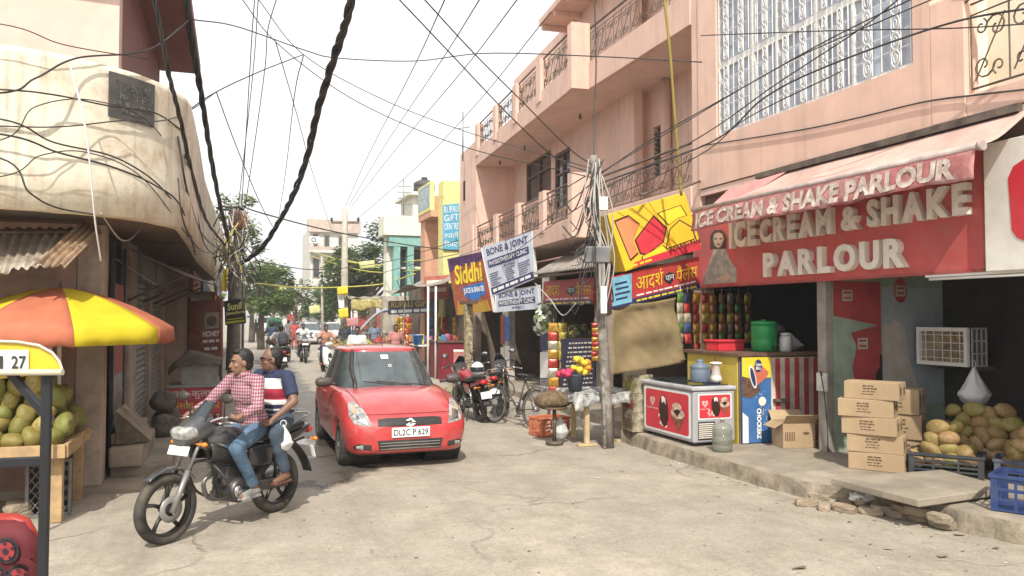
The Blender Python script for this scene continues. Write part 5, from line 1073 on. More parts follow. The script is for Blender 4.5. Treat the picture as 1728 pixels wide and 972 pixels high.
# shop fronts farther along on the left
for k, (y0, y1, h_, c, lab) in enumerate(((18.2, 24, 3.1, (.30, .22, .17), 'low brown shop block behind the wire-tangled pole'), (24.3, 33, 3.4, (.42, .36, .28), 'plain tan shop block past the brown shops on the left'), (33.4, 46, 3.6, (.34, .33, .30), 'grey shop block past the tan shops on the left'))):
    o = thing('shop_block', lab, 'building', (-3, y0, .1)); b = MB(); b.bx(-6, -.95, y0, y1, .1, h_); b.build('wall', mat('shopblock_%d' % k, c, .9, var=.15, streak=.5, stain=(.15, .12, .1)), o)
    b = MB(); b.bx(-1, -.35, y0+.2, y1-.2, 2.45, 2.52); b.build('awning', M_IRON, o)
    nd = int((y1-y0)/2.6)
    for q in range(nd): b = MB(); ya_ = y0+.3+q*2.6; b.bx(-.949, -.93, ya_, ya_+2.1, .1, 2.3); b.build('shutter', [M_SHUT, M_REDW, M_DARK2][q % 3], o)
    b = MB(); b.bx(-.98, -.86, y0+.6, y1-1, 2.55, 3.05); b.build('sign_strip', [M_REDW, M_NAVY, M_YEL][k], o)
# ================================================================ vehicles
from mathutils.bvhtree import BVHTree
M_TYRE = mat('tyre_rubber', (.022, .021, .02), .85, var=.15, dust=.22, bump=.3, bs=60); M_ALLOY = mat('black_alloy', (.03, .03, .032), .4, .5, var=.1, dust=.12)
M_CHROME = mat('dull_chrome', (.55, .55, .56), .22, 1., var=.05); M_ENG = mat('engine_metal', (.10, .10, .105), .45, .7, var=.2, dust=.15); M_SEATB = mat('black_vinyl', (.018, .018, .02), .55, var=.1, dust=.1)
M_MIR = mat('mirror_glass', (.5, .52, .55), .05, 1., var=0); M_AMB = mat('amber_lens', (.7, .2, .02), .2, var=0); M_TAIL = mat('red_lens', (.5, .01, .02), .15, var=0, coat=.5); M_LENS = mat('clear_lens', (.42, .42, .40), .1, var=.35, vs=16, coat=.6)
def wheel(root, c, r, w_, name, spokes=5, wire=False, rimM=None, disc=True):
    """wheel in the y-z plane, axle along x"""
    M = Matrix.Translation(c) @ Matrix.Rotation(math.pi/2, 4, 'Y'); t = w_/2; rim = r-w_*.78
    b = MB(); b.lathe([(rim, -t*.72), (rim+.01, -t*.9), (r-t*.6, -t), (r-t*.18, -t*.78), (r, -t*.3), (r, t*.3), (r-t*.18, t*.78), (r-t*.6, t), (rim+.01, t*.9), (rim, t*.72), (rim, -t*.72)], 40, M); ty = b.build(name, M_TYRE, root, False)
    b = MB(); b.lathe([(rim-.022, -t*.6), (rim+.008, -t*.75), (rim+.008, t*.75), (rim-.022, t*.6), (rim-.022, -t*.6)], 40, M)
    b.lathe([(.0, -.055), (.045, -.055), (.05, -.02), (.05, .02), (.045, .055), (0, .055)], 16, M); ri = b.build('rim', rimM or M_ALLOY, ty, False)
    b = MB()
    if wire:
        for k in range(28):
            a = 6.283*k/28; b.tube([V((.02*(-1)**k, math.cos(a+.5*(-1)**(k//2))*.03, math.sin(a+.5*(-1)**(k//2))*.03))+V(c), V((0, math.cos(a)*rim, math.sin(a)*rim))+V(c)], .0022 if r > .3 else .002, 4, False)
    else:
        for k in range(spokes):
            a = 6.283*k/spokes+.3
            for da, ww in ((0, .018),):
                u = V((0, math.cos(a), math.sin(a))); n = V((0, -math.sin(a), math.cos(a)))
                p = [V(c)+u*.04, V(c)+u*(rim*.55)+n*.012, V(c)+u*(rim-.012)]
                b.tube(p, [.024, .017, .021], 6, True, True)
    b.build('spokes', rimM or M_ALLOY, ty, False)
    if disc: b = MB(); b.lathe([(.06, -.003), (.115, -.003), (.115, .003), (.06, .003), (.06, -.003)], 28, Matrix.Translation(V(c)+V((-.065, 0, 0))) @ Matrix.Rotation(math.pi/2, 4, 'Y')); b.build('brake_disc', M_STEEL, ty, False)
    return ty
def loft(secs, n, closed_u=True):
    """secs: list of lists of points, same count"""
    b = MB(); k = len(secs[0]); vs = [p for s_ in secs for p in s_]
    fs = [(i*k+j, i*k+(j+1) % k, (i+1)*k+(j+1) % k, (i+1)*k+j) for i in range(len(secs)-1) for j in range(k if closed_u else k-1)]
    b.add(vs, fs, True); b.add(secs[0], [tuple(range(k))[::-1]], True); b.add(secs[-1], [tuple(range(k))], True); return b
def ring(y, w_, h, zc, n=14, sq=.75, tilt=0., flat=1.):
    o = []
    for k in range(n):
        a = 6.283*k/n; cx, cz = math.cos(a), math.sin(a); x = math.copysign(abs(cx)**sq, cx)*w_; z = math.copysign(abs(cz)**sq, cz)*h*(flat if cz < 0 else 1); o.append(V((x, y+z*tilt, zc+z)))
    return o
def motorcycle(label, loc, rz, body, accent=None, group=None, name='motorcycle', plate=None, lean=0., detail=True, fairing=True):
    o = thing(name, label, 'motorcycle', loc, rz, group, 0, lean); R = .305; FA = V((0, 1.28, R)); RA = V((0, 0, R)); P_ = lambda b, nm, M, **k: b.build(nm, M, o, False, **k)
    accent = accent or M_WHT
    wheel(o, FA, R, .085, 'front_wheel'); wheel(o, RA, R, .105, 'rear_wheel', disc=False)
    top = V((0, .93, .98))
    for s_ in (-1, 1):
        b = MB(); lo = FA+V((s_*.075, 0, 0)); hi = top+V((s_*.085, 0, 0)); md = lo.lerp(hi, .46); b.cyl(lo-V((0, 0, .03)), md, .026, n=12); b.cyl(md, hi, .017, n=12); P_(b, 'fork', M_STEEL)
    b = MB()
    b.grid(lambda a, c: FA+V(((a-.5)*.125*(1-.25*abs(c-.5)), math.cos(rad(52+88*c))*(R+.035+.012*math.sin(math.pi*a)), math.sin(rad(52+88*c))*(R+.035+.02*math.sin(math.pi*a)))), 8, 16); P_(b, 'front_mudguard', body, solid=.006)
    # engine block with fins, crankcase, guard
    b = MB(); b.box((0, .60, .50), (.18, .2, .26), (.25, 0, 0)); en = P_(b, 'engine', M_ENG, bevel=.02)
    b = MB()
    for k in range(7): b.box((0, .63+k*.008, .53+k*.026), (.23, .24, .009), (.25, 0, 0))
    b.build('cooling_fins', M_ENG, en, False)
    b = MB(); b.lathe([(0, -.15), (.1, -.15), (.12, -.12), (.12, .12), (.1, .15), (0, .15)], 20, Matrix.Translation((0, .56, .34)) @ Matrix.Rotation(math.pi/2, 4, 'Y')); b.box((0, .42, .36), (.22, .26, .17)); b.build('crankcase', M_ENG, en, False, bevel=.012)
    b = MB(); b.lathe([(0, -.165), (.06, -.165), (.065, -.15)], 16, Matrix.Translation((0, .60, .34)) @ Matrix.Rotation(math.pi/2, 4, 'Y')); b.build('cover', M_CHROME, en, False)
    b = MB(); b.tube(spline([(0, .86, .66), (.14, .88, .62), (.24, .84, .5), (.22, .78, .34), (.06, .74, .28), (0, .74, .28)]), .013, 7); b.tube(spline([(0, .86, .66), (-.14, .88, .62), (-.24, .84, .5), (-.22, .78, .34), (-.06, .74, .28), (0, .74, .28)]), .013, 7); P_(b, 'leg_guard', M_BLACK)
    b = MB(); b.tube(spline([(.07, .72, .52), (.1, .8, .42), (.12, .7, .26), (.13, .4, .24), (.15, .1, .3)]), .022, 8); b.cyl((.15, .12, .29), (.17, -.42, .40), .045, .05, 12); P_(b, 'exhaust', M_STEEL)
    b = MB(); b.tube([(0, .92, .9), (0, .78, .6), (0, .70, .28), (0, .3, .26)], .022, 7); b.tube([(0, .92, .9), (0, .5, .74), (0, .1, .70), (0, -.3, .74)], .022, 7)
    for s_ in (-1, 1): b.tube([(s_*.09, .32, .34), (s_*.1, 0, R)], .018, 7); b.tube([(s_*.1, .45, .6), (s_*.11, .1, .66), (s_*.11, -.3, .72)], .012, 6)
    P_(b, 'frame', M_BLACK)
    for s_ in (-1, 1):
        b = MB(); b.cyl((s_*.12, .02, R), (s_*.12, .1, .64), .012); b.tube([V((s_*.12+math.cos(k*.9)*.026, .03+.065*k/40, R+.05+.25*k/40)) for k in range(41)], .005, 4, False); P_(b, 'shock_absorber', M_CHROME)
    b = MB(); b.box((-.12, .2, .33), (.03, .52, .1), (.05, 0, 0)); P_(b, 'chain_cover', M_BLACK, bevel=.02)
    # tank, seat, side panels, tail
    tk = loft([ring(y, w_, h, z, 16, .8, flat=.6) for y, w_, h, z in ((.36, .07, .07, .76), (.42, .10, .11, .78), (.55, .14, .14, .80), (.70, .155, .16, .81), (.82, .13, .15, .81), (.90, .08, .09, .82))], 16); P_(tk, 'fuel_tank', body, subd=1)
    for s_ in (-1, 1):
        b = MB(); b.grid(lambda a, c, s_=s_: V((s_*(.165-.045*abs(c-.45)*1.2-.02*(a-.5)**2), .5+.42*a, .62+.16*c+.05*a)), 8, 6); P_(b, 'tank_shroud', M_ALLOY if detail else body, solid=.008)
        b = MB(); b.add([V((s_*.168, .52, .7)), V((s_*.172, .72, .74)), V((s_*.165, .9, .84)), V((s_*.172, .74, .785)), V((s_*.172, .56, .75))], [(0, 1, 2, 3, 4)]); P_(b, 'tank_stripe', accent, solid=.004)
        b = MB(); b.grid(lambda a, c, s_=s_: V((s_*(.13-.03*(1-c)), .12+.34*a, .5+.22*c+.03*a*(1-c))), 6, 5); P_(b, 'side_panel', body, solid=.008)
    b = MB(); b.cyl((0, .7, .965), (0, .7, .985), .035, n=14); P_(b, 'fuel_cap', M_CHROME)
    se = loft([ring(y, w_, h, z, 14, .6, flat=.8) for y, w_, h, z in ((.46, .07, .03, .80), (.38, .12, .045, .79), (.2, .14, .05, .79), (.02, .135, .05, .82), (-.2, .12, .05, .845), (-.33, .09, .035, .855))], 14); P_(se, 'seat', M_SEATB, subd=1)
    tl_ = loft([ring(y, w_, h, z, 12, .7) for y, w_, h, z in ((.05, .12, .06, .70), (-.2, .11, .055, .75), (-.38, .075, .045, .80), (-.46, .05, .03, .82))], 12); P_(tl_, 'tail_cowl', body, subd=1)
    b = MB(); b.ell((0, -.44, .79), (.085, .045, .045), 14, 8); P_(b, 'tail_light', M_TAIL)
    b = MB(); b.grid(lambda a, c: RA+V(((a-.5)*.17*(1-.3*c), math.cos(rad(95+80*c))*(R+.05+.12*c), math.sin(rad(95+80*c))*(R+.06)+.1*(1-c))), 6, 12); P_(b, 'rear_mudguard', M_BLACK, solid=.008)
    b = MB(); b.box((0, -.47, .55), (.2, .012, .13), (-.3, 0, 0)); P_(b, 'rear_number_plate', M_WHT, bevel=.004)
    b = MB(); b.tube(spline([(-.1, -.05, .84), (-.13, -.2, .92), (-.11, -.38, .95), (0, -.43, .96), (.11, -.38, .95), (.13, -.2, .92), (.1, -.05, .84)]), .012, 6); P_(b, 'grab_rail', M_STEEL)
    for (x, y, z) in ((-.17, -.4, .70), (.17, -.4, .70), (-.2, 1.05, .84), (.2, 1.05, .84)): b = MB(); b.ell((x, y, z), (.035, .03, .022), 10, 6); b.cyl((x*.4, y, z), (x*.85, y, z), .009, n=6); P_(b, 'indicator', M_AMB)
    b = MB(); b.box((0, .42, .24), (.52, .03, .025)); b.box((0, .12, .34), (.5, .028, .024)); P_(b, 'footrest', M_BLACK, bevel=.005)
    # front end: fairing, headlight, visor, plate, handlebar, mirrors
    if fairing:
        b = loft([ring(y, w_, h, z, 14, .7) for y, w_, h, z in ((.86, .12, .1, .98), (.98, .145, .135, .97), (1.10, .12, .11, .93), (1.16, .085, .07, .90))], 14); P_(b, 'fairing', M_LENS if False else mat('fairing_grey', (.10, .104, .112), .25, .4, var=.08, coat=.4, dust=.1) if detail else body, subd=1)
        b = MB(); b.grid(lambda a, c: V(((a-.5)*.25*(1-.45*c), 1.03-.17*c-.05*(2*a-1)**2, 1.06+.15*c-.03*(2*a-1)**2)), 8, 6); P_(b, 'visor', M_GLASS, solid=.006)
    b = loft([ring(y, w_, h, z, 14, .55, .35) for y, w_, h, z in ((1.06, .13, .06, .945), (1.13, .125, .062, .935), (1.165, .105, .05, .925), (1.18, .07, .03, .92))], 14); P_(b, 'headlight', M_LENS)
    b = MB(); b.box((0, 1.16, .79), (.26, .012, .085), (.35, 0, 0)); P_(b, 'front_number_plate', M_WHT, bevel=.004)
    hb_ = MB(); hb_.tube(spline([(-.36, .78, 1.03), (-.22, .84, 1.06), (-.1, .92, 1.02), (0, .93, 1.0), (.1, .92, 1.02), (.22, .84, 1.06), (.36, .78, 1.03)]), .013, 7); hb = P_(hb_, 'handlebar', M_CHROME)
    for s_ in (-1, 1):
        b = MB(); b.cyl((s_*.25, .825, 1.052), (s_*.38, .775, 1.025), .019, n=10); b.build('grip', M_SEATB, hb, False)
        b = MB(); b.tube([(s_*.2, .87, 1.05), (s_*.3, .9, 1.03), (s_*.4, .87, 1.02)], .006, 5); b.build('lever', M_CHROME, hb, False)
        b = MB(); b.tube([(s_*.22, .85, 1.06), (s_*.26, .88, 1.2)], .007, 6); mr = b.build('mirror_stalk', M_BLACK, hb, False)
    for s_ in (-1, 1): b = MB(); b.ell((s_*.29, .88, 1.24), (.075, .028, .045), 14, 8); P_(b, 'mirror', M_BLACK); b = MB(); b.ell((s_*.29, .857, 1.24), (.062, .006, .034), 14, 6); P_(b, 'mirror_glass', M_MIR)
    if lean: b = MB(); b.tube([(-.1, .3, .3), (-.22, .22, .02)], .012, 6); P_(b, 'side_stand', M_BLACK)
    return o
M_BKGREY = mat('graphite_paint', (.045, .048, .055), .25, .35, var=.06, coat=.6, dust=.1); M_BKRED = mat('bike_red', (.30, .02, .03), .25, .1, var=.06, coat=.6, dust=.12); M_BKBLK = mat('bike_black', (.015, .015, .018), .25, .1, var=.06, coat=.5, dust=.12)
bd = V((-.91, -.82, 0)).normalized(); BIKE_RZ = math.atan2(-bd.x, bd.y); BIKE_O = V((-.065, 8.0, 0))-bd*.64; BIKE_O.z = .005
bike = motorcycle('dark grey motorcycle carrying two men in front of the red car', BIKE_O, BIKE_RZ, M_BKGREY, M_CHROME)
BIKE_M = bike.matrix_basis.copy()
# parked motorcycles and bicycle in front of the clinic
pk = motorcycle('parked red tailed motorcycle with a white helmet on it beside the bicycle', onZ(812, 712)+V((0, .0, 0)), rad(2), M_BKRED, group=None, lean=rad(-7))
pk2 = motorcycle('parked black motorcycle half hidden between the red one and the bicycle', onZ(845, 706)+V((.1, .3, 0)), rad(-25), M_BKBLK, lean=rad(-7))
hm = thing('helmet', 'white helmet with a dark visor resting on the parked red motorcycle', 'helmet', pk.matrix_basis @ V((0, -.1, .9)), rad(150))
b = MB(); b.ell((0, 0, .1), (.125, .15, .14), 20, 14); b.build('shell', M_WHT, hm, False); b = MB(); b.grid(lambda a, c: V((.132*math.sin((a-.5)*2.6), .156*math.cos((a-.5)*2.6), .06+.09*c)), 12, 4); b.build('visor', M_GLASS, hm, False, solid=.004)
def bicycle(label, loc, rz, lean):
    o = thing('bicycle', label, 'bicycle', loc, rz, None, 0, lean); r = .345; FA, RA = V((0, 1.1, r)), V((0, 0, r)); M_ = mat('bike_frame_black', (.03, .028, .026), .5, .3, dust=.35)
    wheel(o, FA, r, .04, 'front_wheel', wire=True, rimM=M_STEEL, disc=False); wheel(o, RA, r, .042, 'rear_wheel', wire=True, rimM=M_STEEL, disc=False)
    BB, ST, HT, HB = V((0, .46, .3)), V((0, .32, .84)), V((0, .9, .92)), V((0, .93, .78)); b = MB()
    for p, q in ((BB, ST), (ST, HT), (BB, HB), (HT, HB)): b.cyl(p, q, .015, n=8)
    for s_ in (-1, 1): b.cyl(BB+V((s_*.03, 0, 0)), RA+V((s_*.06, 0, 0)), .009, n=6); b.cyl(ST, RA+V((s_*.06, 0, 0)), .008, n=6); b.cyl(HB+V((s_*.05, 0, -.02)), FA+V((s_*.055, 0, 0)), .011, n=6)
    b.build('frame', M_, o, False)
    b = MB(); b.tube(spline([(-.27, .7, 1.04), (-.24, .9, 1.06), (-.06, .93, 1.04), (0, .93, 1.0), (.06, .93, 1.04), (.24, .9, 1.06), (.27, .7, 1.04)]), .011, 7); b.cyl(HT, (0, .93, 1.02), .012); b.build('handlebar', M_CHROME, o, False)
    s_ = loft([ring(y, w_, .03, .92, 10, .8) for y, w_ in ((.52, .03), (.42, .05), (.3, .11), (.22, .12), (.18, .09))], 10); s_.build('saddle', M_SEATB, o, False)
    b = MB(); b.cyl(ST, (0, .3, .9), .013); b.build('seat_post', M_CHROME, o, False)
    for c in (FA, RA): b = MB(); b.grid(lambda a, q, c=c: c+V(((a-.5)*.06, math.cos(rad(20+135*q))*(r+.03), math.sin(rad(20+135*q))*(r+.03))), 3, 16); b.build('mudguard', M_, o, False, solid=.004)
    b = MB()
    for x in (-.07, 0, .07): b.cyl((x, -.3, .74), (x, .25, .76), .007, n=6)
    for y in (-.3, -.05, .2): b.cyl((-.08, y, .745), (.08, y, .745), .006, n=6)
    for x in (-.06, .06): b.cyl((x, -.2, .74), (x, 0, r), .006, n=6)
    b.build('carrier', M_STEEL, o, False)
    b = MB(); b.lathe([(.02, -.003), (.1, -.003), (.1, .003), (.02, .003)], 20, Matrix.Translation(BB+V((.05, 0, 0))) @ Matrix.Rotation(math.pi/2, 4, 'Y')); b.cyl(BB+V((.06, 0, 0)), BB+V((.06, .1, -.13)), .009); b.cyl(BB+V((-.06, 0, 0)), BB+V((-.06, -.1, .13)), .009); b.box(BB+V((.1, .1, -.13)), (.08, .07, .02)); b.box(BB+V((-.1, -.1, .13)), (.08, .07, .02)); b.build('crank', M_STEEL, o, False)
    b = MB(); b.tube([(-.05, -.02, .3), (-.12, -.1, .0)], .008, 5); b.tube([(.05, -.02, .3), (.12, -.1, 0)], .008, 5); b.build('stand', M_STEEL, o, False)
    return o
bicycle('old black bicycle with a rear carrier parked outside the clinic', onZ(902, 724), rad(24), rad(6))
# ================================================================ car
def car(label, loc, rz, paint, full=True, L=3.76, W=1.69, Hh=1.53, name='car'):
    o = thing(name, label, 'car', loc, rz); kx, ky, kz = W/1.69, L/3.76, Hh/1.53
    S = [(1.90, .40, .50, .40, .30, .45, .56, .60), (1.86, .60, .66, .54, .25, .45, .62, .66), (1.80, .70, .755, .63, .21, .45, .69, .74), (1.66, .77, .815, .685, .19, .48, .77, .84), (1.40, .80, .84, .71, .18, .5, .85, .93), (1.05, .815, .845, .725, .18, .52, .92, .99), (.78, .82, .845, .735, .18, .53, .955, 1.01), (.3, .825, .845, .745, .18, .53, .97, .98), (-.5, .825, .845, .745, .18, .53, .985, .99), (-1.2, .82, .845, .74, .19, .53, 1.0, 1.0), (-1.6, .79, .83, .72, .2, .52, 1.0, 1.0), (-1.82, .70, .77, .66, .24, .5, .95, .97), (-1.9, .5, .6, .5, .3, .5, .86, .88)]
    secs = []
    for y, wl, wm, wt, z0, zm, zs, zc in S:
        h = [(0, z0), (wl*.6, z0), (wl*.93, z0), (wl, z0+.07), (wm, zm), (wm*.995, zm+.55*(zs-zm)), (wt+.045, zs-.035), (wt, zs), (wt*.55, zs+(zc-zs)*.75), (0, zc)]
        pts = [V((x*kx, y*ky, z*kz)) for x, z in h]; pts += [V((-x*kx, y*ky, z*kz)) for x, z in h[-2:0:-1]]; secs.append(pts)
    b = loft(secs, 18); bo = b.build('body', paint, o, False, subd=2)
    bm = bmesh.new(); bm.from_mesh(bo.data); bmesh.ops.recalc_face_normals(bm, faces=bm.faces); bm.to_mesh(bo.data); bm.free()
    # wheel arches cut out
    ax = [(s_*.72*kx, y*ky) for s_ in (-1, 1) for y in (1.16, -1.23)]; cut = MB()
    for x, y in ax: cut.cyl((x*.45, y, .30*kz), (x*1.5, y, .30*kz), .345*kz, n=32)
    bpy.context.view_layer.update(); co = cut.build('arch_cutter', paint, o, False)
    md = bo.modifiers.new('arch', 'BOOLEAN'); md.object = co; md.operation = 'DIFFERENCE'; md.solver = 'EXACT'
    dg = bpy.context.evaluated_depsgraph_get(); me = bpy.data.meshes.new_from_object(bo.evaluated_get(dg)); bo.modifiers.clear(); bo.data = me; bpy.data.objects.remove(co)
    for p in me.polygons: p.use_smooth = True
    bv = BVHTree.FromPolygons([v.co.copy() for v in me.vertices], [tuple(p.vertices) for p in me.polygons])
    for x, y in ax: b = MB(); sg_ = math.copysign(1, x); b.cyl((x*.42, y, .30*kz), (x*1.1, y, .30*kz), .35*kz, .335*kz, n=28, caps=False); b.lathe([(0, 0), (.34*kz, 0)], 24, Matrix.Translation((x*.43, y, .3*kz)) @ Matrix.Rotation(math.pi/2, 4, 'Y')); b.build('wheel_arch', M_BLACK, o, False)
    for x, y in ax:
        c = V((x*1.02, y, .285*kz)); M = Matrix.Translation(c) @ Matrix.Rotation(math.pi/2*math.copysign(1, x), 4, 'Y'); r = .287*kz; b = MB(); b.lathe([(.18, -.085), (.26, -.09), (r-.01, -.075), (r, -.05), (r, .05), (r-.01, .075), (.26, .09), (.19, .085), (.18, -.085)], 32, M); wh = b.build('wheel', M_TYRE, o, False)
        b = MB(); b.lathe([(0, .055), (.05, .06), (.06, .05), (.1, .055), (.175, .07), (.192, .08), (.192, .03)], 28, M); hc = b.build('hub_cap', mat('silver_hubcap', (.42, .42, .43), .35, .6, dust=.2), wh, False)
        b = MB()
        for k in range(7): a = 6.283*k/7; b.ell(M @ V((math.cos(a)*.125, math.sin(a)*.125, .066)), (.012, .025, .025), 8, 6)
        b.build('hub_holes', M_BLACK, wh, False)
    # greenhouse
    def gr(t, z, sq=.42, ex=1.):
        yf = .86+(.10-.86)*t*ex; yr = -1.80+( -1.28+1.80)*t; hw = .742+(.565-.742)*t; pts = []; n = 40
        for k in range(n):
            a = 6.283*k/n; ca, sa = math.cos(a), math.sin(a); x = hw*math.copysign(abs(ca)**sq, ca); y = (yf+yr)/2+(yf-yr)/2*math.copysign(abs(sa)**sq, sa)
            if sa > 0: y -= .10*(abs(x)/hw)**2*(1-.4*t)
            pts.append(V((x*kx, y*ky, z*kz)))
        return pts
    lv = [(0, .945), (.15, 1.03), (.5, 1.23), (.86, 1.425), (.95, 1.465)]
    b = loft([gr(t, z) for t, z in lv], 40); gh = b.build('cabin_glass', mat('windscreen_glass', (.075, .095, .10), .06, var=.25, vs=2.5, spec=.9, coat=.5), o, False)
    top = gr(.95, 1.46); cen = V((0, (-.6)*ky, 0)); rf = []
    for f, z in ((1.02, 1.452), (1.015, 1.475), (.96, 1.50), (.8, 1.522), (.5, 1.535), (.2, 1.54)): rf.append([V((cen.x+(p.x-cen.x)*f, cen.y+(p.y-cen.y)*f, z*kz)) for p in top])
    b = loft(rf, 40); b.build('roof', paint, o, False)
    def pil(k0, k1, M, r=.03):
        for s_ in (-1, 1):
            b = MB(); pts = []
            for t, z in lv:
                g = gr(t, z); p = max(g, key=lambda q: q.y*k0+q.x*s_*k1) if k0 else None; pts.append(p*1.0)
            b.tube(pts, r, 6); b.build('pillar', M, o, False)
    pil(1., .95, M_BLACK, .032); pil(-1., .8, paint, .05)
    for s_ in (-1, 1):
        b = MB(); b.tube([V((s_*(.742+(.565-.742)*t+.004)*kx, (-.32-.05*t)*ky, z*kz)) for t, z in lv], .03, 6); b.build('pillar', M_BLACK, o, False)
    if not full:
        b = MB(); b.box((0, 1.87*ky, .52*kz), (.5, .03, .12)); b.build('number_plate', M_WHT, o, False)
        for s_ in (-1, 1): b = MB(); b.ell((s_*.58*kx, 1.74*ky, .70*kz), (.14, .08, .08), 12, 8); b.build('headlight', M_LENS, o, False)
        b = MB(); b.box((0, 1.88*ky, .38*kz), (.8, .03, .1)); b.build('grille', M_BLACK, o, False); return o
    # details projected on the front
    def proj(x, z, off=.006, d=V((0, -1, 0)), y0=3.):
        h = bv.ray_cast(V((x, y0, z)), d)
        if h[0] is None: return None
        return h[0]+h[1].normalized()*off if h[1].y > 0 else h[0]-h[1].normalized()*off
    def patch(name, poly, M, off=.006, n=8, parent=None):
        """polygon in front view, filled on a grid inside its outline"""
        b = MB(); zs = [p[1] for p in poly]; z0, z1 = min(zs), max(zs); rows = []
        for j in range(n+1):
            z = z0+(z1-z0)*(.002+.996*j/n); xs_ = []
            for k in range(len(poly)):
                (xa, za), (xb, zb2) = poly[k], poly[(k+1) % len(poly)]
                if (za-z)*(zb2-z) < 0 or za == z: xs_.append(xa+(xb-xa)*(z-za)/((zb2-za) or 1e-9))
            if len(xs_) < 2: continue
            xa, xb = min(xs_), max(xs_); row = [proj(xa+(xb-xa)*i/10, z, off) for i in range(11)]
            if all(r is not None for r in row): rows.append(row)
        vs = [p for r in rows for p in r]; b.add(vs, [(j*11+i, j*11+i+1, (j+1)*11+i+1, (j+1)*11+i) for j in range(len(rows)-1) for i in range(10)], True)
        return b.build(name, M, parent or o, False)
    M_GRL = mat('grille_mesh', (.035, .035, .035), .5, .3, var=.4, vs=60)
    patch('grille', [(-.42, .575), (.42, .575), (.42, .665), (.3, .675), (-.3, .675), (-.42, .665)], M_GRL, .005)
    patch('lower_intake', [(-.40, .27), (.40, .27), (.43, .40), (-.43, .40)], M_BLACK, .004)
    for k in range(3): patch('intake_bar', [(-.39, .29+k*.035), (.39, .29+k*.035), (.39, .301+k*.035), (-.39, .301+k*.035)], M_CHROME, .014, 2)
    for s_ in (-1, 1):
        hl = patch('headlight', [(s_*.50, .575), (s_*.70, .60), (s_*.755, .70), (s_*.73, .83), (s_*.66, .86), (s_*.58, .78), (s_*.53, .68)], M_LENS, .006, 12)
        patch('headlight_reflector', [(s_*.55, .61), (s_*.66, .63), (s_*.68, .72), (s_*.6, .74)], M_CHROME, .010, 6, hl); patch('indicator_lens', [(s_*.66, .72), (s_*.71, .73), (s_*.70, .80), (s_*.66, .81)], mat('amber_tint', (.55, .40, .25), .2, var=.2, vs=20), .010, 6, hl)
        fg_ = patch('fog_lamp', [(s_*.50, .275), (s_*.70, .285), (s_*.72, .33), (s_*.66, .365), (s_*.50, .36)], M_BLACK, .005, 6); patch('fog_lens', [(s_*.60, .29), (s_*.68, .295), (s_*.68, .345), (s_*.60, .35)], M_LENS, .012, 5, fg_)
    pl = MB(); y_ = max(proj(0, .5).y, proj(.2, .46).y)+.014; pl.box((0, y_, .495), (.50, .012, .125)); pn = pl.build('number_plate', M_WHT, o, False, bevel=.004)
    b = MB(); text_in(b, 'DL2C P 629', (.225, y_+.007, .455), (-.45, 0, 0), (0, 0, .08), .002, .015); b.build('plate_lettering', M_BLACK, pn, False)
    gy = proj(0, .62, .0).y+.018; b = MB(); Sp = [(-.055, .0), (.0, .045), (.055, .018), (.02, .012), (.0, .022), (-.022, .006), (.055, -.028), (.0, -.05), (-.055, -.018), (-.02, -.012), (0, -.022), (.022, -.006)]
    b.prism([(-x*1.25, z*1.25) for x, z in Sp], (0, gy, .622), X_*-1, Z_, .008); b.build('badge', M_WHT, o, False)
    # bonnet line, wipers, mirrors, dashboard trim, stickers, aerial
    def bon(x, y): h = bv.ray_cast(V((x, y, 3)), V((0, 0, -1))); return h[0]+V((0, 0, .002)) if h[0] else None
    for s_ in (-1, 1):
        pts = [bon(s_*(.60+.07*k/10), 1.62-.82*k/10) for k in range(11)]; b = MB(); b.tube([p for p in pts if p], .005, 4); b.build('bonnet_gap', M_BLACK, o, False)
        b = MB(); P_ = [V((s_*.1-.35, .88-.0, 1.005)), V((s_*.1-.05, .80, 1.03)), V((s_*.1+.32, .72, 1.06))]; b.tube(P_, .008, 5); b.build('wiper', M_BLACK, o, False)
        b = loft([[V((s_*x, y_2, z)) for (x, y_2, z) in [(xc, .60+.075*math.cos(a)*k_, 1.06+.075*math.sin(a)*k_) for a in [6.283*q/12 for q in range(12)]]] for xc, k_ in ((.84, .6), (.87, .95), (.98, 1.), (1.04, .8), (1.06, .4))], 12); b.build('wing_mirror', mat('mirror_housing', (.035, .033, .032), .5, dust=.2), o, False, subd=1)
        b = MB(); b.cyl((s_*.74, .6, 1.02), (s_*.88, .6, 1.04), .022); b.build('mirror_arm', M_BLACK, o, False)
        for yy in (.55, -.42): # door shut lines
            pts = [bv.ray_cast(V((s_*2, yy-.02*k, .3+.062*k)), V((-s_, 0, 0)))[0] for k in range(11)]; b = MB(); b.tube([p+V((s_*.001, 0, 0)) for p in pts if p], .004, 4); b.build('door_gap', M_BLACK, o, False)
        for yy in (-.25, -1.0):
            h = bv.ray_cast(V((s_*2, yy, .86)), V((-s_, 0, 0)))[0]
            if h: b = MB(); b.box(h+V((s_*.015, 0, 0)), (.02, .17, .025)); b.build('door_handle', paint, o, False, bevel=.008)
    b = MB(); b.tube([V((x, bv_y, .725)) for x, bv_y in [(x, (proj(x, .70, .0) or V((0, 1.8, 0))).y-.005) for x in [-.55+.11*k for k in range(11)]]], .004, 4); b.build('bonnet_edge', M_BLACK, o, False)
    def ws(a, t, off=.008):   # point on the windscreen
        g = sorted([p for p in gr(t, .945+(1.465-.945)*t/.95) if p.y > .0], key=lambda p: p.x); x = -.5+a; best = min(g, key=lambda p: abs(p.x-x)); return V((x, best.y+off, best.z+off*.9))
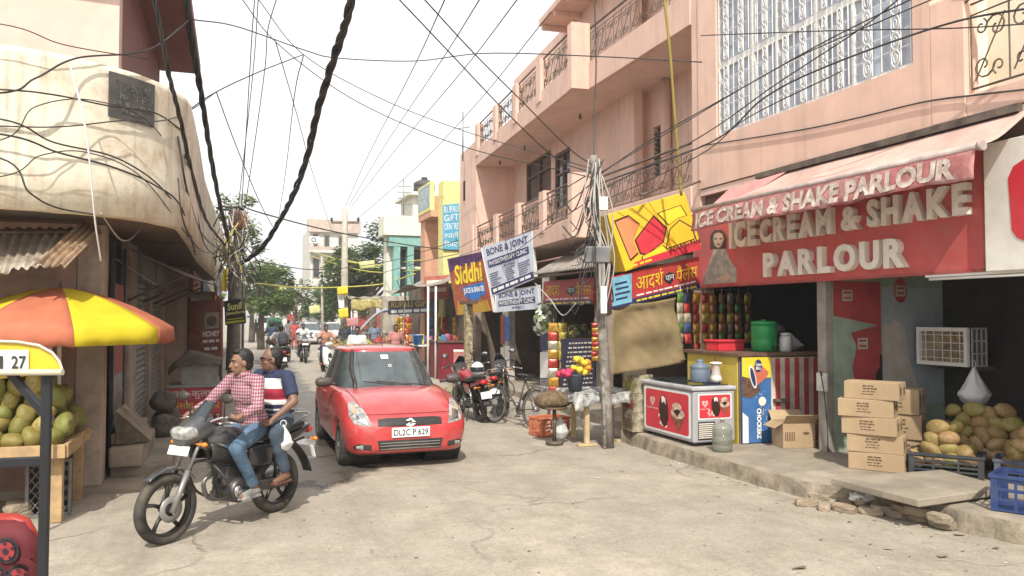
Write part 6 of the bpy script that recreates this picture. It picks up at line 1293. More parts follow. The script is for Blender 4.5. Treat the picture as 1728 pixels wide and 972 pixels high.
    for nm, a0, t0, a1, t1, M in (('sticker', .42, .74, .53, .84, M_WHT), ('sticker', .02, .62, .16, .72, M_WHT)): b = MB(); b.add([ws(1-a0, t0), ws(1-a1, t0), ws(1-a1, t1), ws(1-a0, t1)][::-1], [(0, 1, 2, 3)]); b.build(nm, M, o, False)
    b = MB(); b.lathe([(.016, 0), (.026, 0), (.026, .004), (.016, .004), (.016, 0)], 16, Matrix.Translation(ws(.48, .55, .016)) @ E4(rad(-50), 0, 0)); b.build('pendant', M_WHT, o, False)
    b = MB(); b.tube([ws(.5+.06*math.sin(k), .02+.02*k/3, .012) for k in range(4)], .01, 4); b.build('dash_cloth', mat('pale_cloth', (.45, .5, .52), .8), o, False)
    b = MB(); b.cyl((0, .0, 1.53), (0, -.22, 1.72), .006, .003, 6); b.build('aerial', M_BLACK, o, False)
    b = MB(); b.box((0, 0, .2), (1.3, 3.2, .06)); b.build('underbody', M_BLACK, o, False)
    return o
M_CARRED = mat('car_red_paint', (.52, .036, .040), .28, .0, var=.04, vs=1.5, coat=.9, dust=.13)
CAR_O = V((2.14, 12.0, 0)); swift = car('small red hatchback driving toward the viewer on the wet lane', CAR_O, math.pi+rad(1), M_CARRED)
# ================================================================ people
M_SK = [mat('skin_a', (.25, .135, .085), .5, var=.06, sss=.08), mat('skin_b', (.15, .08, .052), .5, var=.06, sss=.08), mat('skin_c', (.19, .10, .066), .5, var=.06, sss=.08)]
M_HAIR = mat('black_hair', (.012, .010, .009), .45, var=.3, vs=40, bump=.4, bs=90); M_EYEW = mat('eye_white', (.35, .33, .31), .3, var=0); M_LIP = mat('lips', (.22, .08, .065), .5, var=.05); M_SPEC = mat('spectacle_frame', (.03, .012, .01), .3)
def grow(b, vox, smooth=6, wrinkle=0., seed=0):
    """fuse overlapping shapes into one continuous smooth surface"""
    me = b.mesh('g'); o = bpy.data.objects.new('g', me); COL.objects.link(o)
    r = o.modifiers.new('r', 'REMESH'); r.mode = 'VOXEL'; r.voxel_size = vox; r.use_smooth_shade = True
    s_ = o.modifiers.new('s', 'SMOOTH'); s_.iterations = smooth; s_.factor = .5
    dg = bpy.context.evaluated_depsgraph_get(); m2_ = bpy.data.meshes.new_from_object(o.evaluated_get(dg)); bpy.data.objects.remove(o)
    if wrinkle:
        ns = [v.normal.copy() for v in m2_.vertices]
        for v, n in zip(m2_.vertices, ns):
            p = v.co; f = pnoise(V((p.x*9+seed, p.y*9, p.z*14)))+.6*pnoise(V((p.x*22, p.y*22+seed, p.z*30))); v.co = p+n*(f*wrinkle)
        m2_.update()
    return m2_
def cap(b, p0, r0, p1, r1, n=10, e0=1., e1=1.):
    p0, p1 = V(p0), V(p1); d = (p1-p0); L_ = d.length or 1e-4; t = d/L_; pts = []; rs_ = []
    for a in (90, 60, 30): pts.append(p0-t*(r0*math.sin(rad(a))*e0)); rs_.append(max(1e-4, r0*math.cos(rad(a))))
    for k in range(5): pts.append(p0.lerp(p1, k/4)); rs_.append(r0+(r1-r0)*k/4)
    for a in (30, 60, 90): pts.append(p1+t*(r1*math.sin(rad(a))*e1)); rs_.append(max(1e-4, r1*math.cos(rad(a))))
    b.tube(pts, rs_, n)
def mat_faces(me, fn, mats):
    for m_ in mats: me.materials.append(m_)
    for p in me.polygons: p.material_index = fn(p.center); p.use_smooth = True
def person(label, root_M, J, look, skin, shirtM, trouserM, sleeve='long', hair=True, shoeM=None, fine=True, group=None, glasses=False, bald=False, hand_dirs=None, build=1., head_cover=None, sandals=False, beard=False):
    """J: joints in the local frame: pelvis, chest, neck, head, shl, ell, wrl, shr, elr, wrr, hipl, knl, anl, tol, hipr ...  look: facing direction of the head"""
    J = {k: V(v) for k, v in J.items()}
    o = bpy.data.objects.new('person', None); COL.objects.link(o); o.matrix_basis = root_M; tag(o, label, 'person', group)
    vx = .0075 if fine else .016; W = build
    fw_ = V(look).normalized(); rt = fw_.cross(Z_).normalized(); upv = rt.cross(fw_).normalized(); H = J['head']
    hp = lambda x, y, z: H+rt*x+fw_*y+upv*z
    Rm = Matrix((rt, fw_, upv)).transposed()
    b = MB()
    # head: skull, face, jaw, nose, brow, ears
    b.ell(hp(0, -.012, .03), (.076, .095, .095), 20, 14, Rm); b.ell(hp(0, .035, -.035), (.056, .055, .085), 18, 12, Rm); b.ell(hp(0, .05, -.085), (.032, .032, .03), 12, 8, Rm)
    b.tube([hp(0, .085, .02), hp(0, .105, -.02), hp(0, .112, -.03), hp(0, .09, -.042)], [.009, .012, .014, .008], 8); b.ell(hp(0, .078, .03), (.05, .018, .012), 12, 8, Rm)
    for s_ in (-1, 1): b.ell(hp(s_*.078, -.01, -.01), (.009, .018, .03), 10, 8, Rm); b.ell(hp(s_*.04, .06, -.025), (.022, .022, .02), 10, 8, Rm)
    b.ell(hp(0, .086, -.062), (.022, .012, .009), 10, 6, Rm)
    cap(b, J['neck'], .056*W, hp(0, -.015, -.06), .052, 14)
    # trunk
    for (p, r) in ((J['pelvis'], (.155*W, .115*W, .12)), (J['pelvis'].lerp(J['chest'], .5), (.14*W, .10*W, .15)), (J['chest'], (.165*W, .11*W, .16))): b.ell(p, r, 18, 12)
    cap(b, J['shl'], .058*W, J['shr'], .058*W, 12)
    for s_, sh, el, wr in (('l', 'shl', 'ell', 'wrl'), ('r', 'shr', 'elr', 'wrr')):
        cap(b, J[sh], .055*W, J[el], .041*W, 12); cap(b, J[el], .042*W, J[wr], .026, 12)
        hd = V((hand_dirs or {}).get(s_, (J[wr]-J[el]))).normalized(); side = V((hand_dirs or {}).get(s_+'s', hd.cross(Z_))).normalized(); pn = hd.cross(side).normalized()
        c0 = J[wr]; pc = c0+hd*.05
        b.ell(pc, (.026, .05, .04), 12, 8, Matrix((pn, hd, side)).transposed()); cap(b, c0, .025, pc, .026)
        curl = (hand_dirs or {}).get(s_+'c', .7)
        for k, (off, ln) in enumerate(((-.03, .062), (-.010, .074), (.011, .070), (.03, .054))):
            q0 = c0+hd*.088+side*off; a = curl; d1 = (hd*math.cos(a*.7)+pn*math.sin(a*.7)); q1 = q0+d1*ln*.5; d2 = (hd*math.cos(a*1.7)+pn*math.sin(a*1.7)); q2 = q1+d2*ln*.55
            b.tube([q0-hd*.02, q0, q1, q2], [.0105, .0105, .0095, .007], 8)
        t0 = c0+hd*.03-side*.034; b.tube([t0, t0+(hd*.6-side*.55+pn*.4).normalized()*.04, t0+(hd*.9-side*.3+pn*.7).normalized()*.07], [.013, .011, .008], 8)
    for hip, kn, an, to in (('hipl', 'knl', 'anl', 'tol'), ('hipr', 'knr', 'anr', 'tor')):
        cap(b, J[hip], .085*W, J[kn], .056*W, 12); cap(b, J[kn], .056*W, J[an], .036, 12); b.tube([J[an]-(J[to]-J[an]).normalized()*.05+V((0, 0, -.035)), J[an]+V((0, 0, -.03)), J[an].lerp(J[to], .6)+V((0, 0, -.015)), J[to]], [.03, .037, .036, .022], 10)
    me = grow(b, vx, 3); me.materials.append(skin); bo = bpy.data.objects.new('body', me); COL.objects.link(bo); bo.parent = o
    P_ = lambda mesh, nm, M: (mesh.materials.append(M), bpy.data.objects.new(nm, mesh))[1]
    def child(mesh, nm, M, par=None):
        for m_ in (M if isinstance(M, (list, tuple)) else [M]): mesh.materials.append(m_)
        q = bpy.data.objects.new(nm, mesh); COL.objects.link(q); q.parent = par or o; return q
    # face features
    if fine:
        for s_ in (-1, 1):
            b = MB(); b.ell(hp(s_*.031, .079, .006), (.012, .006, .005), 10, 6, Rm); child(b.mesh('eye'), 'eye', M_EYEW); b = MB(); b.ell(hp(s_*.031, .085, .006), (.006, .003, .006), 8, 6, Rm); child(b.mesh('iris'), 'iris', M_HAIR)
            b = MB(); b.tube([hp(s_*.014, .094, .026), hp(s_*.034, .088, .033), hp(s_*.052, .070, .027)], [.004, .0055, .003], 6); child(b.mesh('eyebrow'), 'eyebrow', M_HAIR)
        b = MB(); b.ell(hp(0, .096, -.062), (.024, .006, .007), 10, 6, Rm); child(b.mesh('mouth'), 'mouth', M_LIP)
    if glasses:
        b = MB()
        for s_ in (-1, 1): b.tube([hp(s_*(.033+.024*math.cos(k*.524)), .098, .006+.019*math.sin(k*.524)) for k in range(12)], .003, 5, False, closed=True); b.tube([hp(s_*.056, .095, .012), hp(s_*.08, .0, .01)], .003, 5)
        b.tube([hp(-.01, .1, .01), hp(.01, .1, .01)], .003, 5); child(b.mesh('spectacles'), 'spectacles', M_SPEC)
    if beard: b = MB(); b.ell(hp(0, .05, -.075), (.052, .05, .05), 14, 10, Rm); child(grow(b, .012), 'beard', M_HAIR)
    if hair:
        b = MB(); b.ell(hp(0, -.026 if not bald else -.034, .044 if not bald else .040), (.081, .097, .095 if not bald else .088), 20, 14, Rm)
        if not bald:
            b.ell(hp(0, .04, .108), (.058, .04, .024), 14, 8, Rm)
        b.ell(hp(0, -.06, -.02), (.07, .055, .07), 14, 10, Rm)
        m3 = grow(b, .008 if fine else .016, 2, .004, 3); child(m3, 'hair', M_HAIR)
    if head_cover:
        b = MB(); b.ell(hp(0, -.005, .03), (.118, .135, .13), 20, 14, Rm); child(grow(b, .014), 'helmet', head_cover)
        b = MB(); b.grid(lambda a, c: hp(.121*math.sin((a-.5)*2.4), -.005+.14*math.cos((a-.5)*2.4), -.03+.08*c), 10, 4); child(b.mesh('visor'), 'visor', M_GLASS)
    # trousers
    b = MB(); g = 1.13 if fine else 1.16
    b.ell(J['pelvis'], (.168*W, .13*W, .125), 18, 12); cap(b, J['hipl'], .085*W*g, J['hipr'], .085*W*g, 14)
    for hip, kn, an in (('hipl', 'knl', 'anl'), ('hipr', 'knr', 'anr')):
        cap(b, J[hip], .094*W, J[kn], .068*W, 14); e = J[kn].lerp(J[an], .93); cap(b, J[kn], .068*W, e, .053, 14, 1., .12)
    child(grow(b, .011 if fine else .018, 4, .006, 1), 'trousers', trouserM)
    # shirt
    b = MB()
    b.ell(J['pelvis']+V((0, 0, .05)), (.172*W, .135*W, .13), 18, 12); b.ell(J['pelvis'].lerp(J['chest'], .5), (.158*W, .122*W, .16), 18, 12); b.ell(J['chest'], (.18*W, .127*W, .165), 18, 12); cap(b, J['shl'], .07*W, J['shr'], .07*W, 14); cap(b, J['neck']-V((0, 0, .05)), .075*W, J['neck']+V((0, 0, .005)), .062*W, 14, 1, .1)
    for sh, el, wr in (('shl', 'ell', 'wrl'), ('shr', 'elr', 'wrr')):
        if sleeve == 'long': cap(b, J[sh], .07*W, J[el], .056*W, 14); cap(b, J[el], .056*W, J[el].lerp(J[wr], .97), .040, 14, 1., .1)
        elif sleeve == 'half': cap(b, J[sh], .072*W, J[sh].lerp(J[el], .78), .062*W, 14, 1., .1)
    child(grow(b, .010 if fine else .018, 4, .007 if fine else .005, 5), 'shirt', shirtM)
    if fine:
        b = MB(); nk = J['neck']+V((0, 0, .012)); ax_ = (H-J['neck']).normalized()
        for s_ in (-1, 1): b.grid(lambda a, c, s_=s_: nk+rt*(s_*math.sin(a*2.9)*(.066+.014*c))+fw_*(-math.cos(a*2.9)*(.062+.016*c))+V((0, 0, .030*(1-c)-.02*a-.012*c)), 10, 3)
        q = child(b.mesh('collar'), 'collar', shirtM if not isinstance(shirtM, tuple) else shirtM); sd = q.modifiers.new('t', 'SOLIDIFY'); sd.thickness = .005
    if shoeM:
        for an, to in (('anl', 'tol'), ('anr', 'tor')):
            b = MB(); d = (J[to]-J[an]); d.z = 0; d.normalize(); a0 = J[an]
            b.tube([a0-d*.055+V((0, 0, -.04)), a0-d*.01+V((0, 0, -.03)), a0+d*.08+V((0, 0, -.045)), a0+d*.15+V((0, 0, -.055)), a0+d*.185+V((0, 0, -.06))], [.03, .045, .042, .036, .02] if not sandals else [.02, .01, .01, .02, .02], 12, flat=1.)
            b.box(a0+d*.065+V((0, 0, -.078)), (.085, .25, .022), Matrix((V((d.y, -d.x, 0)), d, Z_)).transposed()); child(grow(b, .009, 2), 'shoe', shoeM)
    return o
def cloth_mat(name, kind):
    m = bpy.data.materials.new(name); m.use_nodes = True; t = m.node_tree; N = t.nodes.new; L = t.links.new; b = t.nodes['Principled BSDF']; b.inputs['Roughness'].default_value = .85
    tc = N('ShaderNodeTexCoord'); sp = N('ShaderNodeSeparateXYZ'); L(tc.outputs['Object'], sp.inputs[0])
    def mth(op, x, y=None):
        n = N('ShaderNodeMath'); n.operation = op
        for i, q in ((0, x), (1, y)):
            if q is None: continue
            if isinstance(q, (int, float)): n.inputs[i].default_value = q
            else: L(q, n.inputs[i])
        return n.outputs[0]
    def mix(f, a, c):
        x = N('ShaderNodeMix'); x.data_type = 'RGBA'
        for i, q in ((0, f), (6, a), (7, c)):
            if isinstance(q, (tuple, float, int)): x.inputs[i].default_value = q
            else: L(q, x.inputs[i])
        return x.outputs[2]
    X, Y, Z = sp.outputs
    if kind == 'plaid':
        u = mth('ADD', X, mth('MULTIPLY', Y, .9))
        def band(v, k, w_, ph=0.): return mth('LESS_THAN', mth('FRACT', mth('ADD', mth('MULTIPLY', v, k), ph)), w_)
        c = mix(0., (.50, .40, .41, 1), (.5, .4, .41, 1)); c = mix(mth('MULTIPLY', band(u, 32, .5), .74), c, (.20, .022, .05, 1)); c = mix(mth('MULTIPLY', band(Z, 32, .5), .74), c, (.20, .022, .05, 1)); c = mix(mth('MULTIPLY', band(Z, 32, .12, .4), .6), c, (.05, .03, .10, 1))
    else:   # polo bands by height
        r = N('ShaderNodeValToRGB'); r.color_ramp.interpolation = 'CONSTANT'; mr = N('ShaderNodeMapRange'); mr.inputs[1].default_value = .82; mr.inputs[2].default_value = 1.42; L(Z, mr.inputs[0]); L(mr.outputs[0], r.inputs[0])
        navy, wh, red = (.022, .03, .07, 1), (.62, .62, .63, 1), (.42, .03, .06, 1); el = r.color_ramp.elements; el[0].position = 0; el[0].color = navy; el[1].position = .46; el[1].color = wh
        for p, c_ in ((.18, wh), (.20, navy), (.28, wh), (.30, navy), (.36, wh), (.39, navy), (.54, red), (.73, wh), (.90, navy)): e = el.new(p); e.color = c_
        side = mth('GREATER_THAN', mth('ABSOLUTE', X), .175); c = mix(side, r.outputs[0], navy)
    L(c, b.inputs['Base Color']); return m
M_JEAN = mat('blue_denim', (.075, .13, .20), .9, var=.15, vs=5, stain=(.17, .25, .33), sa=.6, ss=3, bump=.25, bs=60); M_JEAN2 = mat('dark_denim', (.06, .085, .12), .9, var=.15, vs=5, stain=(.12, .16, .2), sa=.5, ss=3, bump=.25, bs=60); M_SHOE = mat('grey_shoe', (.30, .29, .28), .7, var=.3, vs=8); M_SANDAL = mat('brown_sandal', (.12, .05, .03), .6)
# rider (local bike frame: +y forward, -x is the side facing the camera)
rider_J = dict(pelvis=(0, .30, .92), chest=(0, .38, 1.24), neck=(0, .42, 1.42), head=(-.0, .455, 1.535), shl=(-.175, .41, 1.36), ell=(-.33, .55, 1.13), wrl=(-.325, .735, 1.075), shr=(.175, .41, 1.36), elr=(.32, .56, 1.14), wrr=(.325, .735, 1.075),
               hipl=(-.095, .32, .88), knl=(-.215, .70, .76), anl=(-.185, .44, .345), tol=(-.20, .63, .29), hipr=(.095, .32, .88), knr=(.2, .70, .76), anr=(.185, .44, .345), tor=(.2, .63, .29))
hd_ = dict(l=(.05, .75, -.25), ls=(-1, .1, 0), lc=1.2, r=(-.05, .75, -.25), rs=(1, .1, 0), rc=1.2)
cl = BIKE_M.inverted().to_3x3() @ V((-1., -.28, -.06))
person('man in a maroon checked shirt and jeans riding the dark grey motorcycle', BIKE_M, rider_J, cl, M_SK[0], cloth_mat('maroon_check_shirt', 'plaid'), M_JEAN, 'long', shoeM=M_SHOE, hand_dirs=hd_, build=.98)
pil_J = dict(pelvis=(0, -.03, .96), chest=(0, .02, 1.26), neck=(0, .05, 1.43), head=(-.02, .085, 1.545), shl=(-.19, .03, 1.37), ell=(-.33, .08, 1.14), wrl=(-.25, .28, .98), shr=(.19, .03, 1.37), elr=(.31, .1, 1.13), wrr=(.2, .25, 1.0),
             hipl=(-.11, -.01, .93), knl=(-.28, .27, .84), anl=(-.245, .10, .43), tol=(-.27, .28, .375), hipr=(.11, -.01, .93), knr=(.26, .27, .84), anr=(.245, .10, .43), tor=(.26, .28, .375))
person('older man in a navy white and red striped polo shirt riding pillion on the motorcycle', BIKE_M, pil_J, BIKE_M.inverted().to_3x3() @ V((-1., -.1, -.04)), M_SK[2], cloth_mat('striped_polo', 'polo'), M_JEAN2, 'half', glasses=True, bald=True, shoeM=M_SANDAL, hand_dirs=dict(l=(.1, .6, -.4), ls=(-1, 0, 0), lc=1., r=(-.1, .6, -.3), rs=(1, 0, 0), rc=.9), build=1.07, sandals=True)
p = BIKE_M @ V((-.30, .19, .66)); plastic_bag('plastic_bag', 'small white carrier bag held by the pillion rider in the striped polo', p, .2, .26, M_BAGW, 14)
# ================================================================ ground-floor shops of the pink building
def pier(u, y_hint, x, w_, z1, M, name, root, dx=.2):
    p = onX(u, 600, x); b = MB(); b.bx(p.x, p.x+dx, p.y-w_/2, p.y+w_/2, .14, z1); return b.build(name, M, root, bevel=.01)
M_POST = mat('posted_white', (.55, .52, .47), .8, var=.2, vs=5, stain=(.3, .16, .12), sa=.5, ss=4)
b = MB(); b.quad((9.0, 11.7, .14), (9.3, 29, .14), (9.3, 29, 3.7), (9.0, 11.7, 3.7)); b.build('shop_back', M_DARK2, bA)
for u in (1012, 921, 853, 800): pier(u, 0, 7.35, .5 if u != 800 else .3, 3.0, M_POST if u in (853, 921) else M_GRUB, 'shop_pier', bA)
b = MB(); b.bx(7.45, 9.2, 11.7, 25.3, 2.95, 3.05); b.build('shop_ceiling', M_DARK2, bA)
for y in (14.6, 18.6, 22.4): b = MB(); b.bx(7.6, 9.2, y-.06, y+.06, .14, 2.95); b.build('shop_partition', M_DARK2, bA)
P = Panel(onX(845, 532, 7.34), onX(861, 532, 7.34), onX(861, 640, 7.34), onX(845, 640, 7.34))
for k, (a0, b0, a1, b1, M) in enumerate(((.0, .55, .45, 1, M_REDW), (.5, .6, 1, .98, M_BLUE), (.45, .05, .98, .52, M_WHT), (0.02, .1, .4, .5, M_LET))): b = MB(); P.rect(b, a0, b0, a1, b1, .008+k*.002); b.build('stuck_poster', M, bA)
P = Panel(onX(911, 545, 7.34), onX(928, 545, 7.34), onX(928, 690, 7.34), onX(911, 690, 7.34))
for k, (b0, b1, M) in enumerate(((.02, .35, mat('grey_sticker', (.3, .3, .3), .6, var=.3)), (.36, .66, M_WHT), (.68, .98, M_NAVY))): b = MB(); P.rect(b, .05, b0, .95, b1, .008); b.build('stuck_poster', M, bA)
# corrugated shade over the pan shop
cg = thing('corrugated_shade', 'grey corrugated sheet shade under the lower balcony above the pan shop sign', 'awning', (7.0, 16, 3))
b = corr((6.75, 17.7, 2.98), (6.65, 13.9, 2.95), (7.6, 13.9, 3.5), (7.75, 17.9, 3.5), 24, .02, 3, .0); b.build('sheet', mat('grey_corrugated', (.34, .30, .26), .6, .3, var=.2, dust=.3, stain=(.2, .12, .08), sa=.5), cg, solid=.004)
b = MB(); b.tube([(6.8, 17.7, 2.9), (6.7, 13.9, 2.88)], .025, 6); b.build('batten', M_WOOD, cg)
# menu board with rows of print
mn = thing('menu_board', 'dark printed price board standing inside the pan shop', 'board', onX(972, 662, 7.1)); MP = Panel(onX(944, 572, 7.05), onX(1004, 570, 7.05), onX(1004, 663, 7.05), onX(944, 668, 7.05))
b = MB(); MP.slab(b, .03); b.build('board', mat('menu_navy', (.03, .028, .075), .5, var=.2), mn); b = MB(); rs = random.Random(4)
for k in range(11):
    x = .3-.02*k; z = .9-k*.08
    while x < .9: w_ = rs.uniform(.04, .12); MP.rect(b, x, z, min(.95, x+w_), z+.028, .006); x += w_+.03
tag(b.build('print_rows', M_LET, mn), kind='stuff')
b = MB(); MP.rect(b, .1, .0, .9, .06, .007); b.build('red_strip', M_REDW, mn)
# hanging packets, garlands
for (u, v0, x, n, w_, h, c, lab) in ((934, 545, 7.0, 8, .26, .22, [1, 0, 2], 'long strip of orange and white packets hanging at the pan shop pier'), (950, 545, 7.1, 5, .2, .22, [5], 'strip of yellow packets hanging beside the orange strip at the pan shop'), (1004, 545, 6.9, 8, .14, .1, [0, 1], 'thin strip of red packets hanging behind the utility pole')): q = onX(u, v0, x); packet_strip(q.x, q.y, q.z, n, w_, h, c, -.5, lab, u)
def bunch(name, label, cat, c, r, M, n, leaf, seed, group=None):
    rs = random.Random(seed); b = MB()
    for k in range(n):
        d = V((rs.gauss(0, 1), rs.gauss(0, 1), rs.gauss(0, 1))).normalized(); p = V((d.x*r[0], d.y*r[1], d.z*r[2]))*rs.uniform(.6, 1); u_ = d.orthogonal().normalized(); w_ = d.cross(u_); a = rs.random()*6; u2 = u_*math.cos(a)+w_*math.sin(a); w2 = d.cross(u2); b.i = rs.randrange(len(M)); b.add([p-u2*leaf-w2*leaf*.6, p+u2*leaf-w2*leaf*.6, p+u2*leaf*.8+w2*leaf*.7+d*leaf*.4, p-u2*leaf*.8+w2*leaf*.7+d*leaf*.4], [(0, 1, 2, 3)])
    o = b.build(name, M); o.location = c; return tag(o, label, cat, group)
bunch('leaf_garland', 'bunch of pale green and white packets hanging at the top of the pan shop pier', 'garland', onX(917, 540, 7.1), (.26, .3, .42), [mat('pale_leaf', (.45, .52, .30), .6), M_WHT, mat('leaf_g', (.2, .3, .1), .6)], 170, .06, 3)
bunch('produce_net', 'net of mixed green goods hanging inside the pan shop', 'goods', onX(972, 562, 7.6), (.3, .6, .22), [mat('leaf_g', (.2, .3, .1), .6), M_YEL, M_DARK2, mat('packet_dull', (.3, .25, .15), .5)], 120, .06, 5)
# ---------------------------------------------------------------- utility pole on the right
up_ = thing('utility_pole', 'leaning concrete utility pole with cable tangles and junction boxes beside the tarpaulin', 'utility pole', (5.38, 10.85, 0))
ptop = onD(1002, 262, 11.9); M_POLE = mat('stained_pole', (.22, .195, .165), .85, var=.2, vs=6, stain=(.5, .47, .42), sa=.6, ss=7, streak=.4)
b = MB(); b.tube([V((5.38, 10.85, 0)).lerp(ptop, k/8) for k in range(9)], [.088-.004*k for k in range(9)], 12); b.build('shaft', M_POLE, up_)
b = MB(); q = V((5.38, 10.85, 0)); b.tube([(5.28, 10.78, 0), (5.26, 10.8, 1.6), (5.24, 10.85, 2.4)], .03, 8); b.build('conduit', mat('flaking_white', (.5, .48, .44), .8, var=.35, vs=12), up_)
p = onD(1008, 430, 11.75); b = MB(); b.box(p, (.38, .16, .24), (0, 0, -.35)); jb = b.build('junction_box', mat('box_grey', (.16, .165, .17), .5, .3, dust=.2), up_, bevel=.012)
p = onD(1018, 344, 11.7); b = MB(); b.box(p, (.13, .1, .2), (0, 0, -.3)); b.build('meter_box', M_LET, up_, bevel=.01)
p = onD(1018, 540, 11.65); b = MB(); b.add([p+V((-.04, 0, .5)), p+V((.05, -.02, .5)), p+V((.05, -.02, .1)), p+V((-.04, 0, .1))], [(0, 1, 2, 3)]); b.build('pasted_bill', M_WHT, up_, solid=.004)
rs = random.Random(31); b = MB()
for k in range(26):
    u0 = rs.gauss(1005, 8); v0 = rs.uniform(262, 400); u1 = u0+rs.uniform(-62, 18); v1 = v0+rs.uniform(30, 130); mu = (u0+u1)/2+rs.uniform(-20, 14); d_ = 11.75
    b.tube(spline([onD(u0, v0, d_-.05*rs.random()), onD(mu, max(v0, v1)+rs.uniform(-20, 25), d_-.25*rs.random()), onD(u1, v1, d_-.1*rs.random())], 8), rs.choice((.006, .008, .012)), 5)
b.mat(1)
for k in range(9): u0 = rs.gauss(1008, 6); b.tube(spline([onD(u0, rs.uniform(265, 300), 11.72), onD(u0+rs.uniform(-9, 22), 360, 11.66), onD(u0+rs.uniform(-6, 30), 440, 11.7), onD(1015+rs.uniform(-6, 10), 520, 11.7)], 8), .011, 5)
tag(b.build('cable_tangle', [M_BLACK, mat('grey_cable', (.42, .40, .37), .6)], up_), kind='stuff')
# ---------------------------------------------------------------- flower table
ft = thing('wooden_stand', 'small table with pale legs and a striped cloth at the utility pole foot', 'table', (5.5, 11.4, 0))
tt = .8
for (x, y) in ((5.13, 11.1), (5.88, 11.3), (5.2, 11.75), (5.9, 11.8)): b = MB(); b.bx(x-.035, x+.035, y-.035, y+.035, .03, tt-.03); b.build('leg', mat('pale_wood', (.55, .43, .24), .8, var=.12), ft, bevel=.004)
for (x, y) in ((5.13, 11.1), (5.88, 11.3)): b = MB(); b.bx(x-.16, x+.16, y-.05, y+.05, 0, .03); b.build('foot', mat('pale_wood', (.55, .43, .24), .8), ft)
b = MB(); b.bx(4.98, 6.0, 11.0, 11.9, tt-.03, tt); b.build('top', M_WOOD, ft)
b = MB(); M_STRC = mat('grey_striped_cloth', (.42, .42, .40), .9, var=.4, vs=9)
def tcl(a, c):
    x = 4.9+1.2*a; y = 10.9+1.05*c; dx = max(0, 4.98-x)+max(0, x-6.0); dy = max(0, 11.0-y); z = tt+.012-(dx+dy)*1.2-(.05+.08*pnoise(V((a*5, 1, 0))))*(1 if dy > 0 or dx > 0 else 0)*min(1, (dx+dy)*12)+.012*pnoise(V((a*8, c*8, 0))); return (x-max(0, dx-.03)*.5, y+max(0, dy-.03)*.6, z)
b.grid(tcl, 30, 26); b.build('cloth', M_STRC, ft, solid=.005)
bk = thing('flower_bucket', 'dark bucket of red and yellow flowers on the striped table', 'flowers', (5.02, 11.28, tt+.02))
b = MB(); b.lathe([(.1, 0), (.14, .24), (.15, .25), (.15, .26), (.13, .26)], 20); b.build('bucket', mat('slate_bucket', (.06, .08, .11), .5), bk, False)
rs = random.Random(8)
for k in range(15):
    M = mat('flower_red', (.6, .04, .12), .6, var=.2, vs=20) if k < 5 else mat('flower_yellow', (.8, .6, .05), .6, var=.2, vs=20) if k < 12 else mat('flower_orange', (.75, .3, .03), .6, var=.2, vs=20)
    x = -.2+rs.uniform(-.07, .07) if k < 5 else rs.uniform(-.03, .22); b = MB(); c = V((x, rs.uniform(-.12, .08), .34+rs.uniform(-.06, .16) if k >= 5 else .30+rs.uniform(-.05, .05))); b.ell(c, (.06, .06, .05), 12, 8)
    for q in range(len(b.v)): b.v[q] = c+(b.v[q]-c)*(1+.35*pnoise(b.v[q]*40))
    b.build('flower', M, bk, False)
b = MB(); b.ell((0, 0, 0), (.28, .22, .14), 18, 10, None, .8)
for q in range(len(b.v)): b.v[q] *= 1+.3*pnoise(b.v[q]*9)
o = b.build('coir_heap', mat('coir', (.20, .14, .08), .95, var=.3, vs=14, bump=.8, bs=40)); o.location = (4.72, 11.45, .68); tag(o, 'heap of brown coir beside the striped flower table', 'sack')
sl_ = thing('prop_stool', 'rusty pedestal stool supporting the coir heap', 'stool', (4.72, 11.4, 0)); b = MB(); b.cyl((4.72, 11.4, .05), (4.72, 11.4, .55), .03); b.build('post', M_IRON, sl_); b = MB(); b.cyl((4.72, 11.4, .55), (4.72, 11.4, .58), .2); b.build('seat', M_WOOD, sl_); b = MB(); b.cyl((4.72, 11.4, 0), (4.72, 11.4, .05), .14); b.build('base', M_IRON, sl_)
plastic_bag('plastic_sheet', 'translucent plastic sheet bundled under the coir heap', (4.86, 11.5, .05), .3, .36, M_BAG, 17, False)
crate('plastic_crate', 'orange plastic crate on the ground behind the striped flower table', (5.0, 12.3, .01), rad(12), .55, .4, .3, mat('orange_crate', (.6, .16, .06), .5, dust=.2), rows=4)
for k in range(3):
    p = onZ(1078, 726, PZ); o = thing('printed_carton', ('lowest', 'middle', 'top')[k]+' printed drinks carton in the stack next to the chest freezer', 'carton', (5.95+.02*k, 11.0+.03*k, .21+k*.29), rad(-6+3*k), 'printed cartons next to the freezer'); b = MB(); b.bx(-.16, .16, -.2, .2, 0, .285); b.build('box', mat('printed_box', (.34, .30, .20), .7, var=.4, vs=10), o, False, bevel=.005); b = MB(); b.bx(-.166, -.161, -.18, .18, .06, .2); b.build('print', [M_GRN, M_RED2, M_YEL][k] if False else mat('box_print_%d' % k, ((.2, .12, .08), (.3, .06, .05), (.32, .28, .08))[k], .7, var=.4, vs=14), o, False)
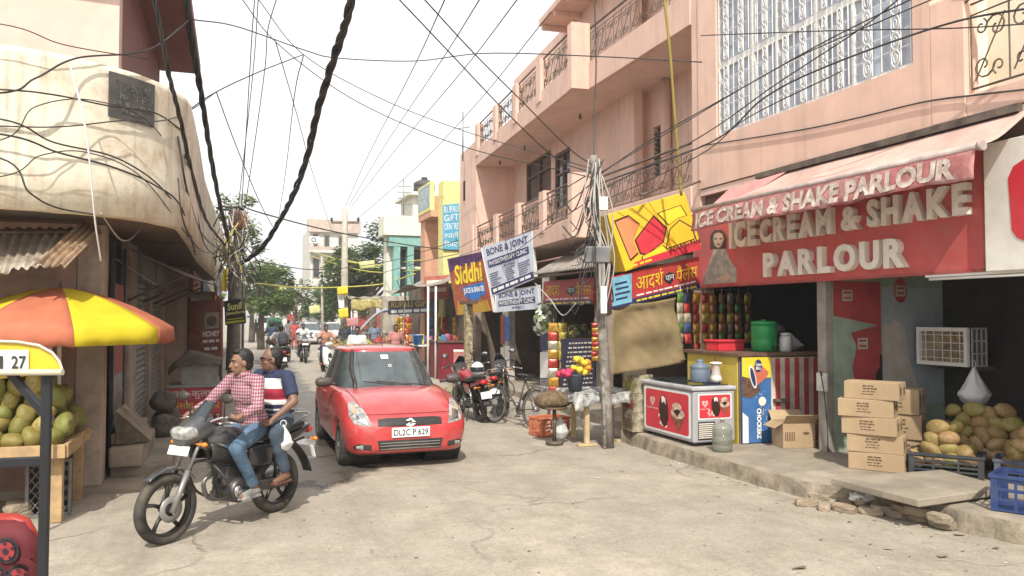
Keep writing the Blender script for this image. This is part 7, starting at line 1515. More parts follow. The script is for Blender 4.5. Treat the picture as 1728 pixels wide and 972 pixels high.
# ================================================================ clinic and juice signs
def flat_sign(label, P, mats_fn, th=.05, name='shop_signboard'):
    o = thing(name, label, 'signboard', P.pt(.5, 0)); mats_fn(o, P, th); return o
def SS(o, P, name, M, fn): b = MB(); fn(b); b.build(name, M, o)
def bone(full):
    def f(o, P, th):
        SS(o, P, 'board', mat('clinic_white', (.50, .53, .62), .5, var=.05, dust=.08), lambda b: P.slab(b, th)); top = .76 if full else .6
        SS(o, P, 'frame', M_WHITEP, lambda b: P.slab(b, th+.02, .01, -.02, 0, .0, 1)); SS(o, P, 'frame', M_WHITEP, lambda b: P.slab(b, th+.02, .01, 1, 0, 1.02, 1))
        SS(o, P, 'lettering', M_NAVY, lambda b: P.text(b, 'BONE & JOINT', .08, top, .92, top+(.18 if full else .3), .006, .015))
        z0, z1 = (.56, .71) if full else (.28, .54); SS(o, P, 'dark_band', M_NAVY, lambda b: P.rect(b, .06, z0, .92, z1, .006)); SS(o, P, 'band_lettering', M_WHT, lambda b: P.text(b, 'PHYSIOTHERAPY CLINIC', .09, z0+.03, .89, z1-.03, .010, .01))
        SS(o, P, 'subtitle', M_NAVY, lambda b: P.text(b, 'PHYSIO', .38, z0-.1 if full else .08, .62, z0-.03 if full else .2, .006, .02))
        if full:
            def rows(b):
                rs = random.Random(9)
                for c0, c1 in ((.05, .3), (.4, .62), (.68, .95)):
                    for k in range(6): P.rect(b, c0, .42-k*.045, c0+(c1-c0)*rs.uniform(.6, 1), .435-k*.045, .006)
            b = MB(); rows(b); tag(b.build('print_rows', M_NAVY, o), kind='stuff')
            SS(o, P, 'phone_band', M_NAVY, lambda b: P.rect(b, .02, .02, .98, .16, .006)); b = MB(); bars(P, b, .06, .06, .95, .12, .01, 6); tag(b.build('phone_print', M_WHT, o), kind='stuff')
    return f
def para(tl, br, bl): return Panel(tl, tl+br-bl, br, bl)
flat_sign('large tilted white clinic board reading BONE & JOINT above its smaller twin', Panel(onD(813, 418, 21.6), onD(897, 390, 20.2), onD(903, 470, 20.1), onD(830, 500, 21.4)), bone(True))
flat_sign('small white clinic board reading BONE & JOINT under the large one', Panel(onD(836, 493, 21.3), onD(908, 481, 20.2), onD(910, 521, 20.2), onD(838, 527, 21.3)), bone(False))
def siddhi(o, P, th):
    SS(o, P, 'board', mat('juice_flex', (.34, .13, .05), .5, col2=(.30, .03, .04), vs=2.2, stain=(.08, .10, .03), sa=.6, ss=3), lambda b: P.slab(b, th))
    SS(o, P, 'purple_print', mat('juice_purple', (.09, .03, .12), .5, var=.4, vs=6), lambda b: P.poly(b, [(0, .75), (.3, .85), (.6, .8), (1, .9), (1, 1), (0, 1)], .006)); SS(o, P, 'fruit_print', mat('fruit_print', (.5, .2, .03), .5, col2=(.3, .25, .04), vs=5), lambda b: P.poly(b, [(.05, 0), (.95, 0), (.9, .2), (.5, .14), (.1, .25)], .006))
    SS(o, P, 'lettering', M_YEL, lambda b: P.text(b, 'Siddhi', .12, .52, .86, .86, .012, .03, 0, 1, .06)); SS(o, P, 'blue_band', M_BLUE, lambda b: P.poly(b, [(.28, .46), (.9, .5), (.88, .3), (.6, .2), (.36, .27)], .010)); SS(o, P, 'band_lettering', M_WHT, lambda b: P.text(b, 'JUICE & SHAKES', .32, .32, .87, .44, .016, .03))
    SS(o, P, 'edge_strip', M_WHITEP, lambda b: P.slab(b, th+.03, .012, 1, -.03, 1.03, 1.0))
flat_sign('square orange and purple juice board reading Siddhi on a wooden post', para(onD(755, 437, 24.6), onD(832, 524, 23.2), onD(770, 532, 24.4)), siddhi)
wp = thing('wooden_post', 'scribbled wooden post holding up the juice board', 'post', onZ(790, 655)); b = MB(); q = onZ(790, 655); b.bx(q.x-.1, q.x+.1, q.y-.1, q.y+.1, 0, 2.3); b.build('post', mat('scuffed_post', (.45, .36, .22), .8, var=.4, vs=9, stain=(.1, .08, .06), sa=.5, ss=5), wp, bevel=.01); b = MB(); b.bx(q.x-.09, q.x+.09, q.y-.6, q.y+.6, 2.3, 2.4); b.build('crossbar', M_WOOD, wp)
ab = thing('pavement_board', 'narrow pink notice board standing beside the dark red counter', 'board', onZ(779, 648)); q = onZ(779, 648); AP = Panel(V((q.x-.22, q.y+.1, 1.0)), V((q.x+.22, q.y-.1, 1.0)), V((q.x+.24, q.y-.1, 0)), V((q.x-.2, q.y+.1, 0))); b = MB(); AP.slab(b, .04); b.build('board', mat('faded_pink_board', (.5, .2, .17), .7, var=.2), ab); b = MB(); AP.rect(b, 0, .94, 1, 1, .006); b.build('edge', M_WHT, ab); b = MB(); AP.rect(b, .9, 0, 1, .94, .006); b.build('edge', M_WHT, ab)
# straw heap beside the motorcycle
rs = random.Random(5); b = MB()
for k in range(420):
    a = rs.random()*6.283; r = abs(rs.gauss(0, .36)); p = V((math.cos(a)*r, math.sin(a)*r*1.3, max(.01, .32*(1-r*1.1))*rs.random())); d = V((rs.uniform(-1, 1), rs.uniform(-1, 1), rs.uniform(-.3, .5))).normalized()*.12; b.i = rs.randrange(2); s_ = d.cross(Z_).normalized()*.012; b.add([p-d-s_, p-d+s_, p+d+s_, p+d-s_], [(0, 1, 2, 3)])
o = b.build('straw_heap', [mat('straw', (.42, .36, .17), .8), mat('green_waste', (.22, .27, .08), .8)]); o.location = onZ(768, 668)+V((.25, .2, 0)); tag(o, 'heap of straw and green waste on the ground beside the parked red motorcycle', 'straw', kind='stuff')
# ================================================================ shops farther along on the right
M_TEAL = mat('teal_paint', (.22, .42, .38), .7, var=.1); M_ORW = mat('orange_wall', (.60, .33, .22), .85, var=.08, streak=.2); M_YW = mat('yellow_wall', (.72, .66, .28), .85, var=.06); M_CW = mat('pale_wall', (.74, .72, .60), .85, var=.06, streak=.3)
oc = thing('orange_building', 'orange and yellow building with a tall sky blue sign next to the pink one', 'building', (7.4, 30, 0))
x0 = onY(748, 400, 29.2).x; x1 = onY(775, 400, 29.2).x
b = MB(); b.bx(x0, x0+4, 29.2, 30.0, .1, onY(760, 305, 29.2).z); b.build('end_wall', M_YW, oc)
BP = Panel(onY(748, 346, 29.1), onY(775, 343, 29.1), onY(775, 421, 29.1), onY(748, 421, 29.1)); b = MB(); BP.slab(b, .05); bs_ = b.build('blue_sign', mat('sky_blue_sign', (.10, .38, .58), .5, var=.1), oc)
for k, st in enumerate(('RUPALI', 'GIFT', 'CENTRE', 'रपाली', 'िगफट')): b = MB(); BP.text(b, st, .06, .82-k*.19, .94, .96-k*.19, .01, .0); sub(b, 'lettering', M_WHT, bs_, oc)
xo = onY(717, 450, 31.4).x
b = MB(); b.bx(xo, xo+4, 31.4, 32.2, .1, onY(720, 330, 31.4).z); b.build('side_wall', M_ORW, oc); fz0 = onY(730, 362, 30.2)
b = MB(); b.bx(xo-.1, x0+.3, 30.0, 32.2, fz0.z-.1, fz0.z+.15); b.build('balcony_slab', M_ORW, oc); b = MB(); b.bx(xo-.12, xo+.05, 30.0, 32.2, fz0.z+.15, fz0.z+1.3); b.build('balcony_fascia', M_YW, oc)
FP = Panel((xo-.13, 32.1, fz0.z+1.2), (xo-.13, 30.1, fz0.z+1.2), (xo-.13, 30.1, fz0.z+.3), (xo-.13, 32.1, fz0.z+.3)); b = MB(); FP.slab(b, .02); b.build('fascia_sign', mat('faded_blue', (.35, .45, .5), .6, var=.2), oc); b = MB(); FP.text(b, 'RUPALI GIFT', .1, .5, .9, .85, .01); b.build('lettering', M_WHT, oc); b = MB(); FP.text(b, 'CENTRE', .2, .12, .8, .42, .01); b.build('lettering', M_WHT, oc)
td = thing('teal_building', 'pale building with teal window surrounds and a black rooftop water tank', 'building', (6.6, 36, 0)); y_ = 36.2
xa, xb = onY(667, 450, y_).x, onY(720, 450, y_).x+1.5; zt1 = onY(690, 398, y_).z; zt0 = onY(690, 365, y_).z
b = MB(); b.bx(xa-.3, xb, y_+.6, 37.6, .1, zt1); b.build('wall', M_CW, td); b = MB(); b.bx(xa-.55, xb, y_-.1, y_+.2, zt1, zt0); b.bx(xa-.55, xa-.3, y_+.2, 37.6, zt1, zt0); b.build('parapet', M_CW, td, bevel=.02); b = MB(); b.bx(xa-.3, xb, y_, y_+.6, zt1-.5, zt1); b.build('beam', M_TEAL, td)
zl = onY(690, 500, y_).z
for u in (669, 692): p = onY(u, 450, y_); b = MB(); b.bx(p.x-.12, p.x+.18, y_+.02, y_+.5, zl, zt1-.5); b.build('teal_column', M_TEAL, td)
for u0, u1 in ((674, 689), (697, 716)): p, q = onY(u0, 420, y_), onY(u1, 488, y_); b = MB(); b.bx(p.x, q.x, y_+.55, y_+.59, q.z, p.z); wn = b.build('window', M_GLASS, td); b = MB(); b.bx(p.x, q.x, y_+.5, y_+.54, p.z-.9, p.z-.8); sub(b, 'window_bar', M_LET, wn, td)
b = MB(); b.bx(xa-.6, xb, y_-.3, y_+.5, zl-1.7, zl); b.build('balcony_wall', mat('stained_balcony', (.45, .40, .33), .9, var=.15, streak=.6), td)
p, q = onY(697, 325, 38), onY(719, 362, 38); b = MB(); b.bx(p.x, q.x+1.2, 38, 41, zt0, p.z-.15); b.build('roof_room', M_CW, td); b = MB(); b.bx(p.x+.25, q.x-.1, 37.95, 38, zt0+.1, p.z-.3); b.build('roof_room_opening', M_DARK2, td); b = MB(); b.bx(p.x-.3, q.x+1.3, 37.6, 41.2, p.z-.15, p.z); b.build('roof_room_slab', M_LET, td)
tp = onY(716, 320, 39); tk_ = thing('water_tank', 'black ribbed water tank on the teal building roof room', 'water tank', (tp.x, 39, p.z)); b = MB(); b.lathe([(.52, 0), (.55, .02), (.55, .2), (.52, .22), (.55, .24), (.55, .42), (.52, .44), (.55, .46), (.54, .66), (.3, .8), (.15, .82), (.15, .9), (0, .9)], 22); b.build('drum', mat('tank_black', (.03, .03, .035), .5, dust=.2), tk_, False); b = MB(); b.lathe([(.16, .901), (.16, .95), (0, .96)], 16); b.build('lid', M_BLACK, tk_, False)
ae = thing('roof_aerial', 'thin metal aerial with short crossbars on the teal building roof', 'aerial', onY(681, 362, 37)); q = onY(681, 362, 37); b = MB(); b.cyl(q, q+V((0, 0, 1.7)), .03, n=6); b.build('mast', M_STEEL, ae); b = MB(); [b.cyl(q+V((-.3, 0, .5+k*.28)), q+V((.4, 0, .5+k*.28)), .022, n=5) for k in range(4)]; b.build('crossbars', M_STEEL, ae)
# --- gift shop at street level with signs and goods
gs = thing('gift_shop', 'open fronted gift shop hung with goods under a dark lettered fascia', 'shop', (6.8, 30, .1))
b = MB(); b.bx(7.6, 9.0, 24.6, 36, .1, 3.2); b.build('back_wall', M_DARK2, gs)
RP = Panel(onY(655, 508, 31.5), onY(736, 506, 27.4), onY(736, 527, 27.4), onY(655, 531, 31.5)); b = MB(); RP.slab(b, .1); b.build('fascia', M_BLACK, gs); b = MB(); RP.rect(b, .0, 0, 1, .42, .006); b.build('blue_strip', M_NAVY, gs)
b = MB(); RP.text(b, 'RUPALI GIFT', .08, .52, .9, .92, .012, .02); b.build('lettering', mat('gold_print', (.5, .36, .08), .5), gs); b = MB(); bars(RP, b, .08, .1, .9, .32, .012, 5); tag(b.build('strip_print', M_WHT, gs), kind='stuff')
b = MB(); b.grid(lambda a, c: V((5.75+1.7*c, 25.8+6.6*a, 2.95+.55*c-.16*math.sin(math.pi*c)+.12*math.sin(a*7)*(1-c))), 24, 8); b.build('canopy', mat('grubby_canopy', (.36, .32, .27), .9, var=.2, stain=(.12, .1, .08), sa=.6, tl=.1), gs, solid=.01)
for u, v in ((722, 640), (790, 640), (683, 620)): q = onZ(u if u != 790 else 735, v); b = MB(); b.cyl((q.x, q.y, 0), (q.x, q.y, 2.9), .035, n=8); b.build('pipe_post', M_WHITEP, gs)
sr = flat_sign('small faded red shop board above the gift shop fascia', Panel(onY(716, 467, 27.2), onY(757, 464, 27.2), onY(757, 505, 27.2), onY(716, 505, 27.2)), lambda o, P, th: (SS(o, P, 'board', mat('faded_red_board', (.45, .14, .11), .6, var=.15), lambda b: P.slab(b, th)), SS(o, P, 'print_line', M_LET, lambda b: P.rect(b, .1, .62, .9, .82, .008)), SS(o, P, 'print_line', M_LET, lambda b: P.rect(b, .1, .32, .9, .5, .008))))
rc = thing('red_counter', 'dark red shop counter with blue goods beside the gift shop post', 'counter', onZ(762, 640)); q = onZ(737, 640); q2 = onZ(787, 640); b = MB(); b.bx(q.x, q2.x+.1, q.y-.3, q.y+1, 0, 1.15); b.build('cabinet', mat('dark_red_counter', (.20, .02, .03), .5, var=.1), rc); b = MB(); b.bx(q.x-.05, q2.x+.15, q.y-.35, q.y+1.05, 1.15, 1.2); b.build('top', M_WOOD, rc)
rs = random.Random(44); GOODS = [mat('goods_%d' % k, c, .6, var=.2, vs=8) for k, c in enumerate(((.5, .08, .06), (.6, .3, .06), (.08, .2, .4), (.55, .5, .4), (.12, .3, .12), (.45, .1, .2), (.3, .28, .25), (.65, .55, .12)))]
def goods(n, x0, x1, y0, y1, z0, z1, s0, s1, lab, grp):
    for k in range(n):
        s_ = rs.uniform(s0, s1); b = MB(); kind = rs.random()
        if kind < .5: b.bx(-s_/2, s_/2, -s_*.4, s_*.4, 0, s_*rs.uniform(.5, 1.3))
        else: b.lathe([(s_*.4, 0), (s_*.45, s_*.1), (s_*.42, s_*.8), (s_*.2, s_), (.0, s_)], 10)
        o = b.build('shop_goods', rs.choice(GOODS), bevel=.01); o.location = (rs.uniform(x0, x1), rs.uniform(y0, y1), rs.uniform(z0, z1)); o.rotation_euler = (0, 0, rs.uniform(0, 3)); tag(o, lab, 'goods', grp)
goods(10, q.x+.1, q2.x, q.y-.2, q.y+.6, 1.2, 1.2, .12, .25, 'small coloured packet or jar on the dark red counter', 'goods on the dark red counter')
b = MB(); tb = thing('goods_table', 'pale display table in front of the gift shop', 'table', onZ(712, 628)); q = onZ(692, 628); q2 = onZ(735, 632); b.bx(q.x, q2.x, q2.y, q.y+.3, .95, 1.0); b.build('top', M_LET, tb)
for x in (q.x+.06, q2.x-.06): b = MB(); b.bx(x-.04, x+.04, q2.y+.05, q2.y+.13, 0, .95); b.build('leg', M_WOOD, tb)
pb = lathe_thing('plastic_bucket', 'blue plastic bucket on the gift shop table', 'bucket', (onY(705, 580, q2.y+.3).x, q2.y+.3, 1.0), [(.13, 0), (.17, .3), (.19, .31), (.18, .33), (.02, .34)], M_BLUE)
goods(16, q.x, q2.x, q2.y+.2, q2.y+1.5, 1.0, 1.1, .12, .3, 'coloured item displayed on the gift shop table', 'goods on the gift shop table')
for k in range(14):
    u = rs.choice((672, 676, 681, 686, 690, 728, 740, 745, 750, 757, 764, 768)); p = onY(u, 533, 27.6+rs.random()*2); packet_strip(p.x, p.y, p.z-.05, rs.randint(3, 5), .2, .22, rs.choice(([1], [0, 1], [5], [4], [3, 2], [0])), rs.uniform(-.5, .5), 'strip of bright toys and packets hanging at the gift shop front', k+50, 'hanging goods at the gift shop')
# vegetable and fruit carts beyond the car
def cart(label, loc, rz, mound):
    o = thing('vegetable_cart', label, 'cart', loc, rz); b = MB(); b.bx(-.9, .9, -.5, .5, .78, .84); b.build('bed', M_WOOD, o, False)
    for x in (-.6, .6):
        for y in (-.52, .52): M = Matrix.Translation((x, y, .3)) @ E4(math.pi/2, 0, 0); b = MB(); b.lathe([(.26, -.015), (.3, -.02), (.3, .02), (.26, .015), (.26, -.015)], 20, M); [b.cyl(M @ V((0, 0, 0)), M @ V((math.cos(a)*.27, math.sin(a)*.27, 0)), .008, n=4) for a in (0, .8, 1.6, 2.4, 3.2, 4, 4.8, 5.5)]; b.build('wheel', M_IRON, o, False)
    for x in (-.85, .85): b = MB(); b.bx(x-.03, x+.03, -.45, .45, .3, .78); b.build('leg', M_WOOD, o, False)
    for k, M in enumerate(mound):
        b = MB(); b.grid(lambda a, c, k=k: V((-.85+(k+a)*1.7/len(mound), -.45+.9*c, .84+.28*math.sin(math.pi*min(1, max(0, a)))**.5*math.sin(math.pi*c)**.6+.06*pnoise(V((a*7+k, c*9, 0))))), 14, 14, False); b.build('produce_mound', M, o, False)
    return o
M_VG = [mat('veg_green', (.14, .22, .04), .7, var=.4, vs=14), mat('veg_yellow', (.40, .38, .08), .7, var=.4, vs=14), mat('veg_tan', (.35, .22, .09), .7, var=.4, vs=14), mat('veg_red', (.42, .07, .05), .7, var=.4, vs=14)]
cart('wooden handcart heaped with green and yellow vegetables behind the red car', onZ(590, 622), rad(12), [M_VG[2], M_VG[0], M_VG[1]])
cart('wooden handcart heaped with red goods under the far street tarpaulin', onZ(640, 612)+V((.6, 1, 0)), rad(10), [M_VG[3], M_VG[2], M_VG[3]])
ts = thing('street_stall', 'street stall under a sagging pale tarpaulin beyond the gift shop', 'stall', (6, 38, 0)); q0, q1 = onY(590, 505, 37), onY(662, 512, 37)
b = MB(); b.grid(lambda a, c: V((q0.x+(q1.x-q0.x)*a, 36.5+3*c, q0.z+.2*c-.25*math.sin(math.pi*a)*math.sin(math.pi*c)+.15*pnoise(V((a*4, c*3, 0))))), 20, 10); b.build('tarpaulin', mat('dirty_tarp', (.42, .38, .28), .9, var=.25, stain=(.15, .13, .1), sa=.5, tl=.15), ts, solid=.01)
b = MB(); b.grid(lambda a, c: V((q0.x+(q1.x-q0.x)*a, 36.45-.03*math.sin(a*20), q0.z-.02-.45*c*(1+.2*math.sin(a*9)))), 24, 4); b.build('valance', mat('yellow_valance', (.5, .42, .16), .9, var=.3, vs=6), ts, solid=.008)
for x in (q0.x+.1, q1.x-.2): b = MB(); b.cyl((x, 36.6, 0), (x, 36.6, q0.z), .035, n=6); b.build('post', M_IRON, ts)
b = MB(); b.bx(q0.x+.2, q1.x, 38, 39.2, 0, .9); b.build('counter', M_REDW, ts); goods(16, q0.x+.3, q1.x-.1, 38, 39, .9, 1.0, .15, .35, 'bundle of coloured goods on the far street stall', 'goods on the far stall')
hoop = thing('arched_canopy', 'arched grey canopy frame of a handcart beside the far stall', 'canopy', onZ(655, 606)); q = onZ(655, 606); b = MB(); b.tube([q+V((-1.3+2.6*k/14, 0, 1.3+.95*math.sin(math.pi*k/14))) for k in range(15)], .06, 8); b.build('arch', mat('grey_tube', (.33, .35, .38), .6), hoop); b = MB(); b.cyl(q+V((-1.3, 0, 0)), q+V((-1.3, 0, 1.3)), .03, n=6); b.build('post', M_IRON, hoop); b = MB(); b.cyl(q+V((1.3, 0, 0)), q+V((1.3, 0, 1.3)), .03, n=6); b.build('post', M_IRON, hoop)
# ================================================================ trees
def tree(name, label, base, h, cr, cz, n, leaf, cols, seed, sparse=0., group=None, lean=(0, 0), trunk_r=.18, clumps=26):
    o = thing(name, label, 'tree', base, 0, group); rs = random.Random(seed); b = MB(); top = V((lean[0], lean[1], h*.62))
    b.tube([V((0, 0, -.1)), V((lean[0]*.2, lean[1]*.2, h*.2)), V((lean[0]*.6, lean[1]*.6, h*.42)), top], [trunk_r*1.3, trunk_r, trunk_r*.75, trunk_r*.35], 10)
    cs_ = []
    for k in range(clumps):
        while True:
            d = V((rs.uniform(-1, 1), rs.uniform(-1, 1), rs.uniform(-1, 1)))
            if .25 < d.length < 1: break
        c = V((lean[0]+d.x*cr[0], lean[1]+d.y*cr[1], cz+d.z*cr[2])); cs_.append((c, rs.uniform(.2, .42)*min(cr)*(1-.25*sparse)))
    for c, r in cs_[:14]: st = V((lean[0]*.5, lean[1]*.5, h*rs.uniform(.3, .55))); md = st.lerp(c, .5)+V((0, 0, .15*h*.3)); b.tube([st, md, c], [trunk_r*.4, trunk_r*.22, trunk_r*.08], 6)
    b.build('trunk', mat('bark', (.16, .12, .085), .9, var=.25, vs=8, bump=.6, bs=20), o, False)
    b = MB(); per = n//clumps
    for c, r in cs_:
        for k in range(per):
            d = V((rs.gauss(0, 1), rs.gauss(0, 1), rs.gauss(0, .8))); d.normalize(); p = c+d*(r*rs.random()**.45); a = rs.random()*6.283; t_ = V((math.cos(a), math.sin(a), rs.uniform(-.7, .3))).normalized(); s_ = t_.cross(V((rs.uniform(-.5, .5), rs.uniform(-.5, .5), 1))).normalized(); L_ = leaf*rs.uniform(.6, 1.3)
            b.i = rs.randrange(len(cols)); b.add([p, p+t_*L_*.5+s_*L_*.33, p+t_*L_, p+t_*L_*.5-s_*L_*.33], [(0, 1, 2, 3)])
    b.build('crown', cols, o, False); return o
LG = [mat('leaf_mid', (.12, .175, .055), .55, var=.15, tl=.3), mat('leaf_dark', (.075, .12, .04), .55, var=.15, tl=.25), mat('leaf_light', (.17, .23, .08), .55, var=.15, tl=.35)]
LB = [mat('leaf_fresh', (.21, .30, .08), .55, var=.15, tl=.35), mat('leaf_mid', (.12, .175, .055), .55), mat('leaf_bright', (.26, .34, .10), .55, var=.1, tl=.35)]
LY = [mat('leaf_yellow', (.34, .34, .06), .55, var=.15, tl=.35), mat('leaf_olive', (.20, .24, .06), .55, tl=.3), mat('leaf_bright', (.18, .25, .06), .55)]
def at(u, d): p = _C+ray(u, 532)*d; return V((p.x, p.y, 0))
tree('street_tree', 'big dark green tree behind the teal building and the tall concrete pole', at(628, 47), 8.0, (3.0, 2.6, 2.4), 5.1, 10500, .26, LG, 3, clumps=34, trunk_r=.28)
tree('street_tree', 'dark green tree hanging over the far stall beyond the concrete pole', at(588, 50), 6.4, (2.1, 2, 2.0), 4.2, 5200, .26, LG, 4, clumps=24)
tree('street_tree', 'bushy bright green tree behind the wire-tangled pole', at(441, 46), 5.6, (1.6, 1.8, 2.3), 3.2, 6600, .24, LB, 5, clumps=26)
tree('street_tree', 'thin airy tree above the shop roofs left of the wire-tangled pole', at(388, 29), 7.2, (1.25, 1.2, 1.7), 5.3, 1500, .17, LB, 6, .8, clumps=18, trunk_r=.1)
tree('street_tree', 'sunlit yellow green slender tree beside the wire-tangled pole', at(368, 26), 5.2, (.55, .6, 1.4), 3.9, 900, .2, LY, 7, .6, clumps=12, trunk_r=.07)
for k, (u, d, h, r) in enumerate(((500, 70, 5.6, 2.6), (525, 82, 6.2, 3.0), (550, 66, 5.0, 2.2), (462, 90, 7, 3.2), (425, 58, 6.0, 2.2), (600, 85, 7, 3.2))): tree('far_tree', 'hazy green tree far along the street, '+('just short of the red fence', 'behind the red fence and white hatchback', 'beside the thin crooked pole', 'over the far truck', 'behind the bushy bright green tree', 'behind the far apartment block')[k], at(u, d), h, (r, r, r*.8), h*.62, 2600, .34, LG, 20+k, group='trees far along the street', clumps=18)
# ================================================================ far buildings, wall, poles
fbld = thing('far_building', 'tall pale apartment block with balconies and an air conditioner far down the street', 'building', at(560, 74)); p0, p1 = onD(523, 500, 72), onD(602, 500, 74); zz = lambda v: onD(560, v, 73).z
M_FB1 = mat('far_pink_wall', (.50, .40, .34), .9, var=.1, streak=.3); M_FB2 = mat('far_white_wall', (.62, .60, .55), .9, var=.08, streak=.3)
yb0 = p0.y; b = MB(); b.bx(p0.x, p1.x, yb0, yb0+9, 0, zz(385)); b.build('wall', M_FB2, fbld); b = MB(); b.bx(p0.x-.3, p1.x+.2, yb0-.4, yb0+.2, zz(393), zz(372)); b.build('parapet', M_FB1, fbld)
b = MB(); b.bx(p0.x-.2, p1.x, yb0-.9, yb0, zz(428), zz(424)); b.build('balcony_slab', M_FB2, fbld); b = MB(); b.bx(p0.x-.2, p0.x+2.2, yb0-.9, yb0-.8, zz(424), zz(418)); b.build('balcony_rail', M_FB1, fbld)
for (u0, v0, u1, v1) in ((527, 393, 538, 402), (546, 396, 557, 418), (527, 433, 540, 470), (547, 436, 560, 468), (570, 398, 582, 416), (528, 410, 537, 417)): q, r = onY(u0, v0, yb0), onY(u1, v1, yb0); b = MB(); b.bx(q.x, r.x, yb0-.04, yb0-.01, r.z, q.z); wn = b.build('window', M_FB1, fbld); b = MB(); b.bx(q.x+.1, r.x-.1, yb0-.06, yb0-.045, r.z+.1, q.z-.1); sub(b, 'pane', M_GLASS, wn, fbld)
q = onY(531, 405, yb0-.9); ac = thing('air_conditioner', 'white air conditioner unit on the far apartment balcony', 'air conditioner', q); b = MB(); b.bx(-.45, .45, -.2, .2, -.3, .3); b.build('casing', M_WHITEP, ac, False, bevel=.03); b = MB(); b.lathe([(.14, 0), (.22, 0), (.22, .02), (.14, .02), (.14, 0)], 20, Matrix.Translation((-.1, -.2, 0)) @ E4(math.pi/2, 0, 0)); b.build('fan_ring', M_BLACK, ac, False)
b2 = thing('far_building', 'low hazy white block between the trees at the end of the street', 'building', at(495, 105)); b = MB(); q = at(495, 105); b.bx(q.x-3.5, q.x+3, q.y, q.y+8, 0, 7.0); b.build('wall', M_FB2, b2)
for k in range(3):
    for j in range(2): b = MB(); b.bx(q.x-2.8+k*2, q.x-1.6+k*2, q.y-.05, q.y-.01, 2.6+j*2.2, 4.0+j*2.2); b.build('window', M_GLASS, b2)
rw = thing('red_fence', 'long red sheet fence closing the far end of the street', 'fence', at(560, 98)); A_, B_ = at(484, 100), at(650, 92); nP = 22
for k in range(nP):
    a, c = A_.lerp(B_, k/nP), A_.lerp(B_, (k+.94)/nP); b = MB(); b.add([a, c, c+V((0, 0, 2.15)), a+V((0, 0, 2.15))], [(0, 1, 2, 3)]); b.build('panel', mat('fence_red', (.36, .05, .035), .7, var=.2), rw, solid=.05)
def conc_pole(label, u, d, vtop, r=.17, arm=None, tilt=0):
    p = at(u, d); zt_ = onD(u, vtop, d).z; o = thing('utility_pole', label, 'utility pole', p); b = MB(); b.tube([p, p+V((tilt*.5, 0, zt_/2)), p+V((tilt, 0, zt_))], [r, r*.85, r*.65], 8); b.build('shaft', mat('pale_concrete_pole', (.46, .42, .35), .85, var=.15, streak=.4), o)
    if arm:
        z = onD(u, arm[0], d).z; b = MB(); b.box(p+V((tilt, 0, z)), (arm[1], .1, .1), (0, 0, -YAW)); ar_ = b.build('crossarm', M_IRON, o)
        for s_ in (-1, 1): b = MB(); b.lathe([(.04, 0), (.07, .05), (.05, .1), (.07, .15), (.03, .2)], 8, Matrix.Translation(p+_R*(s_*arm[1]*.48)+V((tilt, 0, z+.05)))); sub(b, 'insulator', M_BLACK, ar_, o)
    return o, p+V((tilt, 0, zt_))
cp1, cpt = conc_pole('tall square concrete pole with a crossarm beside the big dark tree', 581, 38, 352, .2, (375, 1.35)); conc_pole('thin crooked pole in front of the far white car', 545, 46, 432, .09, None, -.1); conc_pole('slim pale pole standing at the far red fence', 498, 70, 470, .1)
fs_ = thing('wall_banner', 'tilted white cloth banner tied to the tall concrete pole', 'banner', onD(576, 545, 37.6)); P = Panel(onD(569, 492, 37.6), onD(580, 486, 37.6), onD(581, 520, 37.6), onD(572, 520, 37.6)); b = MB(); P.slab(b, .02); b.build('cloth', M_WHT, fs_)
for k, (u0, v0, u1, v1, d, M, lab) in enumerate(((568, 483, 586, 498, 37.4, M_YEL, 'bright yellow paper flyer tied high on the tall concrete pole'), (571, 520, 587, 538, 37.4, M_YEL, 'bright yellow paper flyer tied low on the tall concrete pole'), (606, 440, 632, 454, 33, mat('pale_lemon', (.62, .62, .28), .7), 'pale lemon flag hanging from wires in front of the big dark tree'), (521, 515, 540, 530, 52, mat('pale_lemon', (.62, .62, .28), .7), 'pale lemon board at the far pole near the red fence'), (584, 536, 602, 552, 36, mat('pink_flyer', (.55, .25, .25), .7), 'faded pink flyer hanging on a cord beside the far stall'), (470, 483, 482, 492, 50, mat('pale_lemon', (.62, .62, .28), .7), 'tiny lemon flag on the wire above the far street'))):
    P = Panel(onD(u0, v0+2, d), onD(u1, v0-1, d), onD(u1+1, v1-2, d), onD(u0+2, v1, d)); b = MB(); b.grid(lambda a, c: P.pt(a, c, .04*math.sin(a*5+k)), 6, 4); tag(b.build('paper_flag', M, solid=.01), lab, 'flag')
# ================================================================ traffic farther along
def ride_pose(lean=0., z=0.): J = dict(rider_J); return {k: (V(v)+V((0, 0, z))) for k, v in J.items()}
def facing(p): d = (V((p.x, p.y, 0))-V((0, 0, 0))).normalized(); return math.atan2(d.x, -d.y)    # toward the camera
M_HELM = mat('dark_helmet', (.03, .03, .035), .3, coat=.5); cW = mat('white_shirt', (.66, .66, .64), .85, var=.08); cB = mat('dark_shirt', (.05, .05, .06), .85); cO = mat('peach_shirt', (.50, .25, .17), .85); cG = mat('grey_trousers', (.08, .08, .085), .9); cN = mat('navy_cloth', (.04, .05, .10), .9)
p = onZ(513, 613); q = motorcycle('black motorcycle coming on with a rider in white shirt and dark scarf', p+V((0, 1.28, 0)), math.pi+.05, M_BKBLK); person('rider in a white shirt with a covered face on the oncoming black motorcycle', q.matrix_basis, rider_J, (0, 1, -.05), M_SK[1], cW, cG, 'half', shoeM=M_BLACK, fine=False, hand_dirs=hd_, beard=True)
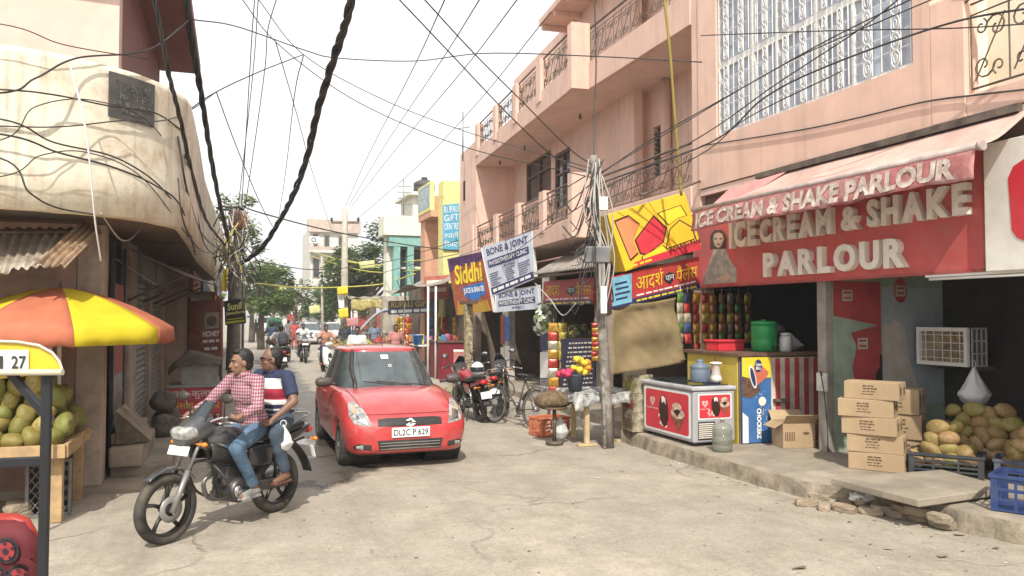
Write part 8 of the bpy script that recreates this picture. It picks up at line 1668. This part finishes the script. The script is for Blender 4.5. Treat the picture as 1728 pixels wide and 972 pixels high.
p = onZ(476, 634); q = motorcycle('motorcycle with amber lights riding away ahead of the red car', p+V((0, .2, 0)), rad(4), M_BKBLK); person('rider in a white shirt on the motorcycle riding away', q.matrix_basis, rider_J, (0, 1, 0), M_SK[1], cW, cG, 'half', shoeM=M_BLACK, fine=False, hand_dirs=hd_); person('pillion passenger with a dark backpack on the motorcycle riding away', q.matrix_basis, pil_J, (0, 1, 0), M_SK[1], mat('grey_shirt', (.2, .19, .19), .9), cG, 'half', shoeM=M_BLACK, fine=False, hand_dirs=hd_)
bp_ = thing('backpack', 'dark backpack worn by the pillion passenger riding away', 'backpack', q.matrix_basis @ V((0, -.2, 1.05)), rad(4)); b = MB(); b.ell((0, 0, .16), (.17, .1, .24), 16, 10, None, .6); b.build('bag', cB, bp_, False); b = MB(); b.ell((0, -.09, .08), (.12, .04, .1), 12, 8, None, .6); b.build('pocket', cB, bp_, False)
p = onZ(459, 604); q = motorcycle('second motorcycle riding away behind the men on the grey motorcycle', p, rad(0), M_BKBLK); person('rider in a dark navy shirt on the second motorcycle riding away', q.matrix_basis, rider_J, (0, 1, 0), M_SK[1], cN, cG, 'half', shoeM=M_BLACK, fine=False, hand_dirs=hd_)
# white scooter
def scooter(label, loc, rz):
    o = thing('scooter', label, 'scooter', loc, rz); M_ = mat('scooter_white', (.68, .68, .66), .3, coat=.5, dust=.1); wheel(o, V((0, 1.22, .23)), .23, .09, 'front_wheel', disc=False); wheel(o, V((0, 0, .23)), .23, .09, 'rear_wheel', disc=False)
    loft([ring(y, w_, h, z, 14, .7) for y, w_, h, z in ((-.35, .08, .06, .68), (-.25, .16, .15, .6), (.0, .19, .2, .55), (.3, .17, .18, .55), (.42, .1, .12, .52))], 14).build('rear_body', M_, o, False, subd=1)
    b = MB(); b.grid(lambda a, c: V(((a-.5)*.44*(1-.25*abs(c-.5)), 1.0-.04*math.sin(math.pi*c)-.18*c+.1*(1-(2*a-1)**2), .28+.62*c)), 10, 10); b.build('leg_shield', M_, o, False, solid=.03)
    b = MB(); b.grid(lambda a, c: V(((a-.5)*.16, 1.22+math.cos(rad(30+120*c))*.29, .23+math.sin(rad(30+120*c))*.29)), 6, 12); b.build('front_mudguard', M_, o, False, solid=.015); b = MB(); b.bx(-.17, .17, .4, .86, .27, .31); b.build('floor_board', M_BLACK, o, False)
    loft([ring(y, .12, .045, .79, 12, .6) for y in (-.32, -.2, .1, .4)], 12).build('seat', M_SEATB, o, False); b = MB(); b.ell((0, .93, .98), (.15, .1, .09), 14, 10); b.build('handlebar_cowl', M_, o, False); b = MB(); b.ell((0, 1.03, .97), (.08, .03, .055), 12, 8); b.build('headlight', M_LENS, o, False); b = MB(); b.ell((0, 1.08, .6), (.07, .03, .1), 12, 8); b.build('front_panel', M_BLACK, o, False)
    b = MB(); b.tube([(-.36, .78, 1.03), (-.15, .9, 1.0), (.15, .9, 1.0), (.36, .78, 1.03)], .014, 6); b.build('handlebar', M_BLACK, o, False)
    for s_ in (-1, 1): b = MB(); b.tube([(s_*.25, .86, 1.02), (s_*.3, .86, 1.18)], .007, 5); b.ell((s_*.31, .86, 1.22), (.06, .02, .045), 10, 6); b.build('mirror', M_BLACK, o, False)
    return o
p = onZ(551, 630); q = scooter('white scooter coming on beside the vegetable handcart', p+V((0, 1.2, 0)), math.pi+.12); person('rider in a peach top on the oncoming white scooter', q.matrix_basis, rider_J, (0, 1, -.05), M_SK[1], cO, cN, 'half', shoeM=M_REDW, fine=False, hand_dirs=hd_)
def standing(rz_dir, sway=0.): return dict(pelvis=(0, 0, .95), chest=(0, .01, 1.27), neck=(0, .01, 1.46), head=(0, .03, 1.58), shl=(-.18, 0, 1.40), ell=(-.25, -.03, 1.12), wrl=(-.25, .07, .88), shr=(.18, 0, 1.40), elr=(.25, -.03, 1.12), wrr=(.24, .09, .90), hipl=(-.09, 0, .9), knl=(-.1, .03+sway, .5), anl=(-.1, -.02+sway, .09), tol=(-.11, .14+sway, .04), hipr=(.09, 0, .9), knr=(.1, .03-sway, .5), anr=(.1, -.04-sway, .09), tor=(.11, .12-sway, .04))
def stand(label, u, d, look_rz, shirt, trous, skin=1, sway=.1, scale=1., sleeve='half', group=None):
    p = at(u, d); M = Matrix.Translation(p) @ Matrix.Rotation(look_rz, 4, 'Z') @ Matrix.Scale(scale, 4); return person(label, M, standing(0, sway), (0, 1, -.05), M_SK[skin], shirt, trous, sleeve, shoeM=M_BLACK, fine=False, group=group)
stand('man in a white shirt standing right behind the red car', 603, 21.5, math.pi-.2, cW, cG, 1, .02)
stand('bearded vendor in a pink shirt standing behind the red car roof', 668, 25.5, math.pi+.1, mat('pink_shirt', (.45, .2, .19), .9), cG, 1, .02)
stand('man in a dark shirt standing by the vegetable handcart', 582, 33, math.pi+.3, cB, cG, 1, .02)
stand('woman in a red kurta walking in the far street', 497, 46, math.pi, mat('red_kurta', (.42, .08, .07), .9), mat('red_kurta', (.42, .08, .07), .9), 1, .12); stand('man in white walking near the green auto rickshaw', 487, 50, 0, cW, cN, 1, .12); stand('person in a dark top walking beside the far truck', 432, 60, 0, cB, cG, 1, .12)
stand('vendor in a blue grey shirt behind the red goods handcart', 632, 34, math.pi, mat('blue_grey_shirt', (.16, .2, .26), .9), cG, 1, .02); stand('shopkeeper in a dark shirt standing in front of the gift shop', 752, 30, math.pi, cB, cN, 1, .02)
for lab, u, v, c, kw in (('white hatchback parked far down the street near the red fence', 528, 582, (.62, .63, .64), dict(L=3.6, W=1.65, Hh=1.5)), ('second white car parked behind the thin crooked pole', 565, 581, (.66, .66, .64), dict(L=3.9, W=1.68, Hh=1.5)), ('silver car half hidden behind the white hatchback', 506, 574, (.36, .37, .4), dict(L=3.8, W=1.65, Hh=1.48))): p = onZ(u, v); car(lab, p+V((0, 1.9, 0)), math.pi+rad(6), mat('car_'+lab[:6].replace(' ', '_'), c, .3, coat=.7, dust=.12), False, **kw)
# green auto rickshaw and white truck
ar = thing('auto_rickshaw', 'green and yellow auto rickshaw driving away down the far street', 'rickshaw', onZ(464, 574)); q = onZ(464, 574)
loft([[V((q.x+x*w_, y+q.y, z)) for x, z in ((-.62, .35), (.62, .35), (.66, .9), (.6, 1.35), (.5, 1.75), (0, 1.85), (-.5, 1.75), (-.6, 1.35), (-.66, .9))] for y, w_ in ((0, .95), (.1, 1), (1.4, 1), (1.9, .8))], 9).build('body', mat('auto_green', (.03, .16, .07), .5, var=.1, dust=.1), ar); b = MB(); b.bx(q.x-.45, q.x+.45, q.y-.03, q.y, 1.1, 1.5); b.build('rear_window', M_GLASS, ar); b = MB(); b.bx(q.x-.4, q.x+.4, q.y-.04, q.y-.01, .55, .85); b.build('rear_panel', M_YEL, ar)
for x in (-.5, .5): b = MB(); b.cyl((q.x+x-.06, q.y+.4, .22), (q.x+x+.06, q.y+.4, .22), .22, n=16); b.build('wheel', M_TYRE, ar)
tr_ = thing('delivery_truck', 'small white box truck parked at the left of the far street', 'truck', onZ(446, 562)); q = onZ(446, 562); b = MB(); b.bx(q.x-.9, q.x+.9, q.y+1.0, q.y+4.5, .7, 2.7); b.build('box_body', M_WHITEP, tr_, bevel=.03); b = MB(); b.bx(q.x-.85, q.x+.85, q.y-.5, q.y+.98, .5, 1.9); b.build('cab', M_WHITEP, tr_, bevel=.12); b = MB(); b.bx(q.x-.75, q.x+.75, q.y-.53, q.y-.49, 1.15, 1.75); b.build('windscreen', M_GLASS, tr_)
for x in (-.75, .75):
    for y in (0, 3.4): b = MB(); b.cyl((q.x+x-.1, q.y+y, .35), (q.x+x+.1, q.y+y, .35), .35, n=16); b.build('wheel', M_TYRE, tr_)
# ================================================================ wire-tangled pole on the left and overhead cables
lp = thing('utility_pole', 'grey pole wrapped in a huge tangle of cables beside the shop awnings', 'utility pole', at(396, 19.2)); q = at(396, 19.2)
b = MB(); b.tube([q, q+V((.02, 0, 2.4)), q+V((.0, 0, 4.7))], [.14, .12, .1], 10); b.build('shaft', mat('weathered_pole', (.30, .28, .24), .85, var=.2, streak=.4, stain=(.42, .40, .36), sa=.5, ss=5), lp)
for du, zt_ in ((8, 5.0), (-9, 3.6), (14, 4.4)): r = at(396+du, 19.4); b = MB(); b.cyl(r, r+V((0, 0, zt_)), .035, n=8); b.build('pipe', M_STEEL, lp)
p = onD(402, 372, 19.0); b = MB(); b.box(p, (.36, .3, .42), (0, 0, .3)); b.build('rusty_box', mat('rusty_box', (.26, .11, .06), .8, var=.3), lp, bevel=.02)
p = onD(390, 405, 18.9); b = MB(); b.box(p, (.22, .15, .18)); b.build('junction_box', M_LET, lp, bevel=.02)
b = MB(); b.tube([onD(388, 352, 19)+V((.3*math.cos(k*.6), .3*math.sin(k*.6), .02*math.sin(k*3))) for k in range(11)], .03, 6, closed=True); b.build('cable_coil', M_BLACK, lp)
rs = random.Random(77); b = MB()
for k in range(70):
    b.i = rs.choices((0, 1, 2), (5, 3, 1))[0]; u0, v0 = rs.gauss(396, 14), rs.uniform(345, 440); u1, v1 = rs.gauss(396, 22), rs.uniform(370, 500); d0 = 19+rs.uniform(-.5, .3)
    b.tube(spline([onD(u0, v0, d0), onD((u0+u1)/2+rs.uniform(-22, 22), (v0+v1)/2+rs.uniform(-10, 40), d0-rs.random()*.3), onD(u1, v1, d0+rs.uniform(-.2, .2))], 7), rs.choice((.008, .011, .016)), 5)
tag(b.build('cable_tangle', [M_BLACK, mat('grey_cable', (.42, .40, .37), .6), mat('yellow_cable', (.5, .45, .12), .6)], lp), kind='stuff')
for k, (u, v, M, lab) in enumerate(((381, 478, M_YEL, 'yellow cloth rag hanging from the awning end by the wire-tangled pole'), (372, 485, M_WHT, 'white polythene scrap hanging beside the yellow rag'), (362, 520, M_ORG, 'orange cloth hanging above the dark red HONEY hoarding'))):
    P = Panel(onD(u-4, v-22, 17.5), onD(u+4, v-26, 17.5), onD(u+1, v+16, 17.5), onD(u-6, v+12, 17.5)); b = MB(); b.grid(lambda a, c: P.pt(a, c, .05*math.sin(a*6+c*4)), 6, 8); tag(b.build('hanging_cloth', M, solid=.006), lab, 'cloth')
def twisted(label, pts, r=.035, strands=3, twist=9., name='overhead_cable'):
    P = spline([onD(*q) for q in pts], 26); o = thing(name, label, 'cable', P[-1]); n = len(P)
    for s_ in range(strands):
        Q = []
        for k, p in enumerate(P):
            t = (P[min(k+1, n-1)]-P[max(k-1, 0)]).normalized(); a_ = t.cross(V((1, .3, 0))).normalized(); c_ = t.cross(a_); th = k*.24+s_*6.283/strands+.5*pnoise(V((k*.05, s_, 0))); rr = r*(.8+.5*abs(pnoise(V((k*.11, s_*3, 5))))); Q.append(p+a_*(math.cos(th)*rr)+c_*(math.sin(th)*rr))
        b = MB(); b.tube(Q, r*.8, 6); b.build('strand', M_BLACK, o)
twisted('thick twisted black cable sagging across the white sky to the wire-tangled pole', [(600, -70, 9), (588, 20, 9.4), (566, 90, 10), (538, 180, 11), (518, 265, 12.5), (494, 330, 14.5), (470, 375, 16.5), (440, 420, 18), (405, 446, 19)], .034)
twisted('thick twisted black cable dropping steeply beside the maroon slab', [(308, -60, 9.5), (322, 60, 10), (338, 150, 11), (352, 240, 12.5), (368, 330, 15), (386, 408, 18.8)], .027)
twisted('bundled black cables running in front of the rounded cream wall corner', [(250, -50, 7.6), (270, 45, 7.8), (286, 130, 8.1), (304, 200, 8.5), (326, 300, 10), (350, 375, 14), (380, 414, 18.6)], .016, 3)
def wall_d(u, v):
    if u < 70: return (onY(u, v, 8.4)-_C).dot(_F)
    if u <= 316: return (on_arc(arc_s(u), 3.8, .1)-_C).dot(_F)-.02
    return 9.3+(u-316)/70*9.4
WL = 'thin black overhead wire crossing the white sky'
def wire(pts, r=.009, M=None, label=WL, group='thin wires crossing the sky', n=10):
    b = MB(); b.tube(spline([onD(*q) for q in pts], n), r, 5); tag(b.build('overhead_wire', M or M_BLACK), label, 'wire', group)
UP, CP_, TP = ('thin black wire slanting across the sky to the leaning utility pole', 'sky wires to the leaning utility pole'), ('thin black wire slanting down the sky to the tall concrete pole', 'sky wires to the tall concrete pole'), ('black wire dropping almost straight down to the wire-tangled pole', 'wires dropping to the wire-tangled pole')
WLAB = [UP, UP, ('long slack wire crossing the whole sky to the pink wall corner', None), UP, UP, CP_, CP_, CP_, CP_, TP, TP, TP, ('faint thin wire running down toward the far apartment block', None), ('short taut wire joined to a crossing wire beside the maroon slab', None), ('thin wire branching from the taut wire down toward the bright green tree', None), ('thin wire hanging from the crossing wire toward the far street', None), ('heavy black wire from the wire-tangled pole to the orange building', None), ('low black wire from the wire-tangled pole to the sky blue sign', None), ('wire from the pink end wall up to the leaning pole, lowest of three', None), ('wire from the pink end wall up to the leaning pole, highest of three', None), ('wire from the juice board up to the leaning utility pole', None), ('short wire from the teal building to the pink end wall', None)]
M_GW = mat('grey_cable', (.42, .40, .37), .6)
for pts, r in (([(405, -6, 13), (470, 75, 14), (600, 170, 15), (775, 245, 14.5), (1000, 300, 12)], .009), ([(432, -6, 13), (512, 92, 14), (640, 165, 15), (780, 220, 15), (1000, 285, 12)], .008), ([(325, 33, 11), (400, 45, 12), (515, 85, 13), (570, 98, 13.5), (700, 103, 14), (820, 90, 13.5), (1000, 95, 12.5), (1185, 105, 12)], .010), ([(665, -10, 9), (760, 90, 10), (860, 195, 11), (940, 268, 11.8), (1000, 292, 11.9)], .009), ([(708, -10, 9), (800, 90, 10), (880, 170, 11), (960, 250, 11.6), (1002, 280, 11.9)], .009),
        ([(880, -10, 12), (780, 120, 19), (660, 262, 30), (592, 350, 37.5)], .012), ([(815, -10, 12), (740, 110, 19), (650, 245, 30), (588, 348, 37.5)], .012), ([(755, -10, 12), (690, 130, 20), (620, 265, 31), (582, 350, 37.5)], .012), ([(930, 20, 15), (800, 180, 24), (700, 285, 32), (600, 372, 37.5)], .012),
        ([(430, -6, 15), (425, 60, 16), (418, 180, 17), (408, 345, 19)], .011), ([(468, -6, 14), (452, 50, 15), (447, 115, 16), (430, 240, 17.5), (413, 352, 19)], .010), ([(436, -6, 15), (428, 110, 16.5), (412, 260, 18), (402, 348, 19)], .010), ([(465, 70, 14), (500, 190, 18), (530, 300, 26), (560, 390, 38)], .010),
        ([(310, 192, 11), (365, 155, 12), (440, 120, 13), (512, 92, 14)], .010), ([(365, 155, 12), (400, 250, 14), (440, 345, 17), (462, 385, 19)], .009), ([(512, 94, 14), (497, 160, 15), (482, 290, 22), (470, 370, 30)], .010), ([(408, 348, 19), (450, 362, 19), (560, 390, 22), (680, 412, 26), (775, 424, 29)], .018), ([(430, 440, 19), (540, 455, 25), (660, 440, 30), (775, 405, 28.5)], .014),
        ([(775, 432, 28), (880, 395, 19), (960, 340, 13.5), (1003, 305, 11.9)], .010), ([(775, 418, 28), (870, 366, 20), (950, 320, 14), (1003, 288, 11.9)], .010), ([(800, 478, 24), (900, 402, 18), (1004, 332, 11.9)], .009), ([(640, 462, 33), (720, 440, 30), (775, 428, 28)], .014)):
    wire(pts, r, None, *WLAB.pop(0))
for pts, r in (([(1004, 300, 11.9), (1100, 235, 11.6), (1250, 150, 10.2), (1400, 66, 9), (1560, -12, 8)], .009), ([(1006, 325, 11.9), (1180, 232, 11.2), (1310, 142, 10), (1450, 50, 8.8), (1530, -12, 8)], .009), ([(1006, 312, 11.9), (1200, 240, 11.2), (1290, 165, 10.2), (1400, 110, 9.4), (1600, 40, 8.2), (1760, 10, 7.5)], .012), ([(1006, 296, 11.9), (1150, 210, 11.2), (1330, 105, 9.8), (1500, 30, 8.4), (1600, -12, 8)], .008), ([(1183, 60, 11.8), (1400, 52, 9.8), (1600, 48, 8.2), (1740, 40, 7.6)], .008), ([(1006, 345, 11.9), (1180, 262, 11.3), (1260, 200, 10.5), (1420, 120, 9)], .008)):
    wire(pts, r, None, 'thin black wire strung from the utility pole across the pink facade', 'wires across the pink facade')
wire([(u, v, (onX(u, v, 7.34)-_C).dot(_F)) for u, v in ((1184, 246), (1300, 228), (1380, 214), (1460, 196), (1560, 172), (1650, 160), (1740, 150))], .011, M_BLACK, 'slack black cable running along the pink wall under the big window', 'cable under the big window')
wire([(1120, -12, 11.3), (1131, 90, 11.4), (1139, 200, 11.5), (1150, 330, 11.7)], .022, mat('yellow_hose', (.30, .24, .05), .6), 'thick mustard hose hanging down in front of the balconies', 'mustard hose', 12)
wire([(1003, -10, 12.4), (1006, 110, 12.3), (1002, 200, 12.2), (1002, 262, 12)], .011, None, 'black wire dropping straight to the top of the leaning utility pole', 'dropping wire')
for k, (pts, r) in enumerate((([(-20, 158, 7.2), (60, 132, 7.3), (130, 98, 7.5), (250, 84, 8), (320, 33, 9.5)], .010), ([(-20, 150, 7.2), (90, 160, 7.2), (180, 178, 7.4), (260, 190, 8), (310, 222, 10)], .009), ([(-20, 212, 7.2), (100, 214, 7.2), (200, 204, 7.4), (300, 197, 9), (366, 155, 12)], .007), ([(-20, 224, 7.2), (100, 258, 7.2), (190, 282, 7.4), (260, 312, 8), (306, 350, 9.6), (330, 430, 13)], .010), ([(-20, 198, 7.2), (90, 240, 7.2), (200, 268, 7.4), (280, 325, 8.6), (320, 400, 12)], .009), ([(-20, 262, 7.2), (50, 325, 7.2), (95, 350, 7.3), (160, 362, 8.2)], .009), ([(-20, 240, 7.2), (60, 180, 7.2), (160, 170, 7.3), (260, 215, 8), (330, 330, 12)], .006), ([(-20, 300, 7.2), (70, 262, 7.2), (150, 258, 7.3), (240, 300, 8), (318, 400, 11)], .006), ([(-20, 38, 8), (110, 76, 8), (250, 100, 8.4)], .006), ([(300, 230, 10), (318, 330, 12), (345, 400, 15), (384, 430, 18.8)], .012), ([(312, 260, 11), (330, 350, 13), (350, 420, 16), (384, 438, 18.8)], .010), ([(300, 300, 10), (312, 380, 11.5), (345, 425, 15), (386, 424, 18.8)], .009))):
    pts = [(u, v, wall_d(u, v)-.04*(k % 4)) for u, v, _ in ([(-420, pts[0][1]-15, 0)] if pts[0][0] < 0 else [])+list(pts)]
    wire(pts, r, None, 'slack black wire looping across the rounded cream wall', 'wires looping over the cream wall')
wire([(118, 110, 7.5), (138, 185, 7.4), (150, 262, 7.4), (160, 370, 7.6), (170, 440, 7.9)], .009, M_WHT, 'white cable dangling down the rounded cream wall', 'white cable')
wire([(170, 360, 8), (205, 405, 8.6), (232, 392, 9.2), (250, 350, 9.8)], .008, M_GW, 'pale loose wire looping under the rounded balcony', 'pale loop')
wire([(903, 478, 18), (928, 505, 16), (950, 532, 15.4), (972, 512, 15)], .014, M_GW, 'pale cable looping below the clinic boards', 'pale clinic cable')
M_YR = mat('yellow_rope', (.55, .50, .10), .8)
for pts in ([(524, 424, 52), (580, 440, 45), (640, 447, 40), (700, 440, 36), (760, 432, 31)], [(524, 432, 52), (590, 452, 45), (650, 460, 40), (740, 452, 33)], [(540, 452, 50), (570, 438, 46), (640, 452, 40)], [(430, 478, 30), (520, 486, 36), (640, 480, 38), (700, 462, 34)]):
    wire(pts, .03, M_YR, 'yellow rope strung across the far street in front of the dark tree', 'yellow ropes over the far street')
# small rooftop clutter and plants
ra = thing('roof_aerial', 'thin dish aerial mast at the far end of the pink roof railing', 'aerial', onD(781, 262, 27)); q = onD(781, 262, 27); b = MB(); b.cyl(q-V((0, 0, .2)), q+V((0, 0, 1.5)), .025, n=6); b.build('mast', M_STEEL, ra); b = MB(); b.tube([q+V((-.2, 0, .9)), q+V((.25, 0, 1.0))], .02, 5); b.build('crossbars', M_STEEL, ra)
bunch('potted_plant', 'small green pot plant on the lower pink balcony railing', 'plant', onP(923, 368, m2(.25, 0, 0), N2), (.16, .16, .26), LB, 90, .05, 3)
# ================================================================ summer haze in the air
hz = bpy.data.materials.new('haze_air'); hz.use_nodes = True; t_ = hz.node_tree; t_.nodes.remove(t_.nodes['Principled BSDF']); pv = t_.nodes.new('ShaderNodeVolumePrincipled'); pv.inputs['Color'].default_value = (.96, .96, .96, 1); pv.inputs['Density'].default_value = .0017; pv.inputs['Anisotropy'].default_value = .3; t_.links.new(pv.outputs[0], t_.nodes['Material Output'].inputs['Volume'])
b = MB(); b.bx(-420, 420, -70, 920, -1, 16); tag(b.build('haze', hz), kind='stuff')
